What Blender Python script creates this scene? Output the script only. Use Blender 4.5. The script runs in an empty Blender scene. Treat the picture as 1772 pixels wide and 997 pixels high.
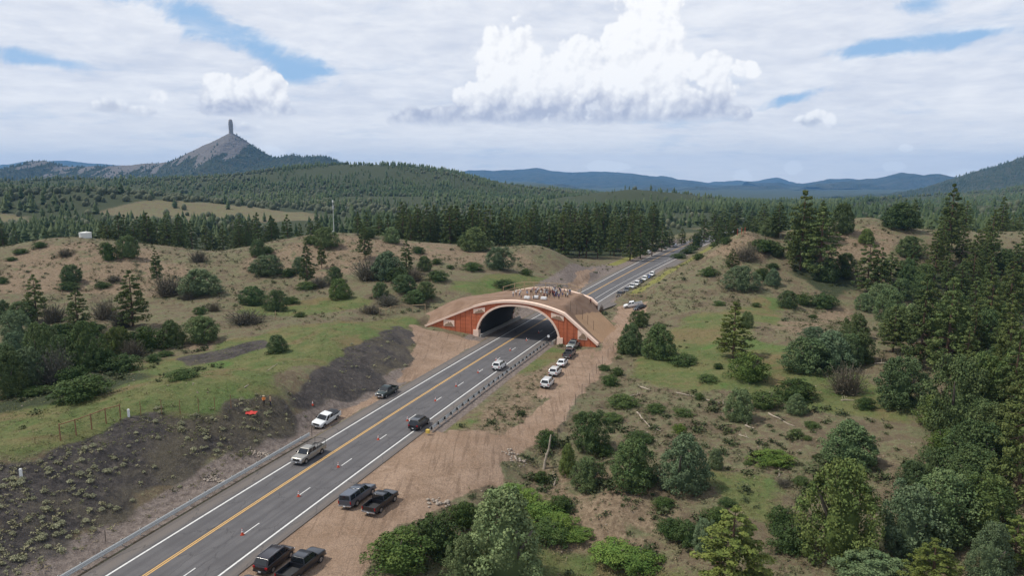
import bpy, bmesh, math, random
import numpy as np
from mathutils import Vector, Matrix, noise as mnoise
R = math.radians
scene = bpy.context.scene
COL = scene.collection

# ------------------------------------------------------------------ camera
cam_d = bpy.data.cameras.new('camera'); cam = bpy.data.objects.new('camera', cam_d); COL.objects.link(cam)
cam.location = (0, 0, 41.0)
cam.rotation_euler = (R(90 - 9.0204), 0, 0)
cam_d.sensor_width = 36.0; cam_d.lens = 36.0 * 1200 / 1772
cam_d.clip_start = 0.5; cam_d.clip_end = 90000
scene.camera = cam

# ------------------------------------------------------------------ sun, exposure
SUN_EL, SUN_AZ = R(56), R(-86)          # azimuth from +Y towards +X
sun_d = bpy.data.lights.new('sun', 'SUN'); sun = bpy.data.objects.new('sun', sun_d); COL.objects.link(sun)
sun_d.energy = 3.1; sun_d.angle = R(3); sun_d.color = (1.0, 0.95, 0.86)
sd = Vector((math.sin(SUN_AZ) * math.cos(SUN_EL), math.cos(SUN_AZ) * math.cos(SUN_EL), math.sin(SUN_EL)))
sun.rotation_euler = sd.to_track_quat('Z', 'Y').to_euler()
vs = scene.view_settings
vs.view_transform = 'Standard'; vs.look = 'None'; vs.exposure = 0.22; vs.gamma = 1.0; vs.use_curve_mapping = False

# ------------------------------------------------------------------ node helper
class NT:
    def __init__(s, nt): s.nt = nt; nt.nodes.clear()
    def n(s, t, **k):
        nd = s.nt.nodes.new(t)
        ins = k.pop('ins', {})
        for a, v in k.items(): setattr(nd, a, v)
        for a, v in ins.items(): s.set(nd, a, v)
        return nd
    def set(s, nd, a, v):
        sock = nd.inputs[a]
        if isinstance(v, bpy.types.NodeSocket): s.nt.links.new(v, sock)
        elif isinstance(v, bpy.types.Node): s.nt.links.new(v.outputs[0], sock)
        else: sock.default_value = v
    def m(s, op, a, b=None, c=None, clamp=False):
        nd = s.n('ShaderNodeMath', operation=op); nd.use_clamp = clamp
        s.set(nd, 0, a)
        if b is not None: s.set(nd, 1, b)
        if c is not None: s.set(nd, 2, c)
        return nd.outputs[0]
    def ss(s, v, a, b, lo=0.0, hi=1.0):
        nd = s.n('ShaderNodeMapRange', interpolation_type='SMOOTHSTEP')
        s.set(nd, 0, v); s.set(nd, 1, a); s.set(nd, 2, b); s.set(nd, 3, lo); s.set(nd, 4, hi)
        return nd.outputs[0]
    def mix(s, f, a, b, bt='MIX'):
        nd = s.n('ShaderNodeMix', data_type='RGBA', blend_type=bt)
        s.set(nd, 0, f)
        s.set(nd, 6, a if not isinstance(a, tuple) else (*a[:3], 1)); s.set(nd, 7, b if not isinstance(b, tuple) else (*b[:3], 1))
        return nd.outputs[2]
    def noise(s, vec, scale, detail=4, rough=0.55, dist=0.0, lac=2.0):
        nd = s.n('ShaderNodeTexNoise')
        if vec is not None: s.set(nd, 'Vector', vec)
        nd.inputs['Scale'].default_value = scale; nd.inputs['Detail'].default_value = detail
        nd.inputs['Roughness'].default_value = rough; nd.inputs['Distortion'].default_value = dist; nd.inputs['Lacunarity'].default_value = lac
        return nd.outputs[0]
    def xyz(s, x, y, z):
        nd = s.n('ShaderNodeCombineXYZ'); s.set(nd, 0, x); s.set(nd, 1, y); s.set(nd, 2, z); return nd.outputs[0]

# ------------------------------------------------------------------ sky
def build_world():
    w = bpy.data.worlds.new('World'); scene.world = w; w.use_nodes = True
    t = NT(w.node_tree)
    sky = t.n('ShaderNodeTexSky', sky_type='NISHITA'); sky.sun_disc = False
    sky.sun_elevation = SUN_EL; sky.sun_rotation = SUN_AZ; sky.altitude = 2100; sky.air_density = 1.0; sky.dust_density = 1.0; sky.ozone_density = 1.0
    tc = t.n('ShaderNodeTexCoord')
    sep = t.n('ShaderNodeSeparateXYZ', ins={0: tc.outputs['Generated']})
    dx, dy, dz = sep.outputs
    az = t.m('ARCTAN2', dx, dy); el = t.m('ARCSINE', dz)
    ae = t.xyz(az, el, 0.0)
    # high layer sheet: project the direction on a plane overhead
    inv = t.m('DIVIDE', 1.0, t.m('ADD', t.m('MAXIMUM', dz, 0.0), 0.10))
    pl = t.xyz(t.m('MULTIPLY', dx, inv), t.m('MULTIPLY', dy, inv), 0.0)
    n1 = t.noise(pl, 1.15, 7, 0.58, 0.35)
    n2 = t.noise(pl, 3.6, 6, 0.62, 0.2)
    n3 = t.noise(t.xyz(t.m('MULTIPLY', az, 5.0), t.m('MULTIPLY', el, 17.0), 3.3), 1.5, 6, 0.58, 0.6)
    wob = t.m('SUBTRACT', t.noise(ae, 9.0, 6, 0.66, 0.6), 0.5)
    def blob(cx, cy, rx, ry, ang=0.0, wk=0.9):
        X = t.m('SUBTRACT', az, cx); Y = t.m('SUBTRACT', el, cy)
        ca, sa = math.cos(ang), math.sin(ang)
        U = t.m('ADD', t.m('MULTIPLY', X, ca / rx), t.m('MULTIPLY', Y, sa / rx))
        V = t.m('ADD', t.m('MULTIPLY', X, -sa / ry), t.m('MULTIPLY', Y, ca / ry))
        q = t.m('SQRT', t.m('ADD', t.m('MULTIPLY', U, U), t.m('MULTIPLY', V, V)))
        return t.m('SUBTRACT', 1.0, t.m('ADD', q, t.m('MULTIPLY', wob, wk)))
    gaps = None
    for b in GAPS:
        g = t.ss(blob(*b[:5], 2.6), -0.1, 0.9); g = t.m('MULTIPLY', g, b[5])
        gaps = g if gaps is None else t.m('MAXIMUM', gaps, g)
    cov = t.m('ADD', t.m('MULTIPLY', n1, 1.0), t.m('MULTIPLY', t.m('SUBTRACT', n3, 0.5), 0.5))
    cov = t.m('ADD', cov, t.m('MULTIPLY', t.m('SUBTRACT', n2, 0.5), 0.35))
    cov = t.m('SUBTRACT', t.m('ADD', cov, 0.20), t.m('MULTIPLY', gaps, 0.60))
    sheet = t.ss(cov, 0.06, 0.68)
    shade = t.ss(t.m('ADD', t.m('MULTIPLY', n2, 0.5), t.m('MULTIPLY', n3, 0.5)), 0.30, 0.72)
    shcol = t.mix(shade, (7.0, 7.4, 8.4), (9.8, 9.9, 10.2))
    haze_h = t.ss(el, 0.0, 0.13)
    shcol = t.mix(haze_h, t.mix(0.62, shcol, (10.9, 10.5, 10.0)), shcol)
    blue = t.mix(0.85, sky.outputs[0], (3.7, 5.8, 8.6))
    col = t.mix(t.m('MULTIPLY', sheet, 0.97), blue, shcol)
    # cumulus: lobes carved by billow noise
    wv = t.n('ShaderNodeTexNoise'); t.set(wv, 'Vector', ae); wv.inputs['Scale'].default_value = 30.0; wv.inputs['Detail'].default_value = 4.0
    def billow(vec):
        mv = t.n('ShaderNodeMix', data_type='VECTOR'); mv.inputs[0].default_value = 0.014; t.set(mv, 4, vec); t.set(mv, 5, wv.outputs['Color'])
        acc = None
        for sc_, k_ in ((17.0, 0.85), (38.0, 0.50), (85.0, 0.26), (190.0, 0.12)):
            v = t.n('ShaderNodeTexVoronoi', feature='SMOOTH_F1', voronoi_dimensions='2D'); t.set(v, 'Vector', mv.outputs[1]); v.inputs['Scale'].default_value = sc_; v.inputs['Smoothness'].default_value = 0.35
            q = t.m('MULTIPLY', t.m('SUBTRACT', 0.42, v.outputs['Distance']), k_); acc = q if acc is None else t.m('ADD', acc, q)
        return t.m('ADD', acc, 0.5)
    bil = billow(ae)
    bil2 = billow(t.xyz(t.m('SUBTRACT', az, 0.0055), t.m('ADD', el, 0.0065), 0.0))
    relief = t.m('SUBTRACT', bil, bil2)
    for grp in CUMULUS:
        f = None
        for (cx, cy, rx, ry) in grp['lobes']:
            X = t.m('DIVIDE', t.m('SUBTRACT', az, cx), rx); Y = t.m('DIVIDE', t.m('SUBTRACT', el, cy), ry)
            q = t.m('SUBTRACT', 1.0, t.m('SQRT', t.m('ADD', t.m('MULTIPLY', X, X), t.m('MULTIPLY', Y, Y))))
            if f is None: f = q
            else:
                nd = t.n('ShaderNodeMath', operation='SMOOTH_MAX'); t.set(nd, 0, f); t.set(nd, 1, q); nd.inputs[2].default_value = 0.22; f = nd.outputs[0]
        base = grp['base']
        f = t.m('ADD', f, t.m('MULTIPLY', t.m('SUBTRACT', bil, 0.5), 0.95))
        # flat base
        cut = t.ss(t.m('ADD', el, t.m('MULTIPLY', wob, 0.030)), base - 0.004, base + 0.012)
        a = t.m('MULTIPLY', t.ss(f, -0.04, grp.get('soft', 0.19)), cut)
        a = t.m('MULTIPLY', a, grp.get('alpha', 1.0))
        hgt = t.ss(t.m('ADD', el, t.m('MULTIPLY', t.m('SUBTRACT', bil, 0.5), 0.028)), base, base + grp['dark'])
        lit = t.m('ADD', hgt, t.m('MULTIPLY', relief, 0.8), clamp=True)
        lit = t.m('MULTIPLY', lit, t.ss(f, -0.1, 0.30, 0.82, 1.0))
        cc = t.mix(lit, grp.get('lo', (5.2, 5.6, 6.9)), (10.6, 10.6, 10.65))
        col = t.mix(a, col, cc)
    bg = t.n('ShaderNodeBackground', ins={0: col, 1: 0.086})
    # away from the northern clouds the same layered sheet goes on (fewer noise octaves, so that it is cheap to look up)
    m1 = t.noise(pl, 1.15, 2, 0.55, 0.35)
    s2 = t.ss(m1, 0.16, 0.50)
    c2 = t.mix(t.m('MULTIPLY', s2, 0.97), t.mix(0.85, sky.outputs[0], (3.7, 5.8, 8.6)), t.mix(t.ss(m1, 0.35, 0.65), (5.6, 6.1, 7.2), (8.0, 8.3, 8.9)))
    bg2 = t.n('ShaderNodeBackground', ins={0: c2, 1: 0.086})
    near = t.m('MULTIPLY', t.ss(t.m('ABSOLUTE', az), 0.85, 1.05, 1.0, 0.0), t.ss(el, 0.36, 0.50, 1.0, 0.0))
    near = t.m('MULTIPLY', near, t.ss(el, -0.12, -0.08))
    mx = t.n('ShaderNodeMixShader', ins={0: near, 1: bg2.outputs[0], 2: bg.outputs[0]})
    out = t.n('ShaderNodeOutputWorld', ins={0: mx.outputs[0]})
    w.cycles.sampling_method = 'MANUAL'; w.cycles.sample_map_resolution = 256
def AE(x, y): return ((x - 886) / 1205.0, (308 - y) / 1205.0)
GAPS = []
for (x, y, rx, ry, ang, k) in [(420, 85, 270, 36, -0.33, 1.0), (510, 125, 90, 26, -0.4, 1.0), (190, 145, 90, 14, -0.1, 0.75), (90, 32, 100, 16, -0.1, 0.6),
                               (1470, 118, 130, 15, 0.03, 1.0), (1570, 112, 70, 10, 0.1, 0.9), (1330, 186, 75, 14, 0.25, 0.95), (1500, 62, 55, 22, 0, 0.8), (1700, 50, 110, 40, 0.2, 0.6), (0, 95, 80, 14, 0, 0.5)]:
    GAPS.append((*AE(x, y), rx / 1205, ry / 1205, ang, k))
def LB(l): return [(*AE(x, y), rx / 1205, ry / 1205) for (x, y, rx, ry) in l]
CUMULUS = [
    dict(lobes=LB([(790, 205, 110, 24), (850, 185, 85, 45), (880, 130, 62, 68), (900, 96, 48, 32), (930, 180, 85, 55), (985, 155, 85, 65), (1045, 150, 90, 85), (1085, 95, 62, 66), (1115, 30, 56, 62),
                   (1130, 95, 50, 50), (1110, 180, 100, 60), (1180, 195, 80, 34), (1215, 205, 62, 26), (1225, 175, 30, 38), (1262, 136, 24, 14), (1215, 140, 34, 30), (740, 215, 60, 12), (1150, 130, 36, 40), (955, 130, 30, 26)]), base=(308 - 219) / 1205, dark=0.055),
    dict(lobes=LB([(430, 186, 50, 34), (480, 172, 58, 32), (505, 160, 32, 22), (460, 200, 70, 16)]), base=(308 - 212) / 1205, dark=0.04),
    dict(lobes=LB([(265, 204, 28, 14), (300, 210, 36, 9), (335, 186, 14, 14)]), base=(308 - 215) / 1205, dark=0.022, soft=0.5, alpha=0.9, lo=(6.4, 6.7, 7.6)),
    dict(lobes=LB([(440, 230, 36, 12)]), base=(308 - 240) / 1205, dark=0.02, soft=0.5, alpha=0.85, lo=(6.4, 6.7, 7.6)),
    dict(lobes=LB([(1375, 220, 30, 17)]), base=(308 - 233) / 1205, dark=0.02, soft=0.25, lo=(6.0, 6.4, 7.4)),
    dict(lobes=LB([(490, 268, 22, 12), (1268, 312, 16, 22), (1345, 291, 14, 9), (1499, 264, 13, 7), (1486, 290, 14, 8), (1610, 306, 60, 12), (1060, 289, 50, 9)]), base=(308 - 330) / 1205, dark=0.02, soft=0.25, alpha=1.0, lo=(10, 10, 10)),
]
build_world()
scene.cycles.max_bounces = 5; scene.cycles.diffuse_bounces = 2; scene.cycles.glossy_bounces = 2; scene.cycles.transmission_bounces = 3
scene.cycles.transparent_max_bounces = 6; scene.cycles.volume_bounces = 0; scene.cycles.use_denoising = True
scene.cycles.caustics_reflective = False; scene.cycles.caustics_refractive = False

# ------------------------------------------------------------------ surveyed data (world metres)
CP = [(-62.12,23.0,0.0),(-41.12,17.0,0.0),(-51.62,20.0,0.0),(-52.41,53.0,0.0),(-31.41,47.0,0.0),(-41.91,50.0,0.0),(-42.35,83.0,0.0),(-21.35,77.0,0.0),
(-31.85,80.0,0.0),(-31.94,113.0,0.0),(-10.94,107.0,0.0),(-21.44,110.0,0.0),(-21.18,143.0,0.0),(-0.18,137.0,0.0),(-10.68,140.0,0.0),(-10.06,173.0,0.0),
(10.94,167.0,0.0),(0.44,170.0,0.0),(1.4,203.0,0.0),(22.4,197.0,0.0),(11.9,200.0,0.0),(13.22,233.0,0.0),(34.22,227.0,0.0),(23.72,230.0,0.0),
(25.38,263.0,0.0),(46.38,257.0,0.0),(35.88,260.0,0.0),(37.9,293.0,0.0),(58.9,287.0,0.0),(48.4,290.0,0.0),(50.77,323.0,0.0),(71.77,317.0,0.0),
(61.27,320.0,0.0),(63.99,353.0,0.0),(84.99,347.0,0.0),(74.49,350.0,0.0),(77.56,383.0,0.0),(98.56,377.0,0.0),(88.06,380.0,0.0),(91.48,413.0,0.0),
(112.48,407.0,0.0),(101.98,410.0,0.0),(105.75,443.0,0.0),(126.75,437.0,0.0),(116.25,440.0,0.0),(-64.25,77.28,8.0),(-62.06,79.87,8.0),
(-58.88,86.88,7.5),(-54.29,95.15,7.0),(-48.35,100.16,6.3),(-42.39,104.91,5.6),(-37.99,110.83,5.0),(-35.2,125.56,5.6),(-33.87,146.19,5.2),
(-32.24,163.72,4.2),(-31.01,186.0,1.62),(-30.95,196.0,2.05),(-39.69,190.0,3.08),(-32.16,204.0,2.57),(-25.27,204.0,1.17),(-52.05,188.0,3.15),
(-23.23,181.89,1.0),(-17.7,179.54,0.7),(-12.18,177.19,0.4),(-24.99,177.74,1.2),(-19.46,175.4,0.8),(-13.94,173.05,0.3),(-25.01,185.36,1.6),
(-24.9,190.74,2.6),(-21.77,198.11,3.2),(-15.88,204.3,2.5),(-45.91,67.33,0.4),(-46.2,77.22,0.4),(-41.41,84.04,0.4),(-38.1,95.07,0.4),
(-34.83,109.17,0.4),(-29.7,124.31,0.4),(-23.5,139.26,0.5),(-19.45,155.48,0.6),(-17.61,163.39,0.7),(-23.36,159.74,1.6),(-70.6,91.43,7.0),
(-64.98,109.56,6.2),(-57.87,125.56,5.6),(-47.07,125.56,5.6),(-66.91,145.96,5.0),(-40.43,166.1,5.4),(-50.12,144.34,5.4),(-77.83,114.69,5.6),
(-84.54,110.22,5.0),(-107.43,144.85,4.0),(-100.43,155.54,4.0),(-84.27,168.93,4.5),(-67.41,170.03,5.0),(-60.65,175.8,5.0),(-153.69,205.0,4.68),
(-130.78,210.0,3.79),(-106.47,215.0,4.75),(-79.22,215.0,4.75),(-51.96,215.0,4.75),(-33.77,215.0,5.67),(-15.97,220.0,5.79),(-178.75,240.0,8.72),
(-161.66,245.0,10.12),(-130.9,245.0,9.09),(-100.09,245.0,8.05),(-70.52,250.0,9.49),(-39.04,250.0,9.49),(-17.92,248.0,8.07),(2.94,250.0,6.32),
(-239.1,290.0,11.78),(-215.02,290.0,10.32),(-196.13,288.0,15.6),(-174.96,285.0,16.82),(-158.95,290.0,13.24),(-138.56,298.0,10.73),
(-119.44,300.0,10.27),(-101.01,298.0,13.97),(-77.95,296.0,17.61),(-61.53,300.0,16.3),(-46.58,300.0,14.04),(-26.13,295.0,12.76),(-8.67,288.0,11.5),
(3.33,285.0,13.48),(15.25,285.0,12.29),(25.46,292.0,6.67),(9.69,262.0,5.76),(20.73,262.0,3.54),(-260.0,345.0,3.0),(-260.0,380.0,0.0),
(-260.0,440.0,0.0),(-200.0,345.0,3.0),(-200.0,380.0,0.0),(-200.0,440.0,0.0),(-140.0,345.0,3.0),(-140.0,380.0,0.0),(-140.0,440.0,0.0),
(-80.0,345.0,3.0),(-80.0,380.0,0.0),(-80.0,440.0,0.0),(-20.0,345.0,3.0),(-20.0,380.0,0.0),(-20.0,440.0,0.0),(10.0,335.0,4.0),(20.0,360.0,0.0),
(-300.0,300.0,12.0),(-330.0,200.0,8.0),(-300.0,120.0,10.0),(-200.0,60.0,10.0),(-120.0,40.0,9.0),(-90.0,25.0,8.0),(-12.47,74.95,-0.2),
(-9.19,82.07,-0.2),(-1.38,98.38,-0.1),(4.43,115.92,0.0),(14.25,145.42,0.0),(21.79,165.42,0.2),(26.3,177.19,0.4),(33.72,199.46,0.5),(38.0,215.0,0.2),
(30.0,200.0,0.5),(1.65,98.87,-2.6),(6.32,96.71,-3.0),(7.68,87.2,-3.6),(10.98,79.44,-4.2),(15.61,73.83,-4.6),(1.0,79.38,-3.4),(-5.86,75.92,-2.2),
(-2.75,86.06,-2.2),(-11.27,66.94,-1.0),(11.61,84.86,-1.6),(15.73,91.88,-0.8),(22.77,81.38,-1.4),(19.86,75.17,-2.5),(27.75,100.85,-0.2),
(14.49,107.65,-1.0),(11.43,115.22,-0.8),(19.61,130.34,-0.4),(28.55,124.92,0.2),(26.37,143.29,0.6),(47.8,134.1,2.0),(46.86,104.46,1.2),
(69.08,130.66,3.0),(47.88,88.36,0.8),(65.63,98.42,3.5),(50.96,74.86,2.0),(60.41,77.05,4.5),(32.63,70.53,-0.5),(48.09,65.51,1.5),(54.73,63.27,5.0),
(21.36,64.47,-2.0),(35.71,58.83,0.0),(36.07,159.74,1.6),(47.96,154.07,3.0),(64.16,145.96,5.0),(77.16,147.13,6.0),(81.55,124.14,6.0),
(77.81,101.31,7.0),(45.86,205.0,2.92),(53.74,202.0,3.47),(70.16,200.0,3.85),(86.35,198.0,2.51),(100.79,200.0,2.12),(50.76,228.0,5.49),
(63.35,240.0,8.72),(80.6,244.0,12.31),(89.05,228.0,8.4),(111.89,236.0,9.26),(88.15,262.0,21.39),(81.47,268.0,16.24),(76.05,276.0,10.41),
(68.66,278.0,4.79),(99.31,262.0,17.24),(116.42,272.0,20.87),(132.34,282.0,21.53),(151.29,292.0,24.72),(162.7,290.0,20.26),(180.87,288.0,19.2),
(214.01,290.0,19.05),(244.61,290.0,21.46),(141.04,235.0,9.39),(160.76,215.0,6.59),(124.64,180.0,2.89),(130.0,345.0,8.0),(190.0,345.0,8.0),
(260.0,345.0,8.0),(170.0,420.0,2.0),(230.0,420.0,2.0),(300.0,420.0,2.0),(115.0,330.0,4.0),(300.0,200.0,24.0),(300.0,100.0,16.0),(200.0,50.0,9.0),
(120.0,30.0,3.0),(60.0,25.0,-3.0),(0.0,20.0,-2.0)]
ZONES = {'shale': [[(-53.8,62.8),(-64.8,77.9),(-59.4,81.9),(-57.8,87.4),(-54.1,94.7),(-43.4,102.8),(-37.8,110.2),(-36.7,109.3),(-37.2,106.2),(-39.8,100.0),
(-42.5,95.2),(-44.9,88.2),(-48.1,82.3),(-47.3,78.8),(-46.5,67.8)],[(-37.9,110.6),(-35.6,127.0),(-33.3,152.3),(-30.2,181.3),(-23.5,163.8),
(-21.6,147.7),(-26.6,130.4),(-33.3,117.8),(-36.6,109.1)],[(-67.4,136.3),(-56.3,151.2),(-53.4,146.4),(-62.8,131.4)]],'track': [[(-33.3,62.6),
(-29.9,68.2),(-27.6,74.2),(-24.1,83.2),(-20.6,95.2),(-14.8,108.4),(-9.1,108.2),(-1.5,108.6),(1.9,112.5),(7.0,125.5),(16.4,152.0),(20.9,163.8),
(28.3,188.7),(34.2,221.9),(42.9,218.2),(37.9,195.7),(28.0,168.8),(23.1,154.6),(12.4,126.2),(7.2,111.2),(0.4,101.8),(-1.3,92.8),(-6.6,86.2),
(-11.1,80.2),(-14.7,72.2),(-16.8,64.8),(-18.2,61.1)],[(-28.4,184.2),(-22.4,180.2),(-7.9,171.3),(-11.9,162.2),(-18.3,145.4),(-23.0,135.8),
(-22.2,160.9)],[(-31.0,109.0),(-26.1,122.3),(-21.5,133.8),(-15.8,145.8),(-12.7,154.6),(-12.0,163.3),(-18.3,145.4),(-26.8,125.9),(-32.0,112.9)],
[(26.5,276.1),(36.9,305.1),(26.9,256.9),(14.5,231.6)],[(4.2,125.6),(7.8,141.5),(13.6,160.6),(21.1,165.6),(16.4,152.0),(7.0,125.5)],[(-10.1,109.0),
(-3.4,109.5),(-1.4,100.0),(-7.2,95.5)]],'grass': [[(-65.9,79.4),(-62.9,81.0),(-59.1,87.2),(-54.4,95.2),(-38.8,110.5),(-36.4,129.9),(-33.1,164.8),
(-29.5,186.6),(-37.2,177.7),(-51.6,165.7),(-63.0,151.8),(-69.8,134.2),(-64.7,107.5),(-70.1,102.8),(-84.5,102.8)],[(22.0,138.9),(37.4,166.0),
(50.6,189.8),(61.0,192.3),(58.4,150.5),(67.2,127.0),(71.5,114.1),(63.1,101.3),(57.7,111.8),(43.9,122.5),(34.5,127.0),(22.9,137.2)],[(-0.5,91.8),
(6.1,93.5),(8.4,82.7),(15.1,78.9),(17.8,72.0),(0.9,69.1),(-4.1,82.5)],[(27.2,92.3),(32.4,88.7),(32.6,79.7),(28.4,80.8)],[(-9.3,111.0),(-4.0,127.9),
(7.5,162.8),(8.8,160.2),(-2.9,128.0),(-4.7,112.0)],[(-71.0,171.7),(-53.6,193.8),(-43.1,207.1),(-59.4,215.7),(-77.6,200.8)],[(74.2,217.7),(87.5,209.3),
(67.4,174.4),(62.4,191.6)],[(-19.7,219.8),(-1.2,243.4),(26.0,270.7),(15.2,244.1),(-4.9,220.8)]],'red': [[(-5.1,109.2),(-4.6,121.0),(1.7,137.8),
(9.7,157.6),(14.2,168.0),(16.4,152.0),(7.0,125.5),(1.9,112.5),(-1.5,108.6)],[(-163.9,209.4),(-187.1,257.9),(-173.1,281.8),(-150.1,277.9),
(-118.5,253.9),(-110.3,223.1),(-132.9,213.6)],[(-101.0,264.4),(-74.9,284.1),(-45.8,295.1),(-8.6,286.4),(10.2,277.2),(9.7,263.0),(-18.8,260.8),
(-53.7,260.5),(-65.5,238.7),(-91.9,245.2)],[(74.0,256.9),(87.5,260.1),(94.0,250.3),(88.3,242.6),(79.1,245.8)],[(120.9,266.8),(147.9,285.4),
(147.8,258.8),(137.5,243.4),(112.4,241.9)],[(51.1,96.5),(59.7,101.3),(56.4,84.8),(63.0,88.0),(60.5,81.6),(48.9,76.8),(44.4,81.5)],[(69.9,173.3),
(110.5,220.5),(93.5,182.0),(66.9,152.4)],[(5.5,97.6),(12.3,90.5),(15.1,82.9),(9.1,82.5)],[(16.8,88.8),(23.4,83.8),(21.7,80.0),(16.5,82.9)],
[(37.2,108.2),(41.3,114.8),(41.0,105.9),(37.0,102.2)],[(-71.5,147.7),(-63.0,151.8),(-58.6,147.1)]],'woodfloor': [[(133.1,234.9),(180.1,242.8),
(77.3,97.3),(78.9,118.3),(82.9,139.7)],[(-113.0,149.2),(-110.1,173.6),(-82.4,154.1),(-63.3,106.8),(-81.1,105.7)],[(106.8,248.1),(112.8,225.2),
(100.4,218.8),(95.2,233.9)]],'clearing': [[(-400,640),(-380,720),(-300,760),(-200,720),(-190,640),(-300,600)],[(-560,560),(-380,560),(-420,640),
(-600,640)],[(90,420),(150,430),(190,560),(130,560)]]}
CREST = {'a': [(-2528.0,122.2),(-2116.0,152.6),(-1756.0,203.2),(-1294.0,193.1),(-883.0,203.2),(-575.0,223.5),(-62.0,213.4),(400.0,243.7),(760.0,172.9),
(1171.0,142.5),(1582.0,152.6),(1788.0,132.3),(2200.0,101.9),(2510.0,51.2),(2820.0,20.7),(3076.0,30.8),(3544.0,-60.7),(3854.0,-91.3),(4164.0,-111.7),
(4677.0,-60.7),(5294.0,-50.6),(5811.0,-81.1),(6537.0,-132.1),(7366.0,-183.2)],'b': [(-11766.0,203.2),(-10320.0,263.9),(-9085.0,304.3),(-8466.0,334.6),
(-8052.0,374.9),(-7440.0,344.6),(-7033.0,314.4),(-6423.0,253.8),(-5812.0,183.0),(-4789.0,122.2)],'c': [(-717.0,-92.7),(-379.0,-39.1),(-41.0,-12.4),
(365.0,-39.1),(771.0,-86.0),(1313.0,-119.5),(1854.0,-106.1),(2530.0,-79.3),(2935.0,-65.9),(3481.0,-132.9)],'d': [(3374.0,-149.8),(3741.0,-83.6),
(3959.0,-10.3),(4325.0,48.3),(4545.0,84.9),(4838.0,114.1),(4998.0,143.2),(5135.0,99.5),(5330.0,-2.9),(5595.0,-61.6),
(6047.0,-120.4)],'e': [(6393.0,-118.3),(6763.0,-15.1),(7136.0,50.3),(7353.0,-43.2),(7911.0,-118.3)],'f': [(2005.0,-53.0),(2150.0,-11.8),(2266.0,17.6),
(2410.0,61.5),(2523.0,105.2),(2614.0,137.2),(2777.0,203.7),(2976.0,252.6),(3266.0,281.3),(3708.0,267.0),(4158.0,209.5)],'g': [(-3906.0,28.0),
(-3408.0,57.2),(-3110.0,73.5),(-2913.0,73.5),(-2778.0,105.9),(-2715.0,138.2),(-2659.0,141.4),(-2605.0,128.5),(-2555.0,102.6),(-2450.0,105.9),
(-2252.0,109.1),(-2087.0,122.0),(-1955.0,131.7),(-1921.0,144.6),(-1820.0,186.5),(-1719.0,231.4),(-1634.0,272.9),(-1601.0,288.9),(-1571.0,288.9),
(-1505.0,250.6),(-1426.0,199.3),(-1357.0,154.3),(-1314.0,154.3),(-1248.0,170.4),(-1183.0,157.5),(-1117.0,164.0),(-1052.0,160.7),(-987.0,134.9),
(-923.0,99.4),(-809.0,67.0),(-613.0,18.2)]}
CHIM_X = -1584.2
CHIM_Z = 288.9
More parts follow.
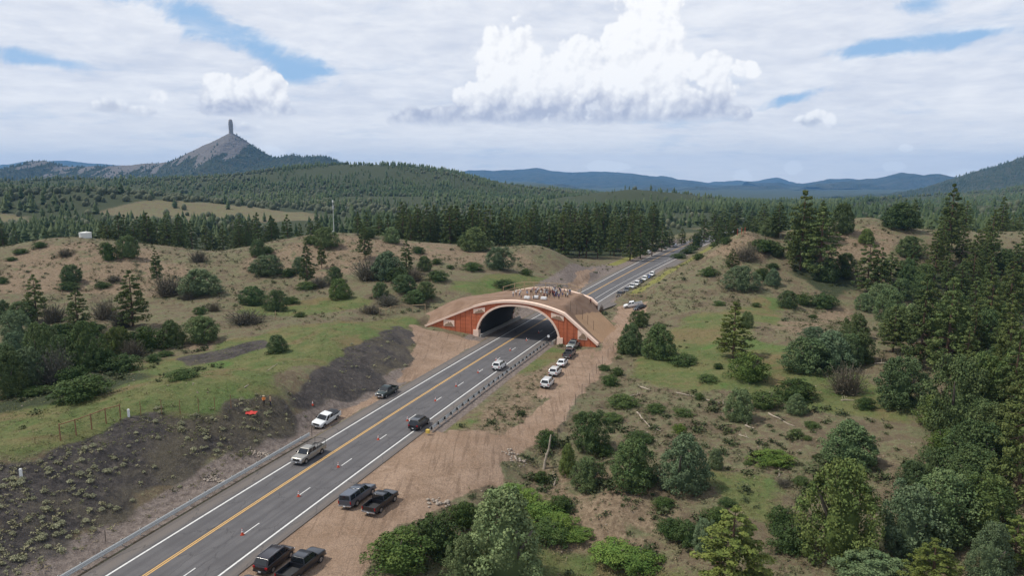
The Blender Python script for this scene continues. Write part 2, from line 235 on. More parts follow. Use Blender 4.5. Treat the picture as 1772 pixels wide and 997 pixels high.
CARS = [('suv','parked_suv','black and maroon SUV parked tail first beside the black pickup at the bottom','car',-25.53,69.03,1.253,'maroon',4.9,('rails',),None),
('pickup','pickup_truck','black pickup with empty bed parked between the maroon SUV and the green shrubs','truck',-22.22,67.76,1.171,'black',5.9,(),None),
('sedan','parked_car','dark car of which only the roof shows at the bottom edge','car',-27.3,63.6,1.2,'slate',4.7,(),None),
('pickup','pickup_truck','slate blue pickup with camper shell parked on the dirt pullout','truck',-19.65,83.53,1.167,'slate',5.6,('camper',),None),
('pickup','pickup_truck','black pickup with chrome bumper parked next to the camper shell pickup','truck',-16.37,81.4,1.159,'black',5.3,(),None),
('pickup','pickup_truck','silver tan pickup with black ladder rack driving towards the camera','truck',-30.07,97.55,4.377,'silver',6.1,('rack',),None),
('pickup','pickup_truck','white pickup with black tarp over its bed parked below the shale bank','truck',-31.54,112.65,-1.882,'white',6.2,('tarp',),None),
('pickup','pickup_truck','dark green pickup parked on the shoulder nearest the overpass','truck',-23.97,127.86,-1.944,'green',5.6,(),None),
('suv','driving_suv','black SUV driving away beside the start of the right guardrail','car',-15.46,110.69,1.231,'black',4.7,(),None),
('suv','driving_suv','white SUV driving away towards the tunnel mouth','car',-2.75,146.37,1.219,'white',4.6,(),None),
('suv','parked_suv','white SUV last in the line parked on the dirt track','car',7.08,134.25,1.256,'white',4.9,('rails',),'cars parked along the dirt track'),
('suv','parked_suv','white low crossover second from the back of the dirt track line','car',9.13,142.12,1.242,'white',4.5,(),'cars parked along the dirt track'),
('sedan','parked_car','white saloon in the middle of the dirt track line','car',11.17,149.22,1.245,'white',4.6,(),'cars parked along the dirt track'),
('pickup','pickup_truck','dark grey pickup parked behind the white saloon on the dirt track','truck',13.35,157.06,1.23,'grey',5.6,(),'cars parked along the dirt track'),
('pickup','pickup_truck','pale sage pickup with roof load parked against the overpass wing wall','truck',15.08,165.39,-2.027,'sage',5.5,('cargo',),'cars parked along the dirt track'),
('pickup','pickup_truck','white pickup parked side on beyond the overpass sand slope','truck',38.65,217.17,2.97,'white',6.0,(),None),
('sedan','parked_car','dark car parked close behind the white side on pickup','car',39.73,211.38,-2.518,'black',4.6,(),None),
('pickup','parked_pickup','black pickup first in the row parked on the far shoulder','truck',37.95,239.39,4.329,'black',None,(),'cars parked along the far shoulder'),
('suv','parked_suv','dark grey SUV second in the far shoulder row','car',42.0,249.36,4.326,'grey',None,(),'cars parked along the far shoulder'),
('pickup','parked_pickup','white pickup third in the far shoulder row','truck',45.29,257.38,4.323,'white',None,(),'cars parked along the far shoulder'),
('suv','parked_suv','white SUV fourth in the far shoulder row','car',48.21,264.45,4.321,'white',None,(),'cars parked along the far shoulder'),
('sedan','parked_car','black low car between white cars in the far shoulder row','car',50.96,271.05,4.319,'black',None,(),'cars parked along the far shoulder'),
('suv','parked_suv','white SUV just before the blue car on the far shoulder','car',53.72,277.65,4.317,'white',None,(),'cars parked along the far shoulder'),
('sedan','parked_car','blue car in the far shoulder row','car',56.5,284.25,4.315,'blue',None,(),'cars parked along the far shoulder'),
('suv','parked_suv','white SUV at the far end of the shoulder row','car',59.29,290.85,4.313,'white',None,(),'cars parked along the far shoulder'),
('suv','parked_suv','white SUV parked under the roadside pines at the far bend','car',74.22,375.61,4.284,'white',None,(),'cars far up the highway'),
('sedan','parked_car','small white car by the camping trailer','car',89.49,406.93,4.274,'white',None,(),'cars far up the highway'),
('suv','parked_suv','white car farthest up the highway shoulder','car',98.38,417.36,4.271,'white',None,(),'cars far up the highway'),
('sedan','parked_car','grey car between the two white ones at the far bend','car',93.36,412.08,4.272,'grey',None,(),'cars far up the highway')]
TRAILER = (80.5,410.4,4.273)
CROWD = [(-4.85,8.91),(-4.83,10.88),(-3.63,10.41),(-4.02,12.2),(1.52,7.71),(4.17,14.7),(-1.98,15.78),(3.1,13.6),(-2.08,17.04),(-1.33,14.43),(8.46,13.26),
(4.2,20.36),(8.8,13.84),(2.88,12.2),(2.79,14.38),(1.79,19.12),(2.67,19.39),(5.08,15.09),(-1.51,10.66),(5.8,13.11),(-1.2,12.53),(2.3,16.4),
(9.28,12.42),(3.94,11.45),(1.52,15.86),(3.35,19.68),(4.92,10.13),(-0.14,13.85),(7.09,18.98),(0.54,16.53),(7.84,9.63),(1.07,14.25),(7.92,12.27),
(4.08,17.27),(6.67,9.5),(5.61,11.51),(3.1,18.84),(2.97,20.23),(4.02,13.33),(1.29,13.69),(2.3,20.27),(8.03,14.72),(4.29,18.12),(4.7,19.13),(7.88,16.6),
(3.89,9.15),(6.14,11.84),(6.57,13.44),(7.66,17.27),(7.98,18.03),(3.03,16.31),(-1.18,17.64),(5.41,18.16),(5.97,13.74),(2.96,7.88),(4.9,15.88),
(-2.55,13.26),(-0.88,16.68),(6.76,17.06),(-1.05,16.04),(1.49,17.15),(-1.64,6.8),(5.81,15.94),(-1.23,18.64),(8.04,18.74),(5.41,12.65),(3.4,12.64),
(8.39,17.36)]
TABLES = [(-0.09,7.02),(1.68,8.75),(4.28,7.9)]
FENCES = {'wood_meadow': [(-58.73,86.0),(-58.27,88.5),(-57.57,90.8),(-56.83,92.95),(-55.61,94.4)],'wire_meadow': [(-53.77,96.35),(-51.42,97.65),(-49.4,99.05),
(-47.45,100.8),(-45.56,102.1),(-43.67,103.55)],'wood_hill': [(-37.09,190.75),(-35.05,189.3),(-34.72,194.75),(-33.54,195.65),(-32.26,196.95),
(-29.09,199.35),(-24.84,195.15)],'track': [(24.04,160.45),(22.13,155.45),(20.03,149.45),(17.84,142.0),(15.72,136.0),(13.42,128.2),(11.58,121.4),
(10.17,117.0),(8.8,112.1),(7.44,107.75)],'far_rail': [(34.91,229.2),(40.06,223.3),(43.16,220.85),(46.48,224.55)],'knoll': [(84.66,260.35),
(85.94,259.7),(87.04,259.15)],'deck_back': [(-13.5,22),(-10,22.1),(-7,22.2),(-4,22.2),(-0.5,22.2),(3,22.2),(6.5,22.2),
(10,22)],'deck_side': [(12.68,4.63),(13.84,6.31),(15.27,6.7),(16.63,6.85),(18.15,6.95)]}
LOGS = [((25.13,132.9),(26.96,129.45),0.2),((21.32,126.95),(24.53,128.35),0.16),((31.2,127.05),(35.36,123.0),0.13),((35.63,122.45),(38.5,120.0),0.14),
((44.23,114.65),(45.96,108.05),0.15),((22.1,117.8),(22.99,111.3),0.15),((22.99,111.3),(24.4,108.8),0.12),((38.64,109.75),(39.59,108.1),0.16),
((36.53,106.45),(37.59,104.65),0.12),((39.22,88.35),(39.9,84.7),0.14),((42.63,91.95),(44.78,91.35),0.08),((71.78,133.3),(74.9,132.0),0.15),
((58.33,118.35),(60.4,118.0),0.12),((-43.86,109.7),(-44.71,128.55),0.09),((6.06,95.2),(6.5,98.2),0.14),((38.39,94.0),(36.85,90.8),0.07)]
PT = {'tank': (-176.95,287.45),'tower': (-73.65,286.9),'flagger': (-39.99,107.5),'helper': (-39.65,107.85),'tarp': (-41.03,104.25),'post1': (-55.05,95.5),'post2': (-57.9,77.3),'stake': (-61.9,178.1),'cone': (-34.46,115.2),'snag': (4.87,100.5),'box': (-309.6,484.75),'rocks1a': (-38.9,97.3),'rocks1b': (-35.85,98.2),'rocks2a': (-41.62,88.5),'rocks2b': (-38.85,89.25),'rocks3': (-0.09,101.55),'rocks4': (-9.91,83.35),'sapling': (27.84,211.7),'lone': (13.75,18.88),'sign': (9.05,168.02)}
TREES = [('Jp',38.6,112.9,5.4,4.4),('J-',48.2,94.2,5.8,6.6),('Jp',48.6,113.8,3.1,3.5),('J-',65.8,113.3,8.1,7.6),('Sd',51.6,121.2,4.2,6.4),
('S-',44.7,118.1,3.5,5.1),('D-',61.2,122.5,5.4,5.7),('Sd',60.6,114.2,2.4,2.8),('J-',58.6,134.5,6.2,8.5),('Jb',63.8,134.6,7.1,7.4),
('J-',70.1,135.3,6.1,4.6),('J-',67.0,134.0,6.1,4.6),('Sy',46.3,131.0,5.7,6.7),('Py',47.8,145.7,11.8,7.2),('S-',38.5,131.8,1.7,3.4),
('S-',37.4,145.2,2.4,4.7),('Sd',42.4,138.3,1.6,1.7),('S-',34.5,122.9,1.5,1.6),('S-',44.8,104.5,1.5,2.2),('S-',48.6,107.4,1.3,2.0),
('S-',46.0,103.0,0.8,1.3),('Jb',23.3,88.6,6.8,6.0),('Jb',29.2,94.3,2.7,2.1),('G-',38.1,96.0,2.2,5.0),('S-',34.4,95.7,0.7,1.3),
('S-',44.7,95.9,1.3,1.3),('D-',37.0,89.0,1.0,2.2),('S-',39.5,89.3,1.4,2.2),('S-',41.0,88.2,1.3,1.7),('Sd',25.5,80.2,2.3,3.1),('S-',27.7,83.9,1.3,1.9),
('Sd',19.7,78.7,2.5,3.5),('S-',21.0,76.9,2.9,3.1),('Jb',22.2,74.3,3.9,2.4),('Py',22.6,65.7,8.9,7.8),('Sd',32.5,78.0,3.2,3.4),('S-',31.6,73.3,3.3,3.9),
('Jy',36.0,70.6,10.3,7.5),('Jb',43.8,71.2,7.0,5.7),('J-',47.8,71.9,7.6,6.6),('Jy',52.0,71.3,6.3,5.7),('Jp',36.8,65.5,2.9,5.7),
('Py',40.8,62.0,6.2,5.1),('Jb',47.3,63.4,5.6,3.7),('Py',50.4,64.4,4.8,3.6),('J-',52.4,85.9,3.2,3.0),('J-',55.0,86.3,4.0,3.0),
('Jy',65.2,103.2,4.9,4.4),('Sy',60.9,92.8,4.2,4.2),('J-',66.0,98.1,10.7,6.7),('Jy',70.1,100.0,10.6,6.0),('Jy',75.8,101.6,9.0,5.2),
('J-',64.5,88.5,7.7,6.5),('P-',58.5,75.5,13.6,6.1),('P-',77.7,137.7,8.4,5.9),('P-',79.1,122.7,16.2,7.9),('P-',77.5,127.8,15.7,7.6),
('P-',98.8,235.6,24.8,12.2),('P-',102.3,228.4,20.8,13.0),('P-',175.9,486.2,20.2,12.1),('P-',103.3,269.2,11.7,7.8),('Jp',100.8,271.1,6.5,7.6),
('J-',128.0,268.4,10.4,8.4),('Jy',131.6,257.3,4.8,5.8),('J-',142.1,246.5,6.9,8.2),('Jd',153.6,274.7,9.8,13.5),('P-',157.5,249.4,24.0,8.7),
('P-',112.4,216.7,15.7,8.2),('P-',115.1,214.6,14.6,7.2),('P-',124.9,226.6,8.6,7.6),('J-',103.6,226.0,6.3,6.6),('J-',111.7,230.3,7.4,6.7),
('Jp',104.5,202.0,4.5,5.1),('Jp',111.6,206.6,6.6,6.9),('J-',102.5,185.2,8.3,7.0),('J-',120.1,211.4,6.4,6.7),('Jp',93.7,154.9,7.4,7.8),
('J-',83.8,147.8,7.2,6.2),('J-',100.0,154.3,6.9,5.2),('J-',76.1,149.5,5.4,5.1),('Jb',66.3,148.8,3.7,5.5),('J-',81.1,200.5,4.8,5.1),
('S-',87.5,204.9,4.1,5.2),('S-',93.2,203.5,4.8,6.8),('S-',83.7,189.0,1.5,2.2),('Jb',73.2,217.6,7.2,9.4),('S-',82.4,226.4,4.9,4.7),
('Jb',83.9,220.5,4.8,4.4),('S-',66.8,232.9,3.3,5.1),('S-',70.2,259.4,2.5,3.9),('S-',80.1,259.0,3.1,3.2),('P-',75.4,235.9,7.4,5.1),
('D-',83.2,244.2,5.8,7.7),('Sd',90.9,248.8,5.5,8.7),('J-',94.5,245.7,4.0,4.1),('S-',60.9,200.3,1.7,3.0),('P-',63.4,191.7,3.6,1.9),
('J-',58.5,169.2,3.9,2.9),('S-',70.9,198.2,1.6,2.3),('S-',89.7,236.8,2.4,4.0),('Jd',33.1,152.5,7.4,7.0),('Jd',34.5,184.4,3.8,4.7),
('J-',28.0,158.0,6.2,5.4),('Jd',26.4,158.7,3.9,3.4),('Sd',37.5,148.4,2.3,5.0),('Sd',19.9,135.4,2.6,3.0),('S-',22.1,141.1,2.0,2.4),
('S-',20.0,145.4,1.6,2.2),('Jd',12.5,104.1,5.9,4.9),('Sd',14.4,102.4,1.7,2.7),('Jd',16.9,90.5,6.2,6.0),('Jy',8.3,98.8,4.1,2.8),
('J-',10.8,92.7,3.9,4.7),('S-',11.7,115.0,1.8,2.2),('S-',17.4,114.9,1.5,3.2),('S-',20.6,122.2,2.3,5.0),('S-',25.4,117.7,1.8,3.0),
('Sd',20.4,105.2,2.0,3.8),('G-',27.2,107.7,1.8,1.9),('S-',29.9,115.8,1.4,3.2),('Sd',4.2,96.4,2.0,2.4),('Sd',6.5,87.6,2.2,2.9),
('Sd',5.7,106.5,3.1,3.3),('Sd',19.7,84.8,1.4,2.4),('Sy',-12.3,69.7,4.4,6.0),('S-',-8.9,74.1,5.2,4.9),('Sd',-6.0,80.4,3.8,3.2),
('S-',-6.8,74.6,2.8,3.0),('Jp',-0.9,70.2,10.6,9.2),('Jp',-5.0,68.0,5.6,3.8),('G-',1.5,89.2,1.9,4.3),('G-',3.8,86.4,2.1,4.2),('G-',5.9,83.4,2.2,4.4),
('Sd',4.7,81.5,2.4,4.3),('G-',8.0,81.5,1.6,3.6),('G-',-0.1,90.7,1.4,3.2),('G-',12.2,77.8,2.2,4.8),('G-',15.3,75.7,2.1,4.7),('Sd',-67.3,104.7,4.2,8.0),
('Sd',-78.8,111.0,1.8,3.6),('J-',-90.0,128.5,8.0,5.2),('Jd',-80.4,127.0,8.9,5.9),('J-',-83.7,111.6,7.0,4.8),('Jb',-83.2,116.0,6.7,4.9),
('D-',-79.6,117.0,7.0,5.0),('J-',-84.1,126.9,6.3,4.3),('J-',-96.7,128.3,5.2,4.9),('Jb',-103.6,141.1,5.2,4.8),('Sd',-75.0,114.9,4.7,4.4),
('S-',-73.3,126.4,3.7,5.9),('Jy',-82.2,140.9,5.1,4.8),('Sd',-78.8,144.7,5.4,7.3),('J-',-74.8,148.4,5.0,4.8),('J-',-70.1,152.7,5.7,7.5),
('S-',-71.6,134.3,1.6,2.5),('S-',-71.4,138.8,1.3,2.8),('S-',-54.9,111.8,2.0,4.4),('Sd',-78.4,129.1,4.1,4.4),('D-',-77.6,138.0,4.2,4.7),
('P-',-94.0,168.5,13.4,7.7),('P-',-106.4,166.5,10.1,6.2),('P-',-127.5,182.6,11.6,5.6),('P-',-118.4,228.8,11.3,4.6),('J-',-146.1,227.2,5.4,6.8),
('J-',-144.0,258.8,8.0,7.3),('Sd',-148.8,254.3,7.5,5.5),('D-',-107.9,215.2,6.2,9.0),('Jb',-97.4,213.3,7.4,11.5),('S-',-134.0,224.2,2.4,4.5),
('D-',-133.6,230.5,2.5,5.0),('D-',-166.8,258.2,2.9,6.4),('S-',-182.8,267.9,2.3,4.5),('S-',-184.9,259.7,2.1,4.8),('S-',-182.8,251.7,1.6,3.4),
('D-',-116.2,255.5,4.5,5.5),('S-',-142.6,220.4,2.8,6.3),('S-',-167.1,225.2,2.9,3.0),('S-',-297.9,485.4,8.5,13.6),('D-',-83.8,191.4,3.0,3.9),
('S-',-84.2,183.9,2.6,3.4),('D-',-108.0,180.7,5.8,6.7),('J-',-129.7,180.2,5.8,6.1),('Jb',-117.4,160.7,5.8,5.7),('D-',-119.8,178.0,5.2,5.4),
('S-',-99.5,160.5,3.8,5.4),('S-',-105.5,159.3,4.3,4.8),('D-',-96.6,167.8,4.8,5.1),('J-',-136.2,181.8,5.3,4.6),('D-',-99.1,208.8,3.3,4.6),
('J-',-104.2,151.2,4.3,5.1),('D-',-90.3,151.7,3.5,5.6),('J-',-72.7,271.7,7.6,8.5),('S-',-79.9,274.8,4.0,5.0),('J-',-96.4,262.6,6.4,5.5),
('S-',-94.0,265.5,3.2,4.0),('P-',-67.6,226.5,13.1,5.3),('Jb',-74.6,241.0,5.5,4.8),('S-',-77.5,238.5,3.4,4.8),('Jb',-85.6,241.5,6.6,9.6),
('Sd',-91.9,244.9,3.1,4.1),('P-',-55.1,258.6,11.3,6.0),('P-',-68.0,246.0,8.3,3.7),('P-',-36.4,237.5,10.4,6.0),('D-',-47.7,232.2,7.6,11.2),
('Jb',-41.5,230.0,8.1,10.5),('S-',-24.7,228.7,3.5,6.9),('J-',-31.0,243.0,4.7,4.9),('S-',-36.8,271.0,3.2,5.0),('Jp',-49.6,285.4,6.0,6.6),
('J-',-59.8,288.1,4.1,5.7),('S-',-28.1,255.2,2.2,3.8),('Jy',-52.8,210.2,5.5,6.0),('J-',-40.6,210.6,4.6,4.8),('J-',-33.8,215.3,5.4,6.7),
('Jd',-29.6,208.9,3.9,6.0),('J-',-26.8,212.4,4.7,5.3),('D-',-39.7,191.5,3.2,6.1),('D-',-37.2,204.8,3.4,6.9),('J-',-59.6,231.0,5.0,5.0),
('D-',-63.4,225.0,3.5,5.6),('S-',-66.6,222.4,2.7,5.6),('Jd',-77.2,203.5,4.8,7.2),('J-',-67.6,195.2,5.6,5.7),('S-',-66.7,205.7,2.7,4.5),
('D-',-66.5,170.7,3.9,8.6),('S-',-55.5,178.3,1.8,2.7),('J-',-48.5,139.9,3.3,3.8),('J-',-21.2,294.6,4.8,3.9),('J-',-15.3,286.2,9.5,11.8),
('S-',1.4,415.2,5.9,10.3),('Jb',-4.9,254.2,7.5,8.9),('S-',-14.2,248.6,3.5,6.2),('S-',-22.5,250.6,1.8,2.5),('S-',5.1,252.4,2.8,3.4),
('S-',-2.6,233.5,3.2,7.0),('S-',-37.2,225.5,5.3,6.8),('D-',-32.7,228.3,4.7,6.5),('P-',84.5,389.6,17.0,7.8),('P-',74.3,366.5,15.4,8.0),
('P-',66.0,354.9,16.7,8.3),('P-',59.1,345.3,17.4,8.7),('P-',94.3,414.9,10.4,7.6),('P-',137.4,472.0,18.1,10.2),('P-',123.7,446.3,14.9,8.9),
('P-',152.8,500.8,18.4,10.8),('S-',111.3,417.4,8.8,6.9),('S-',96.4,378.6,3.7,8.2),('S-',86.3,356.4,3.3,7.1),('S-',103.8,397.6,3.7,7.9),
('P-',184.1,570.0,19.0,12.3),('P-',105.7,430.4,9.4,6.5),('P-',182.8,530.1,15.0,9.7)]
PINE_BELT = [(-149.2,380.0,17.8,8.7),(-139.8,393.8,13.2,5.6),(-108.2,373.3,18.4,6.9),(-153.8,348.0,16.3,7.2),(-203.8,346.5,14.7,7.2),(-119.2,343.7,17.8,6.7),
(-135.0,342.2,13.0,6.3),(-182.0,346.4,18.9,9.1),(-198.3,396.9,16.2,7.4),(-208.2,395.3,17.1,8.5),(-107.3,350.9,15.2,5.8),(-185.4,339.8,14.8,6.6),
(-222.0,375.4,15.0,6.1),(-119.4,361.9,14.9,6.4),(-124.4,339.5,18.9,6.8),(-136.5,387.8,13.1,6.2),(-175.0,368.4,13.1,4.8),(-201.8,381.1,18.6,9.1),
(-170.7,354.1,16.1,7.6),(-212.3,380.5,17.8,8.5),(-229.8,395.7,13.5,5.5),(-156.0,393.5,15.0,7.4),(-146.9,351.7,14.9,5.7),(-194.7,343.2,17.1,8.6),
(-100.8,365.4,15.4,6.1),(-155.3,386.4,15.7,6.6),(-226.0,393.3,13.2,5.7),(-110.8,342.4,17.4,8.6),(-200.4,359.0,13.9,6.6),(-179.3,360.2,19.0,9.1),
(-100.6,360.2,15.9,7.4),(-158.8,343.1,15.3,7.6),(-152.7,353.2,13.5,5.4),(-182.7,383.3,17.6,8.1),(-144.7,381.4,15.2,7.0),(-130.0,376.3,14.8,7.3),
(-141.6,368.6,13.1,5.7),(-192.0,375.0,15.8,7.5),(-147.8,384.2,15.1,6.8),(-186.1,387.6,18.2,8.3),(-110.8,396.5,16.1,7.0),(-208.8,387.2,18.6,7.9),
(-140.3,378.4,17.4,6.7),(-126.1,368.6,17.0,7.1),(-200.6,343.7,15.6,7.1),(-196.3,376.0,16.8,6.1),(-251.0,337.2,10.3,3.9),(-251.4,330.7,12.8,5.3),
(-261.4,355.2,11.4,5.6),(-266.6,345.5,11.7,4.9),(-282.5,369.3,12.2,4.5),(-244.6,332.3,13.3,5.4),(-278.4,377.3,14.9,6.2),(-270.5,377.9,13.7,5.6),
(-57.7,350.0,14.6,6.4),(-67.6,355.5,17.8,8.6),(-79.3,373.5,15.4,6.2),(-58.3,369.9,19.8,9.6),(-69.5,362.1,19.9,8.5),(-76.3,365.9,19.9,8.5),
(-83.0,376.7,14.7,6.6),(-70.8,404.7,14.1,6.1),(-91.8,414.2,18.7,7.4),(-79.1,356.2,19.9,8.0),(-71.9,376.6,17.9,7.9),(-63.3,354.4,18.6,7.5),
(-24.6,363.2,19.8,8.6),(-29.2,364.9,22.5,9.9),(-56.1,357.5,20.7,10.1),(-1.6,379.1,18.1,8.5),(-33.1,381.6,22.2,10.0),(-31.7,411.5,20.3,8.4),
(-3.8,354.0,19.8,9.4),(-61.3,404.4,22.2,9.3),(-44.7,399.4,23.5,8.9),(-29.4,379.4,21.0,8.5),(-51.9,382.4,22.9,8.5),(-49.2,402.9,22.8,10.3),
(-62.6,394.2,23.9,11.9),(-13.1,346.5,23.1,9.0),(-19.8,415.4,22.3,8.4),(-45.7,412.1,18.9,8.4),(-31.4,352.0,21.7,8.0),(-52.7,366.3,18.4,6.8),
(-23.9,395.9,23.3,8.8),(-20.9,374.6,23.6,9.7),(-24.6,385.4,19.6,8.6),(-24.8,350.5,19.4,8.0),(-11.1,353.0,22.3,10.1),(-57.7,389.4,18.5,7.0),
(-20.3,356.6,23.3,9.9),(2.8,390.5,19.3,7.3),(-18.7,364.5,19.4,7.9),(-5.6,387.7,22.8,9.6),(-21.8,381.4,22.4,9.3),(-50.5,345.9,19.2,7.0),
(-1.5,374.0,22.6,8.1),(-19.4,369.9,20.8,7.8),(-47.7,351.9,20.2,8.4),(-42.3,359.2,19.0,7.6),(-45.3,374.0,18.2,8.9),(-40.3,414.0,22.1,10.1),
(-43.4,389.9,22.4,8.6),(-44.0,345.6,19.4,7.2),(-38.2,417.4,20.2,8.1),(-28.6,359.5,22.4,10.3),(-47.8,356.8,22.0,10.8),(3.9,345.1,18.4,8.6),
(-31.1,346.3,21.3,10.6),(-43.3,368.3,19.8,7.3),(9.4,436.8,19.1,8.2),(30.4,390.7,18.5,7.5),(12.7,391.7,23.5,10.4),(53.8,363.9,18.1,7.9),
(35.8,394.5,20.3,9.1),(54.9,430.2,19.8,8.4),(12.5,371.3,18.5,8.7),(52.8,371.4,18.8,7.0),(19.0,355.5,20.6,9.1),(43.8,353.7,19.2,7.7),
(26.2,356.3,20.5,8.3),(51.8,393.0,23.4,10.6),(35.3,419.6,21.9,10.8),(52.2,407.5,19.6,9.3),(9.4,360.7,19.6,8.9),(7.1,353.8,18.8,7.7),
(64.4,434.2,21.7,8.5),(30.8,375.5,20.0,7.2),(44.6,420.7,22.4,8.3),(35.2,360.9,22.3,9.4),(67.0,417.3,18.7,7.6),(60.3,384.2,20.6,8.7),
(58.1,432.8,21.2,10.5),(38.4,356.6,22.9,9.6),(8.3,395.1,20.9,10.1),(27.8,364.0,19.7,7.6),(38.5,375.1,22.5,8.9),(70.6,422.2,23.1,10.3),
(55.7,386.8,18.2,7.0),(12.7,409.2,23.4,9.1),(51.4,424.7,21.7,10.3),(26.0,352.2,21.1,9.3),(16.7,377.8,19.9,7.2),(24.1,377.3,20.9,9.6),
(33.9,438.0,22.9,11.2),(49.6,404.3,21.2,10.0),(78.2,415.5,20.1,8.7),(69.4,398.3,19.5,9.1),(89.0,435.7,20.4,9.1),(73.9,409.7,21.4,8.4),
(89.4,441.0,21.5,9.6),(72.7,392.6,19.7,9.6),(74.7,418.6,20.6,8.1),(71.6,413.4,21.0,10.1),(125.0,358.9,15.1,6.6),(126.5,349.0,14.4,6.4),
(125.0,340.2,13.2,4.9),(126.3,376.7,13.9,5.4),(128.8,381.0,16.5,7.6),(108.0,365.1,17.2,8.5),(127.3,402.9,16.2,7.9),(119.3,386.3,17.2,7.3),
(101.8,340.6,13.8,5.1),(114.5,377.9,13.5,6.3),(139.3,399.1,17.0,7.8),(151.1,415.0,16.1,8.0),(100.1,334.7,13.3,5.2),(116.2,362.7,16.4,7.6),
(191.1,331.5,15.3,6.3),(201.4,345.8,14.2,6.5),(244.5,376.6,17.7,6.5),(247.6,355.8,13.8,5.2),(212.1,328.2,16.4,8.0),(203.9,324.0,15.0,6.9),
(241.3,344.1,13.8,5.6),(241.8,339.9,12.3,5.2),(212.1,351.3,12.4,5.0),(194.9,336.8,17.9,7.8),(235.6,374.0,12.6,5.1),(218.6,310.1,16.6,6.8),
(181.6,321.6,14.7,6.1),(203.4,311.5,13.3,6.6),(215.2,336.4,12.5,5.0),(257.8,353.0,15.0,5.5),(227.5,360.5,14.6,6.5),(252.1,349.6,15.8,5.8),
(203.6,359.8,14.5,7.0),(263.5,372.4,14.3,7.1),(257.5,370.3,12.9,6.0),(240.2,377.5,18.0,7.0)]
WOOD = [('P*',157.2,241.2,12.2,4.9),('P*',153.6,221.1,10.5,5.0),('P*',137.6,236.6,11.2,4.5),('Jw',153.9,210.1,6.4,5.7),('P*',171.9,250.6,10.5,4.4),
('P*',164.3,236.3,10.9,5.0),('P*',165.0,217.8,11.7,4.8),('P*',167.3,225.0,15.8,6.8),('Jw',166.0,231.3,7.1,6.1),('P*',138.6,218.4,10.2,4.6),
('P*',160.7,252.8,12.6,5.2),('Jw',128.6,214.0,6.6,6.2),('P*',175.8,232.4,13.5,6.5),('P*',140.2,227.8,15.5,6.8),('P*',148.1,217.7,12.7,5.2),
('Jw',132.9,230.6,6.4,5.2),('P*',150.3,241.4,14.4,6.2),('P*',163.1,223.4,11.0,5.4),('Jw',148.1,223.9,6.5,6.3),('Jw',133.2,222.6,6.3,5.8),
('P*',154.3,229.3,15.7,7.6),('P*',147.9,236.5,11.6,5.0),('Jw',128.2,222.0,7.0,6.3),('P*',159.7,232.1,12.1,5.0),('P*',168.6,243.2,15.5,6.5),
('P*',142.4,212.1,15.5,6.5),('Jw',89.7,136.6,7.9,6.6),('Jw',125.6,194.1,7.4,7.1),('P*',131.0,199.9,12.6,6.3),('Jw',95.1,136.2,6.9,6.9),
('Jw',84.2,116.2,5.5,5.3),('P*',133.1,190.6,14.3,6.2),('P*',113.9,167.9,11.9,5.2),('P*',76.4,113.1,10.4,4.5),('P*',137.1,198.3,10.4,4.7),
('Jw',100.1,129.6,5.3,4.8),('P*',84.8,109.0,12.3,5.2),('P*',84.6,129.3,10.5,5.4),('P*',100.0,142.3,11.8,5.4),('Jw',150.7,202.7,7.9,6.6),
('P*',145.0,199.8,10.3,5.3),('Jw',120.1,173.2,6.9,6.1),('P*',84.6,123.9,10.8,4.6),('P*',88.3,120.4,12.7,5.4),('P*',127.1,174.2,15.1,6.4),
('Jw',141.8,195.9,7.7,7.1),('Jw',95.7,130.9,5.4,5.1),('P*',144.5,191.5,11.8,5.2),('P*',86.1,139.7,11.9,6.0),('Jw',105.1,145.5,7.0,6.1),
('Jw',70.4,89.8,7.1,6.8),('Jw',56.5,80.3,5.6,5.6),('P*',76.9,96.8,13.9,6.2),('P*',64.3,83.2,14.7,7.2),('P*',63.2,77.8,12.9,5.9),
('Jw',59.4,84.5,6.9,6.6),('P*',79.6,108.1,13.1,5.6),('Jw',82.4,104.0,7.9,6.6),('P*',71.6,95.2,14.3,6.4),('Jw',65.9,93.0,6.5,5.3),
('P*',115.2,258.5,14.4,6.5),('P*',105.8,246.1,11.9,5.7),('P*',106.5,254.1,14.6,7.4),('P*',117.5,263.2,13.1,6.0),('P*',110.7,260.6,13.5,5.5),
('Jw',101.5,244.2,7.6,6.2)]

# ------------------------------------------------------------------ terrain function (world metres)
def hash2(ix, iy, seed):
    h = (ix.astype(np.int64) * 374761393 + iy.astype(np.int64) * 668265263 + seed * 2246822519) & 0xFFFFFFFF
    h = ((h ^ (h >> 13)) * 1274126177) & 0xFFFFFFFF
    return ((h ^ (h >> 16)) & 0xFFFF) / 65535.0
def vnoise(x, y, scale, seed=0):
    x = np.asarray(x, float) / scale; y = np.asarray(y, float) / scale
    ix = np.floor(x); iy = np.floor(y); fx = x - ix; fy = y - iy
    fx = fx * fx * (3 - 2 * fx); fy = fy * fy * (3 - 2 * fy)
    a = hash2(ix, iy, seed); b = hash2(ix + 1, iy, seed); c_ = hash2(ix, iy + 1, seed); d = hash2(ix + 1, iy + 1, seed)
    return (a * (1 - fx) + b * fx) * (1 - fy) + (c_ * (1 - fx) + d * fx) * fy - 0.5
def fbm(x, y, scale, oct=4, seed=0):
    r = 0; a = 1.0
    for i in range(oct):
        r = r + a * vnoise(x, y, scale / 2 ** i, seed + i * 17); a *= 0.5
    return r
def sstep(v, a, b):
    t = np.clip((v - a) / (b - a), 0, 1); return t * t * (3 - 2 * t)
def road_x(y): return -57.9 + 0.31 * y + 0.000195 * y * y
def road_m(y): return 0.31 + 0.00039 * y
def road_d(x, y):
    return (x - road_x(y)) / np.sqrt(1 + road_m(y) ** 2)
